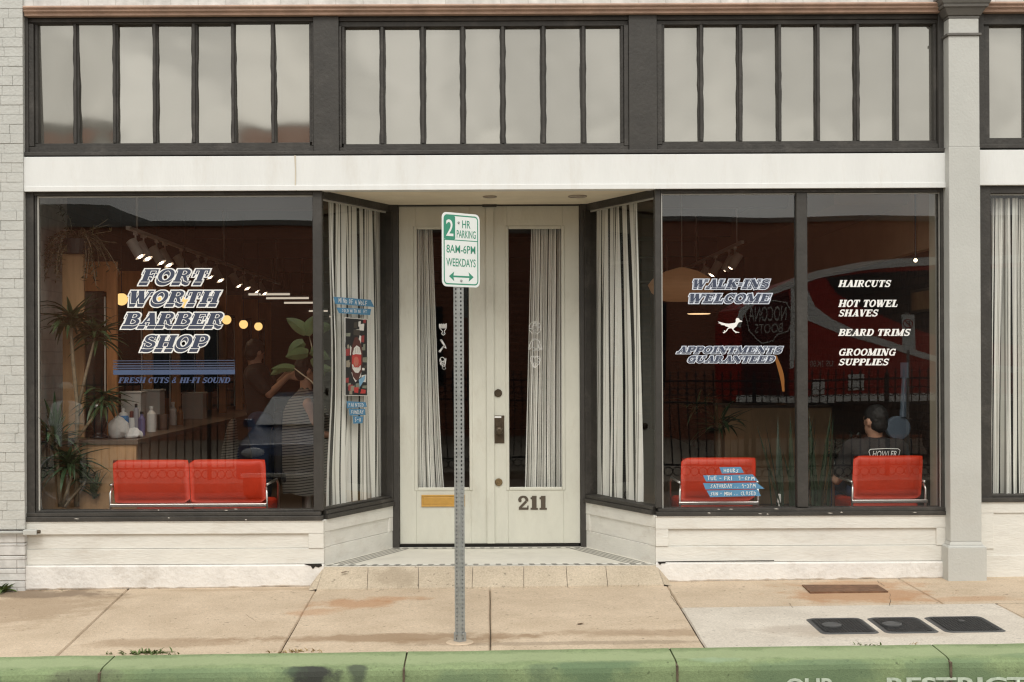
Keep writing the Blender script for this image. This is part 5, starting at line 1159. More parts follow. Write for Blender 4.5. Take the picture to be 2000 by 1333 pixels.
for k, (l, r, tp, y) in enumerate(((236, 275, 769, 1.5), (280, 312, 765, 2.2), (355, 396, 770, 4.2))):
    b = MB(); x0, x1 = PX(l, y, 800), PX(r, y, 800); b.box(x0, x1, y, y + .2, zct, PZ(tp, y, l)); b.box(x0 - .01, x1 + .01, y - .01, y + .21, PZ(tp, y, l) + .0005, PZ(tp, y, l) + .018)
    tag(b.build('counter_cabinet', mat('cabinet_white', (.50, .47, .43), .5, .08), bevel=.006), ['pale cabinet box on the counter behind the bottles', 'pale cabinet with a ledge beside the white spray bottle', 'farther pale cabinet box along the counter'][k], 'cabinet', 'pale cabinets on the counter')
# --- lamps
BULB = emit('spot_bulb', (1, .80, .58), 9); GLOBE = emit('globe_glow', (1, .62, .22), 1.25); TUBE = emit('tube_glow', (1, .86, .68), .62)
TRK = mat('white_track_metal', (.62, .60, .57), .4, .05)
def track(label, X, y0, y1, z):
    b = MB(); b.box(X - .018, X + .018, y0, y1, z, z + .03)
    for y in (y0 + .3, (y0 + y1) / 2, y1 - .3): b.box(X - .006, X + .006, y - .006, y + .006, z + .03, ZCL)
    tag(b.build('lighting_track', TRK), label, 'track')
TX, TZ = -3.05, 2.83
track('white lighting track hanging over the left wall of barber stations', TX, 1.1, 9.5, TZ); track('white lighting track hanging over the right side of the shop', 2.5, 3.0, 9.0, TZ + .02)
sp = None
seq = ['nearest', 'second', 'third', 'fourth', 'fifth', 'sixth', 'seventh', 'eighth', 'ninth', 'tenth', 'eleventh', 'twelfth']
def spot(X, y, z, lab, tilt):
    global sp
    if sp is None:
        sp = thing('spot_light', lab, 'spot light', (X, y, z), 'spot lights on the ceiling tracks')
        b = MB(); b.box(X - .015, X + .015, y - .03, y + .03, z - .025, z - .001); b.tube([(X, y, z - .02), (X, y, z - .10)], .008, 8); b.build('stem', TRK, sp)
        dv = Vector((.52, -.08, -.85)).normalized(); c = Vector((X, y, z - .14)); b = MB()
        b.tube([c - dv * .085, c - dv * .08, c + dv * .085], [.03, .046, .046], 18, cap=False); b.tube([c - dv * .086, c - dv * .085], [.03, .03], 18); b.build('lamp_head', TRK, sp)
        b = MB(); b.tube([c + dv * .080, c + dv * .088, c + dv * .094], [.024, .022, .010], 18); b.build('bulb', BULB, sp)
        ld = bpy.data.lights.new('spot_glow', 'SPOT'); ld.energy = 6; ld.color = (1, .74, .48); ld.shadow_soft_size = .03; ld.spot_size = R(95); ld.spot_blend = .6
        lo = bpy.data.objects.new('spot_glow', ld); COL.objects.link(lo); lo.location = c + dv * .12; lo.rotation_euler = (-dv).to_track_quat('Z', 'Y').to_euler(); join(lo, sp)
        return sp
    return dup(sp, (X, y, z), tilt, lab)
for k, y in enumerate((1.35, 1.62, 2.1, 2.42, 3.1, 3.9, 4.3, 4.9, 6.0, 6.6, 7.3, 7.9)): spot(TX, y, TZ, 'white spot light on the left track, %s from the window' % seq[k], [0, -.2, .1, -.15, .2, 0, .15, -.2, .1, -.1, .2, 0][k])
for k, y in enumerate((3.4, 3.75, 4.6, 5.4)): spot(2.5, y, TZ + .02, 'white spot light on the right track, %s from the window' % seq[k], math.pi * [.95, .85, 1.05, .9][k])
for k, (px, py, r, X) in enumerate(((238, 585, 12, -3.35), (307, 590, 12, -3.15), (361, 591, 11, -3.0), (443, 625, 9, -2.95), (476, 634, 8.5, -2.9), (505, 638, 8, -2.85))):
    q = at_x(px, py, X); rr_ = r / F * (q[1] + D)
    t = thing('globe_lamp', 'glowing yellow globe lamp along the left wall, %s from the window' % seq[k], 'globe lamp', q, 'glowing globe lamps along the left wall')
    b = MB(); b.ball(q, rr_, 0, 22, 14); b.build('globe', GLOBE, t, smooth=True)
    b = MB(); b.tube([(q[0], q[1], q[2] + rr_ * .9), (q[0], q[1], ZCL)], .004, 6); b.lathe([(.02, rr_ * .9), (.02, rr_ * 1.15), (0, rr_ * 1.2)], q, 10); b.build('cord', BLACK, t)
for k, (l, r, py) in enumerate(((470, 566, 575.5), (520, 603, 583), (555, 632, 592), (590, 640, 608), (620, 650, 619))):
    y = F * 1.0 / (705 - py) - D; q0, q1 = XZ(l, py, y), XZ(r, py, y)
    t = thing('tube_lamp', 'long white tube lamp across the shop ceiling, %s from the window' % seq[k], 'tube lamp', (q0[0], y, q0[1]), 'tube lamps across the shop ceiling')
    b = MB(); b.tube([(q0[0], y, q0[1]), (q1[0], y, q0[1])], .016, 10); b.build('tube', TUBE, t)
    b = MB(); b.box(q0[0], q1[0], y - .03, y + .03, q0[1] + .02, q0[1] + .05)
    for x in (q0[0] + .1, q1[0] - .1): b.box(x - .004, x + .004, y - .004, y + .004, q0[1] + .05, ZCL)
    b.build('housing', TRK, t)
q = at_x(247, 556, -3.5); t = thing('wall_lamp', 'small bright rectangular lamp beside the FORT lettering', 'lamp', q)
b = MB(); b.box(q[0] - .1, q[0] + .02, q[1], q[1] + .03, q[2] - .03, q[2] + .03); b.build('diffuser', emit('pale_lamp_glow', (1, .95, .82), 1.6), t)
b = MB(); b.box(q[0] - .11, q[0] + .03, q[1] + .031, q[1] + .06, q[2] - .04, q[2] + .04); b.build('housing', TRK, t)
def veneer_lamp():
    m = mat('tan_veneer', (.46, .29, .17), .6, .12, 3, .1, 30, streak=(1, 1, 12)); p = m.node_tree.nodes['Principled BSDF']
    p.inputs['Emission Color'].default_value = (.62, .30, .13, 1); p.inputs['Emission Strength'].default_value = .11; return m   # a lit lamp glows dimly through its shade
# flat pendant, small bare bulb, orange paper lamp on the right
y = 3.0; x, z = XZ(1332, 557, y); t = thing('pendant_lamp', 'wide tan woven pendant lamp on a thin cord in the right window', 'pendant lamp', (x, y, z))
b = MB(); b.lathe([(.0, .172), (.03, .172), (.16, .135), (.29, .06), (.335, .0), (.30, -.075), (.20, -.15), (.16, -.16)], (x, y, z), 36)
b.build('lamp_shade', veneer_lamp(), t, smooth=True)
b = MB(); b.tube([(x, y, z + .17), (x, y, ZCL)], .004, 6); b.build('cord', TRK, t)
q = at_x(1789, 509, 3.45); b = MB(); b.ball(q, .014, 0, 14, 10); t = thing('bare_bulb', 'single bright bare bulb at the upper right of the right window', 'bulb', q)
b.build('bulb', emit('bare_bulb_glow', (1, .78, .52), 9), t, smooth=True); b = MB(); b.tube([(q[0], q[1], q[2] + .02), (q[0] + .0, q[1], ZCL)], .008, 8); b.build('cord', BLACK, t)
y = 7.0; x, z = XZ(1365, 613, y); t = thing('disc_lamp', 'thin glowing disc lamp above the running bird decal', 'disc lamp', (x, y, z))
b = MB(); b.lathe([(.0, -.01), (.13, -.008), (.15, .0)], (x, y, z), 24); b.build('diffuser', emit('disc_glow', (1, .66, .34), 1.4), t); b = MB(); b.lathe([(.15, .001), (.13, .03), (0, .05)], (x, y, z), 24); b.tube([(x, y, z + .05), (x, y, ZCL)], .005, 6); b.build('housing', BRONZE, t)
y = 5.2; t = thing('paper_floor_lamp', 'tall curved orange glowing floor lamp behind the mullion', 'floor lamp', (PX(1522, y, 740), y, IF))
b = MB(); n = 10; vs = []
for i in range(n + 1):
    v = i / n; pc = 1514 + 15 * math.sin(v * 1.6); wpx = .8 + 3.6 * math.sin(math.pi * min(1, .15 + v * .8)); py = 695 + 70 * v
    for s_ in (-1, 1): xx, zz = XZ(pc + s_ * wpx, py, y); vs.append((xx, y - .03 * math.sin(math.pi * v), zz))
    xx, zz = XZ(pc, py, y); vs.append((xx, y - .09, zz))
b.add(vs, [f for i in range(n) for f in ((3 * i, 3 * i + 2, 3 * i + 5, 3 * i + 3), (3 * i + 2, 3 * i + 1, 3 * i + 4, 3 * i + 5), (3 * i + 1, 3 * i, 3 * i + 3, 3 * i + 4))]); b.build('lamp_shade', emit('paper_glow', (1, .40, .11), .26), t, smooth=True)
b = MB(); x, z = XZ(1527, 766, y); b.tube([(x, y, IF), (x, y, z + .02)], .012, 8); b.lathe([(.14, 0), (.14, .02), (0, .03)], (x, y, IF), 18); b.build('stand', BLACK, t)
# --- seats in the windows
def seat_unit(name, label, cat, l, r, tp, bt, y, ncush, barl, barr, rot=0.):
    x0, x1 = PX(l, y, 940), PX(r, y, 940); z1, z0 = PZ(tp, y, (l + r) / 2), PZ(bt, y, (l + r) / 2); xm = (x0 + x1) / 2
    t = thing(name, label, cat, (xm, y + .4, IF)); wd = (x1 - x0) / ncush
    for i in range(ncush):
        a, c = x0 + wd * i + .0015, x0 + wd * (i + 1) - .0015
        b = MB(); nx, nz = 14, 12; vs = []
        for s_ in (0, 1):
            for j in range(nz + 1):
                for k in range(nx + 1):
                    u, v = k / nx, j / nz; puff = (1 - abs(2 * u - 1) ** 12) * (1 - abs(2 * v - 1) ** 10)
                    du = 2 * u - 1; dv = 2 * v - 1; rc = 1 - .005 * max(0, abs(du) - .75) * 4 * max(0, abs(dv) - .75) * 4 * 4
                    X_ = (a + c) / 2 + du * (c - a) / 2 * rc; Z_ = (z0 + z1) / 2 + dv * (z1 - z0) / 2 * rc
                    vs.append((X_, y + .05 + (-.03 if s_ == 0 else .045) * puff + .10 * (v - .5) * -.6, Z_ - .006 * (1 - puff)))
        m = (nx + 1) * (nz + 1)
        fs = [(o + j * (nx + 1) + k, o + j * (nx + 1) + k + 1, o + (j + 1) * (nx + 1) + k + 1, o + (j + 1) * (nx + 1) + k) for o in (0, m) for j in range(nz) for k in range(nx)]
        ed = [k for k in range(nx + 1)] + [j * (nx + 1) + nx for j in range(1, nz + 1)] + [nz * (nx + 1) + k for k in range(nx - 1, -1, -1)] + [j * (nx + 1) for j in range(nz - 1, 0, -1)]
        fs += [(ed[i_], ed[(i_ + 1) % len(ed)], m + ed[(i_ + 1) % len(ed)], m + ed[i_]) for i_ in range(len(ed))]
        b.add(vs, fs); b.build('back_cushion', RED, t, smooth=True)
        b = MB(); b.box(a, c, y + .12, y + .68, IF + .30, IF + .44); b.build('seat_cushion', RED, t, bevel=.04, bseg=4)
    b = MB(); b.pbox(barl, barr, bt + 1.5, bt + 8, y - .02, y + .015); b.build('base_rail', CHROME, t, bevel=.004)
    b = MB()
    for x, s_ in ((x0 - .012, -1), (x1 + .012, 1)):
        b.tube([(x, y + .02, IF), (x, y + .01, z0 - .02), (x, y + .0, z0 + .08), (x - s_ * .008, y + .03, z0 + .12)], .009, 8); b.tube([(x, y + .6, IF), (x, y + .6, IF + .55), (x, y + .5, IF + .6), (x, y + .02, IF + .6)], .011, 8)
    b.build('chrome_leg', CHROME, t, smooth=True)
    b = MB(); b.box(x0, x1, y + .02, y + .64, IF + .25, IF + .299); b.build('seat_base', BLACK, t)
    return t
ys_ = .30
seat_unit('sofa', 'red two seat sofa with chrome base seen from behind in the left window', 'sofa', 218, 518, 897, 983, ys_, 2, 214, 520)
seat_unit('lounge_chair', 'red lounge chair with the hours notice in front of it', 'chair', 1331, 1478, 893, 979, ys_, 1, 1326, 1482)
seat_unit('lounge_chair', 'red lounge chair in which a man in a black shirt sits', 'chair', 1668, 1805, 889, 975, ys_, 1, 1664, 1812)
# --- reception desk, column, picture, instrument
y = 4.4; b = MB(); t = thing('reception_desk', 'tan wooden reception desk behind the red lounge chairs', 'desk', (PX(1550, y, 880), y, IF))
b.box(PX(1416, y, 830), PX(1690, y, 830), y, y + .05, IF, PZ(797, y, 1500)); b.box(PX(1416, y, 830), PX(1416, y, 830) + .04, y + .051, y + .7, IF, PZ(797, y, 1500)); b.build('front_panel', WOODD, t)
b = MB(); b.box(PX(1414, y, 830), PX(1692, y, 830), y - .03, y + .72, PZ(796.8, y, 1500), PZ(793, y, 1500) + .01); b.build('desk_top', DARKW, t, bevel=.004)
b = MB(); y = 6.2; b.box(PX(1672, y, 640), PX(1718, y, 640), y, y + .28, IF, ZCL); tag(b.build('interior_column', mat('grey_column_paint', (.36, .36, .32), .7, .08)), 'square grey column rising behind the service list', 'column')
b = MB(); x0 = XI1 - .03; qa, qb = at_x(1780, 560, XI1 - .02), at_x(1828, 610, XI1 - .02)
t = thing('framed_picture', 'dark framed picture with a pale streak on the right wall', 'picture', qa)
b.box(x0, XI1 - .001, min(qa[1], qb[1]), max(qa[1], qb[1]), PZ(607, qb[1], 1800), PZ(560, qb[1], 1800)); b.build('frame', DARKW, t)
b = MB(); b.box(x0 - .004, x0 - .0005, min(qa[1], qb[1]) + .06, max(qa[1], qb[1]) - .06, PZ(602, qb[1], 1800), PZ(566, qb[1], 1800)); b.build('print', mat('brown_print', (.12, .06, .03), .4, .6, 6, col2=(.35, .22, .12)), t)
y = 1.3; x, z = XZ(1752, 836, y); t = thing('banjo', 'blue grey round bodied banjo leaning behind the seated man', 'banjo', (x, y, IF))
BAN = mat('blue_grey_wood', (.13, .17, .22), .5, .15, 6)
b = MB(); r = 23 / F * (y + D); b.lathe([(r * .9, .03), (r, .02), (r, -.05), (r * .93, -.055)], (x, y, z), 30, 0, 'y'); b.build('rim', BAN, t)
b = MB(); b.lathe([(0, -.053), (r * .92, -.0535)], (x, y, z), 30, 0, 'y'); b.build('drum_head', mat('pale_drum_skin', (.34, .37, .40), .5, .2, 5), t)
b = MB(); xa, za = XZ(1760, 815, y); xb, zb_ = XZ(1765, 738, y); b.tube([(xa, y - .05, za), (xb, y - .02, zb_)], [.028, .022], 10); b.box(xb - .03, xb + .03, y - .035, y + .0, zb_, zb_ + .13); b.build('neck', BAN, t)
b = MB(); b.tube([(x - .1, y - .05, z - r * .9), (x - .16, y + .02, IF)], .012, 8); b.tube([(x + .1, y - .05, z - r * .9), (x + .16, y + .02, IF)], .012, 8); b.tube([(x, y + .03, z), (x, y + .3, IF)], .012, 8); b.build('stand', BLACK, t)
y = .35; x, z = XZ(1522, 974, y); t = thing('wall_outlet', 'small white outlet box low beside the red chair in the right window', 'outlet', (x, y, z))
b = MB(); b.box(x - .014, x + .014, y, y + .03, z - .035, z + .035); b.box(x - .006, x + .006, y + .005, y + .02, IF, z - .0351); b.build('box', WPL, t, bevel=.004)
b = MB(); b.tube([XZ(77, p, .09)[:1] + (.09,) + XZ(77, p, .09)[1:] for p in (378, 500, 700, 900, 950)] + [(PX(82, .09, 990), .09, PZ(995, .09, 82))], .004, 6)
tag(b.build('power_cord', WPL, smooth=True), 'thin white power cord down the left edge of the left window', 'cord')
# --- plants
def potted(name, label, x, y, stems, rosettes, mleaf, seed, pot=(.13, .28), cat='plant', nl=34, lw=.034, droop=3.0):
    r = random.Random(seed); t = thing(name, label, cat, (x, y, IF))
    if pot:
        b = MB(); R_, h = pot; b.lathe([(R_ * .75, 0), (R_, h), (R_ * .9, h), (R_ * .88, h - .03), (0, h - .03)], (x, y, IF), 22); b.build('pot', TERRA, t)
    b = MB()
    for path, ra in stems: b.tube(path, [ra * (1 - .4 * i / (len(path) - 1)) for i in range(len(path))], 8)
    if stems: b.build('stem', STEM, t, smooth=True)
    b = MB()
    for c, L_, n, up in rosettes:
        for i in range(n):
            a = i * 2.399 + r.uniform(-.3, .3); e = up + r.uniform(-.55, .55)
            b.blade(Vector(c) + Vector((r.uniform(-.02, .02), r.uniform(-.02, .02), r.uniform(-.05, .05))), (math.cos(a) * math.cos(e), math.sin(a) * math.cos(e), math.sin(e)), L_ * r.uniform(.5, 1.2), lw * r.uniform(.6, 1.35), droop * r.uniform(.2, 2.0), 6)
    b.build('leaves', mleaf, t); return t
def V(px, py, y): x, z = XZ(px, py, y); return Vector((x, y, z))
y = .34
potted('dracaena', 'tall dracaena with three tufts of thin drooping leaves left of the lettering', PX(150, y, 990), y,
       [([V(150, 990, y), V(148, 900, y), V(152, 800, y), V(142, 700, y), V(138, 632, y)], .022), ([V(152, 800, y), V(168, 730, y + .05), V(186, 660, y + .08)], .016), ([V(149, 860, y), V(178, 820, y - .02), V(200, 780, y)], .014)],
       [(V(138, 628, y), .32, 64, .45), (V(186, 655, y + .08), .28, 52, .4), (V(201, 778, y), .28, 56, .05)], LEAF, 2, nl=40)
y = .26
potted('yucca', 'low dark yucca with arching leaves in the left window corner', PX(118, y, 990), y, [([V(118, 990, y), V(112, 900, y), V(108, 860, y)], .02), ([V(122, 990, y), V(140, 930, y)], .018), ([V(125, 990, y), V(168, 940, y + .1)], .015)],
       [(V(104, 862, y), .36, 56, .7), (V(135, 905, y), .32, 64, .35), (V(165, 940, y + .12), .24, 40, .5), (V(95, 915, y + .05), .22, 30, .2), (V(185, 965, y + .1), .2, 24, .9)], LEAFD, 3, lw=.03, droop=3.4)
# hanging plant on the plywood panel
yh = .60; c = V(160, 478, yh); r = random.Random(5); t = thing('hanging_plant', 'twiggy trailing plant on top of the plywood panel', 'plant', c)
b = MB(); cpot = V(150, 482, yh + .04); b.lathe([(.07, -.06), (.11, .06), (.10, .06), (.09, .03), (0, .03)], cpot, 18); b.build('basket', DARKM, t)
b = MB(); lf = MB()
for i in range(46):
    a = r.uniform(0, 6.28); p = Vector(cpot) + Vector((0, 0, .05)); d = Vector((math.cos(a) * .8 + .15, math.sin(a) * .3, r.uniform(.0, 1.0))); path = [p.copy()]
    n = r.randint(5, 11) if i > 6 else 7
    for s_ in range(n):
        p = p + d.normalized() * .045; d = d + Vector((r.uniform(-.3, .3), r.uniform(-.15, .15), -.38 if i > 6 else -.02)); path.append(p.copy())
        for _ in range(2): lf.blade(p, (r.uniform(-1, 1), r.uniform(-.6, .6), r.uniform(-.8, .5)), .045, .014, 4, 3)
    b.tube(path, .0032, 5)
b.build('stem', STEM, t); lf.build('leaves', mat('olive_leaf', (.09, .075, .03), .6, .4, 20), t)
# fiddle leaf plant by the corner post
y = .50; t = thing('rubber_plant', 'broad leaved plant with a thin stem beside the left corner post', 'plant', (PX(628, y, 985), y, IF)); r = random.Random(9)
b = MB(); b.lathe([(.11, 0), (.14, .26), (.12, .26), (.12, .23), (0, .23)], (PX(628, y, 985), y, IF), 20); b.build('pot', TERRA, t)
b = MB(); st = [V(628, 985, y), V(624, 880, y), V(627, 770, y), V(608, 745, y), V(572, 718, y)]; b.tube(st, [.012, .011, .009, .006, .004], 8); b.tube([V(627, 775, y), V(612, 690, y + .05), V(600, 640, y + .05)], [.009, .006, .004], 8); b.build('stem', STEM, t, smooth=True)
b = MB()
for px, py, dx, dz, L_, w_ in ((600, 652, -.5, .5, .19, .10), (598, 655, .3, .8, .16, .09), (602, 690, -1, .0, .17, .10), (606, 685, 1, -.3, .16, .09), (610, 700, .7, -.9, .16, .08), (575, 720, -1, .15, .17, .07), (560, 716, -.8, -.3, .14, .06), (606, 645, .9, .3, .17, .10), (612, 720, 1, .1, .15, .08), (594, 668, -.9, -.5, .15, .09)):
    b.blade(V(px, py, y), (dx, r.uniform(-.3, .3), dz), L_ * 1.1, w_ * 1.1, 2.0, 7, fold=.12, face=(r.uniform(-.3, .3), 1, .45))
b.build('leaves', mat('glossy_leaf', (.05, .08, .03), .35, .3, 12), t)
def snake(label, px, y, n, h, seed, pw=.13):
    r = random.Random(seed); x = PX(px, y, 960); t = thing('snake_plant', label, 'plant', (x, y, IF), 'snake plants in the right window'); b = MB()
    b.lathe([(pw * .8, 0), (pw, .3), (pw * .9, .3), (pw * .88, .26), (0, .26)], (x, y, IF), 20); b.build('pot', TERRA, t); b = MB()
    for i in range(n):
        b.blade((x + r.gauss(0, pw * .4), y + r.gauss(0, .04), IF + .2), (r.gauss(0, .16), r.gauss(0, .1), 1), h * r.uniform(.65, 1.05), r.uniform(.035, .06), r.uniform(0, .25), 7, fold=.2)
    b.build('leaves', mat('banded_leaf', (.022, .042, .02), .4, .5, 14), t)
snake('tall snake plant left of the window mullion', 1540, .42, 12, .92, 1); snake('tall snake plant right of the window mullion', 1592, .5, 8, .95, 2, .09)
y = 2.2; potted('potted_palm', 'dim feathery potted plant left of the reception desk', PX(1405, y, 900), y, [([V(1405, 900, y), V(1404, 830, y)], .02)], [(V(1404, 832, y), .34, 40, .5), (V(1360, 800, y + .2), .3, 26, .4)], LEAFD, 12, lw=.03)
y = .95; potted('potted_fern', 'dark curly leaved plant left of the seated man', PX(1655, y, 900), y, [([V(1655, 960, y), V(1655, 880, y)], .02)], [(V(1655, 872, y), .17, 80, .4), (V(1640, 880, y), .15, 50, .3), (V(1672, 868, y), .13, 50, .5)], mat('blackish_leaf', (.02, .026, .02), .5, .4, 14), 13, lw=.04, droop=7)
# ================================================================== PEOPLE
def fingers(segs, wrist, d, side, up, curl=.5, s=1.0):
    """palm and five separate fingers: d along the hand, side towards the thumb, up out of the back of the hand"""
    w_, d, side, up = Vector(wrist), Vector(d).normalized(), Vector(side).normalized(), Vector(up).normalized()
    k = w_ + d * .09 * s
    for i, (o, L_) in enumerate(((.03, .075), (.010, .085), (-.010, .08), (-.03, .062))):
        b0 = k + side * o * s; segs.append((w_ + d * .015 + side * o * .6 * s, .015 * s, b0, .0125 * s))
        d1 = (d - up * curl * .6).normalized(); d2 = (d - up * curl * 1.6).normalized()
        m = b0 + d1 * L_ * .5 * s; e = m + d2 * L_ * .5 * s
        segs += [(b0, .0105 * s, m, .0095 * s), (m, .0095 * s, e, .0082 * s)]
    t0 = w_ + d * .03 * s + side * .025 * s; t1 = t0 + (d * .6 + side * .8).normalized() * .04 * s; t2 = t1 + (d - up * .4).normalized() * .035 * s
    segs += [(t0, .014 * s, t1, .012 * s), (t1, .012 * s, t2, .0095 * s)]
def head_parts(c, fwd, s=1.0):
    """ellipsoids for skull, jaw, nose, brow, ears around head centre c, facing fwd"""
    c, f = Vector(c), Vector(fwd).normalized(); side = f.cross(Vector((0, 0, 1))).normalized(); up = side.cross(f).normalized()
    M = Matrix((side, f, up)).transposed()
    B = [(c + up * .02 * s, (.074 * s, .095 * s, .10 * s), M), (c + f * .03 * s - up * .055 * s, (.055 * s, .06 * s, .06 * s), M), (c + f * .095 * s - up * .015 * s, (.013 * s, .02 * s, .025 * s), M),
         (c + f * .082 * s + up * .022 * s, (.045 * s, .012 * s, .010 * s), M), (c + f * .078 * s - up * .055 * s, (.022 * s, .012 * s, .008 * s), M), (c + f * .075 * s - up * .088 * s, (.022 * s, .02 * s, .018 * s), M)]
    for k in (-1, 1): B.append((c + side * .076 * s * k - up * .005 * s, (.012 * s, .022 * s, .033 * s), M))
    return B, M, up
def hair_mesh(c, fwd, M, up, s=1.0, low=.0):
    c = Vector(c); f = Vector(fwd).normalized()
    me = blob([], .009, 3, [(c + up * .035 * s - f * .012 * s, (.081 * s, .098 * s, .098 * s), M), (c - f * .04 * s - up * (.02 + low) * s, (.070 * s, .062 * s, .07 * s), M)])
    for v in me.vertices: v.co += v.normal * (.005 * mnoise.noise(v.co * 60) + .004 * mnoise.noise(v.co * 22))
    return me
def eyes(c, f, M, up, parent, s=1.0):
    c, f = Vector(c), Vector(f).normalized(); side = f.cross(Vector((0, 0, 1))).normalized()
    for k in (-1, 1):
        b = MB(); b.ball(c + f * .079 * s + side * .030 * s * k + up * .006 * s, .0105 * s, 0, 12, 8); b.build('eye', mat('dark_eye', (.03, .02, .015), .2), parent, smooth=True)
# --- man sitting in the right chair, seen from behind
y = .62; hc = V(1709, 823, y - .02); fw = Vector((-.55, .83, 0)).normalized()
t = thing('person', 'dark haired man in black lettered T-shirt seated with his back to the window', 'person', (hc.x, y, IF))
segs = []; Bq, M, up = head_parts(hc, fw, 1.04)
sh = V(1709, 868, y + .02); sl_, sr_ = sh + Vector((-.20, .0, -.03)), sh + Vector((.20, .0, -.03)); hip = Vector((sh.x, y + .18, IF + .50))
segs += [(hc - up * .06, .058, sh + Vector((0, 0, .02)), .062), (sl_, .07, sr_, .07), (sh - Vector((0, 0, .06)), .13, hip + Vector((0, 0, .12)), .13), (sh + Vector((-.08, 0, -.08)), .11, hip + Vector((-.06, 0, .1)), .12), (sh + Vector((.08, 0, -.08)), .11, hip + Vector((.06, 0, .1)), .12)]
shirt = [(sl_ + Vector((.02, 0, 0)), .080, sr_ - Vector((.02, 0, 0)), .080), (sh - Vector((0, 0, .06)), .145, hip, .15), (sh + Vector((-.09, 0, -.1)), .12, hip + Vector((-.07, 0, .05)), .13), (sh + Vector((.09, 0, -.1)), .12, hip + Vector((.07, 0, .05)), .13), (sh + Vector((0, 0, .0)), .078, sh - Vector((0, 0, .05)), .12)]
for s_, S in ((-1, sl_), (1, sr_)):
    el = S + Vector((s_ * .09, .10, -.27)); wr_ = Vector((sh.x + s_ * .13, y + .42, IF + .62))
    segs += [(S, .052, el, .042), (el, .040, wr_, .028)]; fingers(segs, wr_, (-.2 * s_, 1, -.3), (-s_, 0, .2), (0, .2, 1), .6)
    shirt += [(S, .072, S.lerp(el, .72), .064)]
    kn = hip + Vector((s_ * .14, .46, .02)); ft = Vector((kn.x, kn.y + .04, IF + .08)); hp = hip + Vector((s_ * .10, 0, 0))
    segs += [(hp, .085, kn, .058), (kn, .055, ft, .04), (ft, .04, ft + Vector((0, .16, -.03)), .035)]
body = meshobj('body', blob(segs, .010, 4, Bq), SKIN, t)
meshobj('hair', hair_mesh(hc, fw, M, up, 1.06, .0), HAIR, t); eyes(hc, fw, M, up, t)
ts = meshobj('t_shirt', blob(shirt, .012, 8), TEEB, t)
trs = []
for s_ in (-1, 1):
    kn = hip + Vector((s_ * .14, .46, .02)); ft = Vector((kn.x, kn.y + .04, IF + .12)); hp = hip + Vector((s_ * .10, 0, 0)); trs += [(hp, .098, kn, .07), (kn, .068, ft, .055)]
trs.append((hip + Vector((-.1, 0, 0)), .11, hip + Vector((.1, 0, 0)), .11)); meshobj('trousers', blob(trs, .014, 6), DENIM, t)
for s_ in (-1, 1):
    kn = hip + Vector((s_ * .14, .46, .02)); b = MB(); b.ball((kn.x, kn.y + .11, IF + .045), (.05, .14, .05), 0, 16, 10); b.build('shoe', BLACK, t, smooth=True)
# shirt print: box outline with lettering, wrapped onto the back
back_y = {}
def on_back(px, py):
    """first point of the shirt behind the pixel"""
    o = Vector((0, -D, ZC)); x1, z1 = XZ(px, py, 0); d = (Vector((x1, 0, z1)) - o).normalized()
    hit, loc, nn, _ = ts.ray_cast(o, d); 
    return (loc - d * .004) if hit else Vector((*V(px, py, y - .13),))
bpy.context.view_layer.update()
def linepx(b, pts, wd):
    for (x0, y0), (x1, y1) in zip(pts, pts[1:]):
        n = max(1, int(math.hypot(x1 - x0, y1 - y0) / 3)); nx, ny = -(y1 - y0), (x1 - x0); q = math.hypot(nx, ny) or 1; nx, ny = nx / q * wd / 2, ny / q * wd / 2
        for i in range(n):
            a0, a1 = i / n, (i + 1) / n; p0 = (x0 + (x1 - x0) * a0, y0 + (y1 - y0) * a0); p1 = (x0 + (x1 - x0) * a1, y0 + (y1 - y0) * a1)
            b.add([on_back(p0[0] - nx, p0[1] - ny), on_back(p0[0] + nx, p0[1] + ny), on_back(p1[0] + nx, p1[1] + ny), on_back(p1[0] - nx, p1[1] - ny)], [(0, 1, 2, 3)])
b = MB(); linepx(b, [(1700, 892), (1697, 882), (1700, 878), (1730, 876.5), (1754, 877), (1758, 880), (1755, 892)], 1.2)
b.build('print_outline', WVIN, ts)
plaintext('HOWLER', lambda u, v: on_back(1704 + 47 * u + 2 * v, 893 - 12 * v), 'shirt_lettering', WVIN, ts)
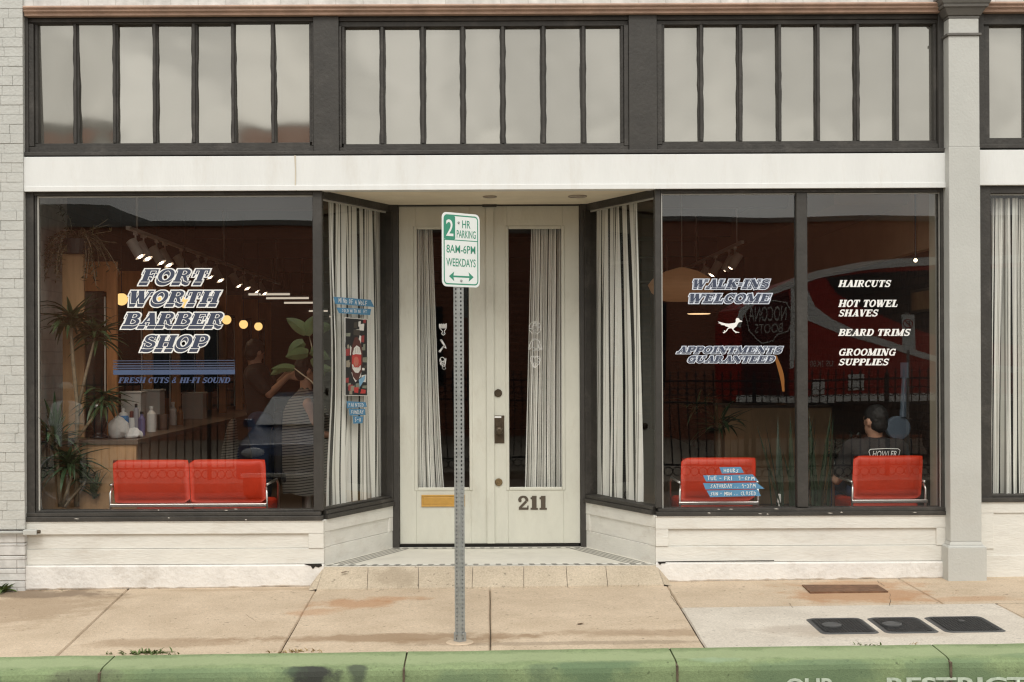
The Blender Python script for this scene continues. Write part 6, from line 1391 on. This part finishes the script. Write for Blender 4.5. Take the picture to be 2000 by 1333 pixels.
# --- barber standing, arms raised to the customer
y = 3.2; bx_ = PX(498, y, 700); t = thing('person', 'barber in black shirt and blue jeans reaching towards the caped customer', 'person', (bx_, y, IF))
hc = Vector((bx_ + .0, y, IF + 1.66)); fw = Vector((.7, .7, -.3)); segs = []; Bq, M, up = head_parts(hc, fw, 1.02)
sh = Vector((bx_ + .02, y, IF + 1.45)); hip = Vector((bx_ + .06, y, IF + .95)); shirt = []; trs = []
segs += [(hc - Vector((.02, 0, .06)), .058, sh, .06), (sh, .12, hip, .125)]
shirt += [(sh - Vector((0, 0, .02)), .14, hip + Vector((0, 0, .12)), .15)]
cust = Vector((PX(588, y, 740), y, PZ(735, y, 588)))
for s_ in (-1, 1):
    S = sh + Vector((0, s_ * .19, -.02)); el = S + Vector((.16, s_ * .05, -.18 if s_ < 0 else -.10)); wr_ = Vector((PX(566, y, 720), y + s_ * .10, PZ(722 if s_ > 0 else 735, y, 566)))
    segs += [(S, .055, el, .043), (el, .041, wr_, .028), (sh, .09, S, .06)]; fingers(segs, wr_, (1, -s_ * .3, -.1), (0, -s_ * .4, 1), (.1, s_, .3), .5); shirt += [(sh, .12, S, .078), (S, .074, S.lerp(el, .75), .066)]
    hp = hip + Vector((0, s_ * .10, -.05)); kn = hp + Vector((.03, s_ * .02, -.43)); ft = Vector((kn.x - .03, kn.y, IF + .08)); segs += [(hp, .09, kn, .056), (kn, .055, ft, .04), (ft, .04, ft + Vector((.16, 0, -.03)), .034)]; trs += [(hp, .118, kn, .082), (kn, .08, ft + Vector((0, 0, .03)), .066)]
    b = MB(); b.ball((ft.x + .07, ft.y, IF + .045), (.15, .052, .05), 0, 16, 10); b.build('shoe', BLACK, t, smooth=True)
trs.append((hip + Vector((0, -.08, .02)), .13, hip + Vector((0, .08, .02)), .13))
meshobj('body', blob(segs, .011, 4, Bq), SKIN, t); meshobj('hair', hair_mesh(hc, fw, M, up, 1.06), HAIR, t); meshobj('shirt', blob(shirt, .014, 6), TEEB, t); meshobj('jeans', blob(trs, .014, 6), DENIM, t); eyes(hc, fw, M, up, t)
# --- customer under a pinstriped cape on a barber chair
def cape_mat():
    m = bpy.data.materials.new('pinstriped_cape'); m.use_nodes = True; tt = m.node_tree; p = tt.nodes['Principled BSDF']; p.inputs['Roughness'].default_value = .85
    c = N(tt, 'ShaderNodeTexCoord'); s_ = N(tt, 'ShaderNodeSeparateXYZ'); tt.links.new(c.outputs['Object'], s_.inputs[0])
    ma = N(tt, 'ShaderNodeMath', operation='MULTIPLY_ADD'); ma.inputs[1].default_value = -.12; tt.links.new(s_.outputs['X'], ma.inputs[0]); tt.links.new(s_.outputs['Z'], ma.inputs[2])
    d = N(tt, 'ShaderNodeMath', operation='DIVIDE'); d.inputs[1].default_value = .026; f = N(tt, 'ShaderNodeMath', operation='FRACT'); g = N(tt, 'ShaderNodeMath', operation='GREATER_THAN'); g.inputs[1].default_value = .68
    tt.links.new(ma.outputs[0], d.inputs[0]); tt.links.new(d.outputs[0], f.inputs[0]); tt.links.new(f.outputs[0], g.inputs[0])
    mx = N(tt, 'ShaderNodeMix'); mx.data_type = 'RGBA'; mx.inputs[6].default_value = (.22, .205, .18, 1); mx.inputs[7].default_value = (.025, .025, .028, 1); tt.links.new(g.outputs[0], mx.inputs[0]); tt.links.new(mx.outputs[2], p.inputs['Base Color']); return m
CAPE = cape_mat()
def cape(parent, prof, y, label=None):
    """draped cloth: profile rows (left px, right px, py, depth)"""
    b = MB(); seg = 44
    for j, (l, r, py, dy) in enumerate(prof):
        cx_, z = XZ((l + r) / 2, py, y); hw = (r - l) / 2 / F * (y + D)
        for k in range(seg):
            a = 2 * math.pi * k / seg; f = 1 + .05 * math.sin(7 * a + j * .4) * min(1, j / 3)
            b.v.append((cx_ + hw * math.cos(a) * f, y + dy * math.sin(a) * f, z + .01 * math.sin(5 * a + j)))
    n = len(prof); b.f = [(j * seg + k, j * seg + (k + 1) % seg, (j + 1) * seg + (k + 1) % seg, (j + 1) * seg + k) for j in range(n - 1) for k in range(seg)]; b.mi = [0] * len(b.f)
    o = b.build('cape', CAPE, parent, smooth=True)
    return o
y = 2.6; t = thing('person', 'seated customer covered by a long pinstriped barber cape', 'person', (PX(595, y, 800), y, IF))
hc = V(597, 725, y); fw = Vector((-.2, -.35, -.05)); Bq, M, up = head_parts(hc, (.85, .5, 0)); fw = (.85, .5, 0)
sh = V(598, 785, y); hip = Vector((sh.x - .02, y + .08, IF + .62)); segs = [(hc - Vector((0, 0, .06)), .056, sh, .06), (sh, .12, hip, .13)]
for s_ in (-1, 1):
    S = sh + Vector((.04, s_ * .17, -.03)); el = S + Vector((.06, s_ * .02, -.26)); wr_ = el + Vector((.2, -s_ * .04, -.03)); segs += [(sh, .08, S, .055), (S, .05, el, .042), (el, .04, wr_, .028)]; fingers(segs, wr_, (1, 0, 0), (0, -s_, 0), (0, 0, 1), .5)
    hp = hip + Vector((0, s_ * .10, 0)); kn = hp + Vector((.40, 0, .0)); ft = Vector((kn.x + .05, kn.y, IF + .25)); segs += [(hp, .085, kn, .057), (kn, .055, ft, .04), (ft, .04, ft + Vector((.15, 0, -.02)), .034)]
meshobj('body', blob(segs, .011, 4, Bq), SKIN, t); meshobj('hair', hair_mesh(hc, fw, M, up, 1.06), HAIR, t); eyes(hc, fw, M, up, t)
cape(t, [(588, 604, 757, .05), (580, 614, 765, .09), (562, 630, 785, .17), (552, 640, 810, .24), (550, 648, 850, .27), (551, 655, 900, .28), (553, 662, 940, .28), (556, 668, 962, .28)], y)
ch = thing('barber_chair', 'black barber chair with chrome footrest under the caped customer', 'barber chair', (PX(600, y, 950), y + .1, IF)); cxx = PX(600, y, 950)
b = MB(); b.box(cxx - .22, cxx + .2, y - .16, y + .32, IF + .42, IF + .53); b.build('seat', BLACK, ch, bevel=.03, bseg=3)
b = MB(); b.box(cxx - .30, cxx - .21, y - .14, y + .30, IF + .5, IF + 1.1); b.build('backrest', BLACK, ch, bevel=.03, bseg=3)
b = MB(); b.lathe([(.30, 0), (.30, .03), (.10, .06), (.06, .08), (.06, .415), (.12, .419)], (cxx, y + .08, IF), 26); b.build('pedestal', CHROME, ch, smooth=False)
b = MB(); b.tube([(cxx + .18, y + .0, IF + .45), (cxx + .45, y + .0, IF + .2)], .014, 8); b.tube([(cxx + .18, y + .16, IF + .45), (cxx + .45, y + .16, IF + .2)], .014, 8); b.box(cxx + .40, cxx + .5, y - .06, y + .22, IF + .19, IF + .22); b.build('footrest', CHROME, ch)
y = 3.2; t = thing('draped_chair', 'smaller pinstriped cape draped over a chair back behind the red sofa', 'chair', (PX(446, y, 860), y, IF))
cape(t, [(452, 458, 818, .03), (447, 462, 826, .07), (440, 464, 850, .10), (434, 466, 880, .12), (430, 468, 905, .13)], y)
b = MB(); q = V(452, 830, y); b.box(q.x - .05, q.x + .05, y - .02, y + .02, IF, q.z); b.box(q.x - .2, q.x + .2, y - .2, y + .2, IF + .40, IF + .44); b.build('frame', BLACK, t)
# --- product shelves on the back of the waiting area
y = 6.9; t = thing('product_shelf', 'dark wall shelf with grooming products behind the service list', 'shelf', (PX(1640, y, 800), y, IF)); x0, x1 = PX(1582, y, 760), PX(1700, y, 760)
zs_ = [PZ(p, y, 1640) for p in (790, 762, 733)]
b = MB(); b.box(x0, x1, y + .24, y + .26, IF, zs_[2] + .3); b.box(x0 - .03, x0 - .001, y, y + .26, IF, zs_[2] + .3); b.box(x1 + .001, x1 + .03, y, y + .26, IF, zs_[2] + .3); b.build('frame', DARKW, t)
for z in zs_:
    b = MB(); b.box(x0, x1, y, y + .239, z - .025, z); b.build('shelf_board', DARKW, t)
rp_ = random.Random(8); PC = [mat('white_carton', (.62, .60, .56), .6), mat('red_carton', (.36, .03, .025), .6), mat('tan_carton', (.36, .24, .13), .6), mat('wine_carton', (.16, .02, .03), .6)]
pos_w = ['far left', 'second from left', 'middle', 'second from right', 'far right']; row_w = ['bottom', 'middle', 'top']; col_w = ['white', 'red', 'tan', 'wine red']
for r_ in range(3):
    for k in range(5):
        c = rp_.choice([0, 0, 1, 1, 2, 3]); x = x0 + (x1 - x0) * (k + .5) / 5; w_ = rp_.uniform(.025, .045); h = rp_.uniform(.09, .17)
        b = MB(); b.box(x - w_, x + w_, y + .04, y + .15, zs_[r_] + .001, zs_[r_] + h); b.box(x - w_ * .6, x + w_ * .6, y + .06, y + .13, zs_[r_] + h + .0005, zs_[r_] + h + .02)
        tag(b.build('product_carton', PC[c], bevel=.004), '%s product carton, %s on the %s board of the product shelf' % (col_w[c], pos_w[k], row_w[r_]), 'carton', 'grooming products on the shelf')
# ================================================================== ACROSS THE STREET (seen mirrored in the glass)
def RX(px, Y): return (px - CX) / F * (D + Y)            # mirrored in the panes: real y = -Y
def RZ(py, Y): return ZC + (CY - py) / F * (D + Y)
GF = -.1
# --- brick building with grey coping
Y = 21.; bz = RZ(428, Y)
ob = thing('brick_building', 'long low red brick building with grey coping across the street', 'building', (0, -Y, GF))
OBR = brickmat('red_street_brick', (.40, .15, .085), (.30, .17, .12), .21, .0735, .01, .4)
b = MB(); b.box(-26, 16, -Y - 8, -Y, GF, bz - .12); b.build('wall', OBR, ob)
b = MB(); b.box(-26.1, 16.1, -Y - 8.1, -Y + .08, bz - .119, bz); b.box(-26.1, -8.7, -Y - 8.1, -Y + .09, bz + .001, bz + .38); b.build('coping', mat('grey_coping', (.20, .20, .185), .8, .2, 3), ob)
for k, x in enumerate((-22, -17, -12, -7, -2, 3.2)):
    b = MB(); b.box(x - .9, x + .9, -Y - .02, -Y + .03, 1.1, 3.0); f_ = b.build('window', DARKM, ob)
    b = MB()
    for c in (-.45, .45): b.box(x + c - .4, x + c + .4, -Y + .031, -Y + .036, 1.2, 2.9)
    b.build('pane', mat('far_window_glass', (.03, .035, .04), .1), f_)
# --- wrought iron fence with rings, on a low kerb
Y = 10.75; zf0, zf1 = RZ(941, Y), RZ(735, Y)
fe = thing('iron_fence', 'black iron fence with rows of rings and spear tops across the street', 'fence', (4, -Y, zf0))
runs = [(-10.5, RX(457, Y)), (RX(700, Y), 14.)]
zr = [zf0 + .05, zf0 + .05 + 24 / F * (D + Y), RZ(790, Y), RZ(745, Y)]
bars = MB(); rails = MB(); rings = MB()
for x0, x1 in runs:
    for z in zr: rails.box(x0, x1, -Y - .012, -Y + .012, z - .014, z + .014)
    n = int((x1 - x0) / .128)
    for i in range(n + 1):
        x = x0 + .128 * i; tall = i % 16 == 0
        if tall: bars.box(x - .028, x + .028, -Y - .028, -Y + .028, zf0 - .1, zr[3] + .08)
        else:
            bars.box(x - .009, x + .009, -Y - .009, -Y + .009, zr[1], zr[3] + .08)
        bars.add([(x - .02, -Y, zr[3] + .08), (x, -Y - .01, zr[3] + .08), (x + .02, -Y, zr[3] + .08), (x, -Y + .01, zr[3] + .08), (x, -Y, zr[3] + .19)], [(0, 1, 4), (1, 2, 4), (2, 3, 4), (3, 0, 4)])
        for za, zb_ in ((zr[0], zr[1]), (zr[2], zr[3])):
            r_ = (zb_ - za) / 2 - .012; c = Vector((x + .064, -Y, (za + zb_) / 2)); m = min(r_, .062)
            rings.tube([c + Vector((m * math.cos(2 * math.pi * k / 12), 0, m * math.sin(2 * math.pi * k / 12))) for k in range(13)], .008, 5, cap=False)
bars.build('bars', DARKM, fe); rails.build('rails', DARKM, fe); rings.build('rings', DARKM, fe)
b = MB()
for x0, x1 in runs: b.box(x0, x1, -Y - .25, -Y + .1, GF - .1, zf0 + .0)
tag(b.build('fence_kerb', mat('pale_kerb', (.42, .37, .30), .9, .15, 3), bevel=.02), 'low concrete kerb beneath the iron fence', 'kerb')
# --- red trailer with white swoosh behind the fence
Y = 14.2
def tr(px, py, dy=0.): return (RX(px, Y), -Y + dy, RZ(py, Y))
tl = thing('red_trailer', 'red trailer with white swoosh and lettered badge parked behind the fence', 'trailer', (RX(1700, Y), -Y - 1, GF))
TRED = mat('trailer_red', (.44, .035, .025), .35, .08, 2); TMAR = mat('trailer_maroon', (.10, .018, .018), .4, .1, 2); TWH = mat('trailer_white', (.88, .87, .84), .4, .05)
outl = [(1436, 785), (1436, 640), (1446, 607), (1480, 580), (1530, 556), (1600, 533), (1680, 518), (1760, 510), (1850, 505), (2150, 503), (2150, 785)]
b = MB(); b.prism([(RX(px, Y), RZ(py, Y)) for px, py in outl], 'y', -Y - 2.2, -Y); b.build('body', TRED, tl)
b = MB(); top = outl[1:-1]; inner = [(px + (9 if i < 3 else 2), py + (14 if i > 2 else 6)) for i, (px, py) in enumerate(top)]
P = [tr(*p, .02) for p in top]; Q = [tr(*p, .02) for p in inner]; n = len(P)
b.add([*P, *Q, *[(x, y - .018, z) for x, y, z in P], *[(x, y - .018, z) for x, y, z in Q]], [(i, i + 1, n + i + 1, n + i) for i in range(n - 1)] + [(2 * n + i, i, i + 1, 2 * n + i + 1) for i in range(n - 1)] + [(n + i, 3 * n + i, 3 * n + i + 1, n + i + 1) for i in range(n - 1)]); b.build('roof_trim', TWH, tl)
def flatpoly(name, pts, m, lift, parent=tl):
    b = MB(); n = len(pts); A = [tr(px, py, lift) for px, py in pts]; B = [tr(px, py, lift - .008) for px, py in pts]; b.add([*A, *B], [tuple(range(n))] + [(i, (i + 1) % n, n + (i + 1) % n, n + i) for i in range(n)]); return b.build(name, m, parent)
flatpoly('maroon_panel', [(1447, 782), (1447, 640), (1458, 612), (1500, 585), (1540, 570), (1544, 600), (1544, 782)], TMAR, .009)
flatpoly('swoosh', [(1545, 548), (1545, 722), (1552, 722), (1558, 645), (1579, 632), (1637, 655), (1675, 668), (1760, 697), (1850, 722), (2150, 745), (2150, 730), (1850, 711), (1750, 681), (1675, 652), (1629, 627), (1597, 603), (1579, 565), (1566, 545)], TWH, .010)
flatpoly('dark_field', [(1620, 545), (1700, 535), (1850, 527), (2150, 525), (2150, 690), (1850, 668), (1760, 638), (1690, 605), (1640, 575)], mat('trailer_black', (.035, .03, .03), .4), .009)
flatpoly('skirt_band', [(1436, 786), (1436, 772), (2150, 772), (2150, 786)], TWH, .014)
for k, (l, r, t_, bt) in enumerate(((1586, 1612, 742, 770), (1660, 1690, 735, 765), (1612, 1635, 776, 790))): flatpoly('label_panel', [(l, t_), (r, t_), (r, bt), (l, bt)], TWH, .018 + k * .001)
bo = [(1455, 615), (1470, 596), (1490, 592), (1510, 590), (1535, 594), (1545, 612), (1546, 640), (1540, 655), (1520, 660), (1512, 672), (1490, 676), (1478, 668), (1462, 650)]
b = MB(); b.tube([tr(px, py, .02) for px, py in bo + bo[:1]], .012, 6, cap=False); b.build('badge_outline', mat('badge_grey', (.70, .68, .64), .5), tl)
BG = mat('badge_grey', (.70, .68, .64))
def rtext(s, l, r, t_, bt, m):   # reads normally on the trailer, mirrored in the glass
    plaintext(s, lambda u, v: Vector(tr(r + (l - r) * u, bt + (t_ - bt) * v, .021)), 'trailer_lettering', m, tl)
rtext('NOCONA', 1462, 1536, 601, 632, BG); rtext('BOOTS', 1474, 1530, 637, 656, BG); rtext('US 1K60', 1582, 1628, 708, 719, BG)
for x in (RX(1850, Y), RX(1900, Y)):
    b = MB(); b.lathe([(.2, -.1), (.36, -.1), (.38, -.05), (.38, .05), (.36, .1), (.2, .1)], (x, -Y - .15, GF + .38), 22, 0, 'y'); b.build('wheel', BLACK, tl)
b = MB(); b.box(RX(1445, Y), RX(2150, Y), -Y - 1.9, -Y - .3, GF + .45, RZ(786, Y)); b.box(RX(1400, Y), RX(1440, Y), -Y - 1.2, -Y - 1.0, GF + .45, GF + .55); b.build('chassis', DARKM, tl)
b = MB(); b.box(RX(1470, Y) - .04, RX(1470, Y) + .04, -Y - .6, -Y - .5, GF, GF + .46); b.build('landing_leg', DARKM, tl)
# --- no parking sign by the fence
Y = 10.45; sx_ = RX(1773, Y); t = thing('no_parking_sign', 'white no parking sign with red circle across the street', 'street sign', (sx_, -Y, GF))
b = MB(); b.prism(rrect(RX(1760, Y), RX(1787, Y), RZ(692, Y), RZ(616, Y), .02), 'y', -Y + .03, -Y + .033); pl = b.build('sign_panel', SWHITE, t)
SR = mat('sign_red', (.50, .03, .03), .4); c = Vector((sx_, -Y + .036, RZ(636, Y))); b = MB(); r0 = 10.5 / F * (D + Y)
vs = [c + Vector((r_ * math.cos(a), 0, r_ * math.sin(a))) for r_ in (r0, r0 * .8) for a in [2 * math.pi * k / 24 for k in range(24)]]
b.add(vs, [(k, (k + 1) % 24, 24 + (k + 1) % 24, 24 + k) for k in range(24)]); b.add([c + Vector((dx * r0, .001, dz * r0)) for dx, dz in ((-.68, .55), (-.55, .68), (.68, -.55), (.55, -.68))], [(0, 1, 2, 3)]); b.build('red_circle', SR, pl)
plaintext('P', lambda u, v: c + Vector((-(u - .5) * r0 * .8, -.0005, (v - .5) * r0 * 1.1)), 'sign_lettering', BLACK, pl)
b = MB(); b.tube([(sx_, -Y, GF - .05), (sx_, -Y, RZ(612, Y))], .025, 10); b.build('post', STEEL, t)
# --- dark blue car nosed in between the fence runs
x0, x1 = RX(459, 8.0), RX(690, 8.0); xm = (x0 + x1) / 2; hw = (x1 - x0) / 2; gz_ = -.235
car = thing('parked_car', 'dark blue parked car facing the shop across the street', 'car', (xm, -10.2, gz_))
CB = mat('dark_blue_car_paint', (.018, .035, .09), .2, .05, 2); CG = mat('car_glass', (.02, .025, .03), .05)
prof = [(-8.0, .35), (-7.98, .62), (-8.1, .80), (-8.35, .86), (-9.2, .98), (-10.05, 1.42), (-10.5, 1.48), (-11.6, 1.44), (-12.2, 1.05), (-12.45, .95), (-12.5, .4)]
b = MB(); n = len(prof)
vs = [(xm + s_ * hw * (1 if z < 1.0 else .80), y, gz_ + z) for s_ in (-1, 1) for y, z in prof]
b.add(vs, [tuple(range(n)), tuple(range(2 * n - 1, n - 1, -1))] + [(i, (i + 1) % n, n + (i + 1) % n, n + i) for i in range(n)]); b.build('body', CB, car, bevel=.05, bseg=3)
b = MB(); k = .79; b.add([(xm - hw * .93, -9.2, gz_ + 1.005), (xm + hw * .93, -9.2, gz_ + 1.005), (xm + hw * .77, -10.0, gz_ + 1.405), (xm - hw * .77, -10.0, gz_ + 1.405)], [(0, 1, 2, 3)]); b.v = [(x, y + .02, z + .02) for x, y, z in b.v]; b.build('windscreen', CG, car)
for s_ in (-1, 1):
    b = MB(); b.ball((xm + s_ * hw * .72, -8.02, gz_ + .70), (.16, .06, .07), 0, 16, 10); b.build('headlight', mat('headlight_lens', (.70, .72, .74), .1), car, smooth=True)
    for yy_ in (-8.85, -11.6):
        b = MB(); b.lathe([(.1, -.1), (.29, -.1), (.32, -.06), (.32, .06), (.29, .1), (.1, .1)], (xm + s_ * (hw - .10), yy_, gz_ + .32), 22, 0, 'x'); w_ = b.build('wheel', BLACK, car)
        b = MB(); b.lathe([(.0, s_ * .105), (.19, s_ * .103), (.2, s_ * .09)], (xm + s_ * (hw - .10), yy_, gz_ + .32), 18, 0, 'x'); b.build('rim', STEEL, w_)
    b = MB(); b.box(xm + s_ * hw * 1.0, xm + s_ * (hw + .14), -9.45, -9.3, gz_ + .98, gz_ + 1.10); b.build('mirror', CB, car, bevel=.02)
b = MB(); b.box(xm - hw * .45, xm + hw * .45, -8.0, -7.97, gz_ + .50, gz_ + .66); b.build('grille', BLACK, car); b = MB(); b.box(xm - hw * .9, xm + hw * .9, -7.99, -7.93, gz_ + .38, gz_ + .44); b.build('bumper_trim', CHROME, car, bevel=.01)
# --- walker in a white shirt with a bicycle
Yp = 7.95; s_p = F / (D + Yp); px_ = RX(124, Yp); g0 = -.235
t = thing('person', 'man in a white short sleeved shirt and pale cap reflected in the left window', 'person', (px_, -Yp, g0)); H = 1.68
hc = Vector((px_, -Yp, g0 + H - .12)); fw = Vector((.1, 1, -.05)); segs = []; Bq, M, up = head_parts(hc, fw)
sh = Vector((px_, -Yp, g0 + H - .31)); hip = Vector((px_, -Yp, g0 + .88)); shirt = [(sh + Vector((-.05, 0, -.06)), .105, hip + Vector((-.05, 0, .0)), .115), (sh + Vector((.05, 0, -.06)), .105, hip + Vector((.05, 0, .0)), .115)]; trs = []
segs += [(hc - Vector((0, 0, .06)), .055, sh, .058), (sh - Vector((0, 0, .05)), .115, hip, .12)]
for s_ in (-1, 1):
    S = sh + Vector((s_ * .15, 0, -.03)); el = S + Vector((s_ * .05, .03, -.27)); wr_ = el + Vector((s_ * .0, .10, -.22)); segs += [(sh, .07, S, .055), (S, .05, el, .041), (el, .04, wr_, .028)]; fingers(segs, wr_, (0, .3, -1), (-s_ * .3, 1, 0), (s_, 0, 0), .4); shirt += [(sh, .08, S, .062), (S, .06, S.lerp(el, .8), .058)]
    hp = hip + Vector((s_ * .09, 0, -.04)); kn = hp + Vector((0, .02, -.42)); ft = Vector((kn.x, kn.y - .02, g0 + .08)); segs += [(hp, .085, kn, .056), (kn, .055, ft, .04), (ft, .04, ft + Vector((0, .15, -.03)), .034)]; trs += [(hp, .10, kn, .078), (kn, .075, ft, .06)]
    b = MB(); b.ball((ft.x, ft.y + .06, g0 + .045), (.05, .14, .048), 0, 14, 8); b.build('shoe', BLACK, t, smooth=True)
meshobj('body', blob(segs, .012, 4, Bq), SKIN, t); meshobj('shirt', blob(shirt, .014, 5), mat('white_print_cotton', (.88, .88, .87), .9, .2, 9), t); meshobj('trousers', blob(trs, .014, 5), mat('brown_trousers', (.14, .08, .05), .9), t); eyes(hc, fw, M, up, t)
b = MB(); b.lathe([(0, .135), (.05, .128), (.085, .09), (.095, .045), (.098, .04)], hc, 20); b.lathe([(.0, .042), (.09, .043), (.0, .047)], hc + Vector((0, .07, 0)), 16); b.build('cap', mat('pale_cap', (.62, .58, .50), .9), t, smooth=True)
bx0 = RX(87, Yp); t = thing('bicycle', 'bicycle standing behind the man in the white shirt', 'bicycle', (bx0 - .5, -Yp - .6, g0)); yb = -Yp - .62
for wx in (bx0, bx0 - 1.05):
    b = MB(); b.tube([(wx + .33 * math.cos(2 * math.pi * k / 28), yb, g0 + .35 + .33 * math.sin(2 * math.pi * k / 28)) for k in range(29)], .016, 6, cap=False)
    for k in range(12): a = math.pi * k / 12; b.tube([(wx - .32 * math.cos(a), yb, g0 + .35 - .32 * math.sin(a)), (wx + .32 * math.cos(a), yb, g0 + .35 + .32 * math.sin(a))], .002, 4)
    b.build('wheel', CHROME, t)
b = MB(); hd, ck, st_, rw_ = (bx0 - .18, yb, g0 + .85), (bx0 - .60, yb, g0 + .32), (bx0 - .78, yb, g0 + .88), (bx0 - 1.05, yb, g0 + .35)
for a, c in ((hd, ck), (ck, st_), (hd, (bx0 - .74, yb, g0 + .80)), (ck, rw_), ((bx0 - .74, yb, g0 + .80), rw_), (hd, (bx0, yb, g0 + .35))): b.tube([a, c], .016, 8)
b.build('frame', mat('bicycle_paint', (.10, .10, .11), .4), t)
b = MB(); b.tube([hd, (hd[0] + .02, yb, g0 + 1.0), (hd[0] + .05, yb - .25, g0 + 1.03)], .012, 8); b.tube([(hd[0] + .02, yb, g0 + 1.0), (hd[0] + .05, yb + .25, g0 + 1.03)], .012, 8); b.build('handlebar', CHROME, t)
b = MB(); b.ball((st_[0] - .02, yb, g0 + .93), (.13, .07, .03), 0, 16, 8); b.build('saddle', BLACK, t, smooth=True)
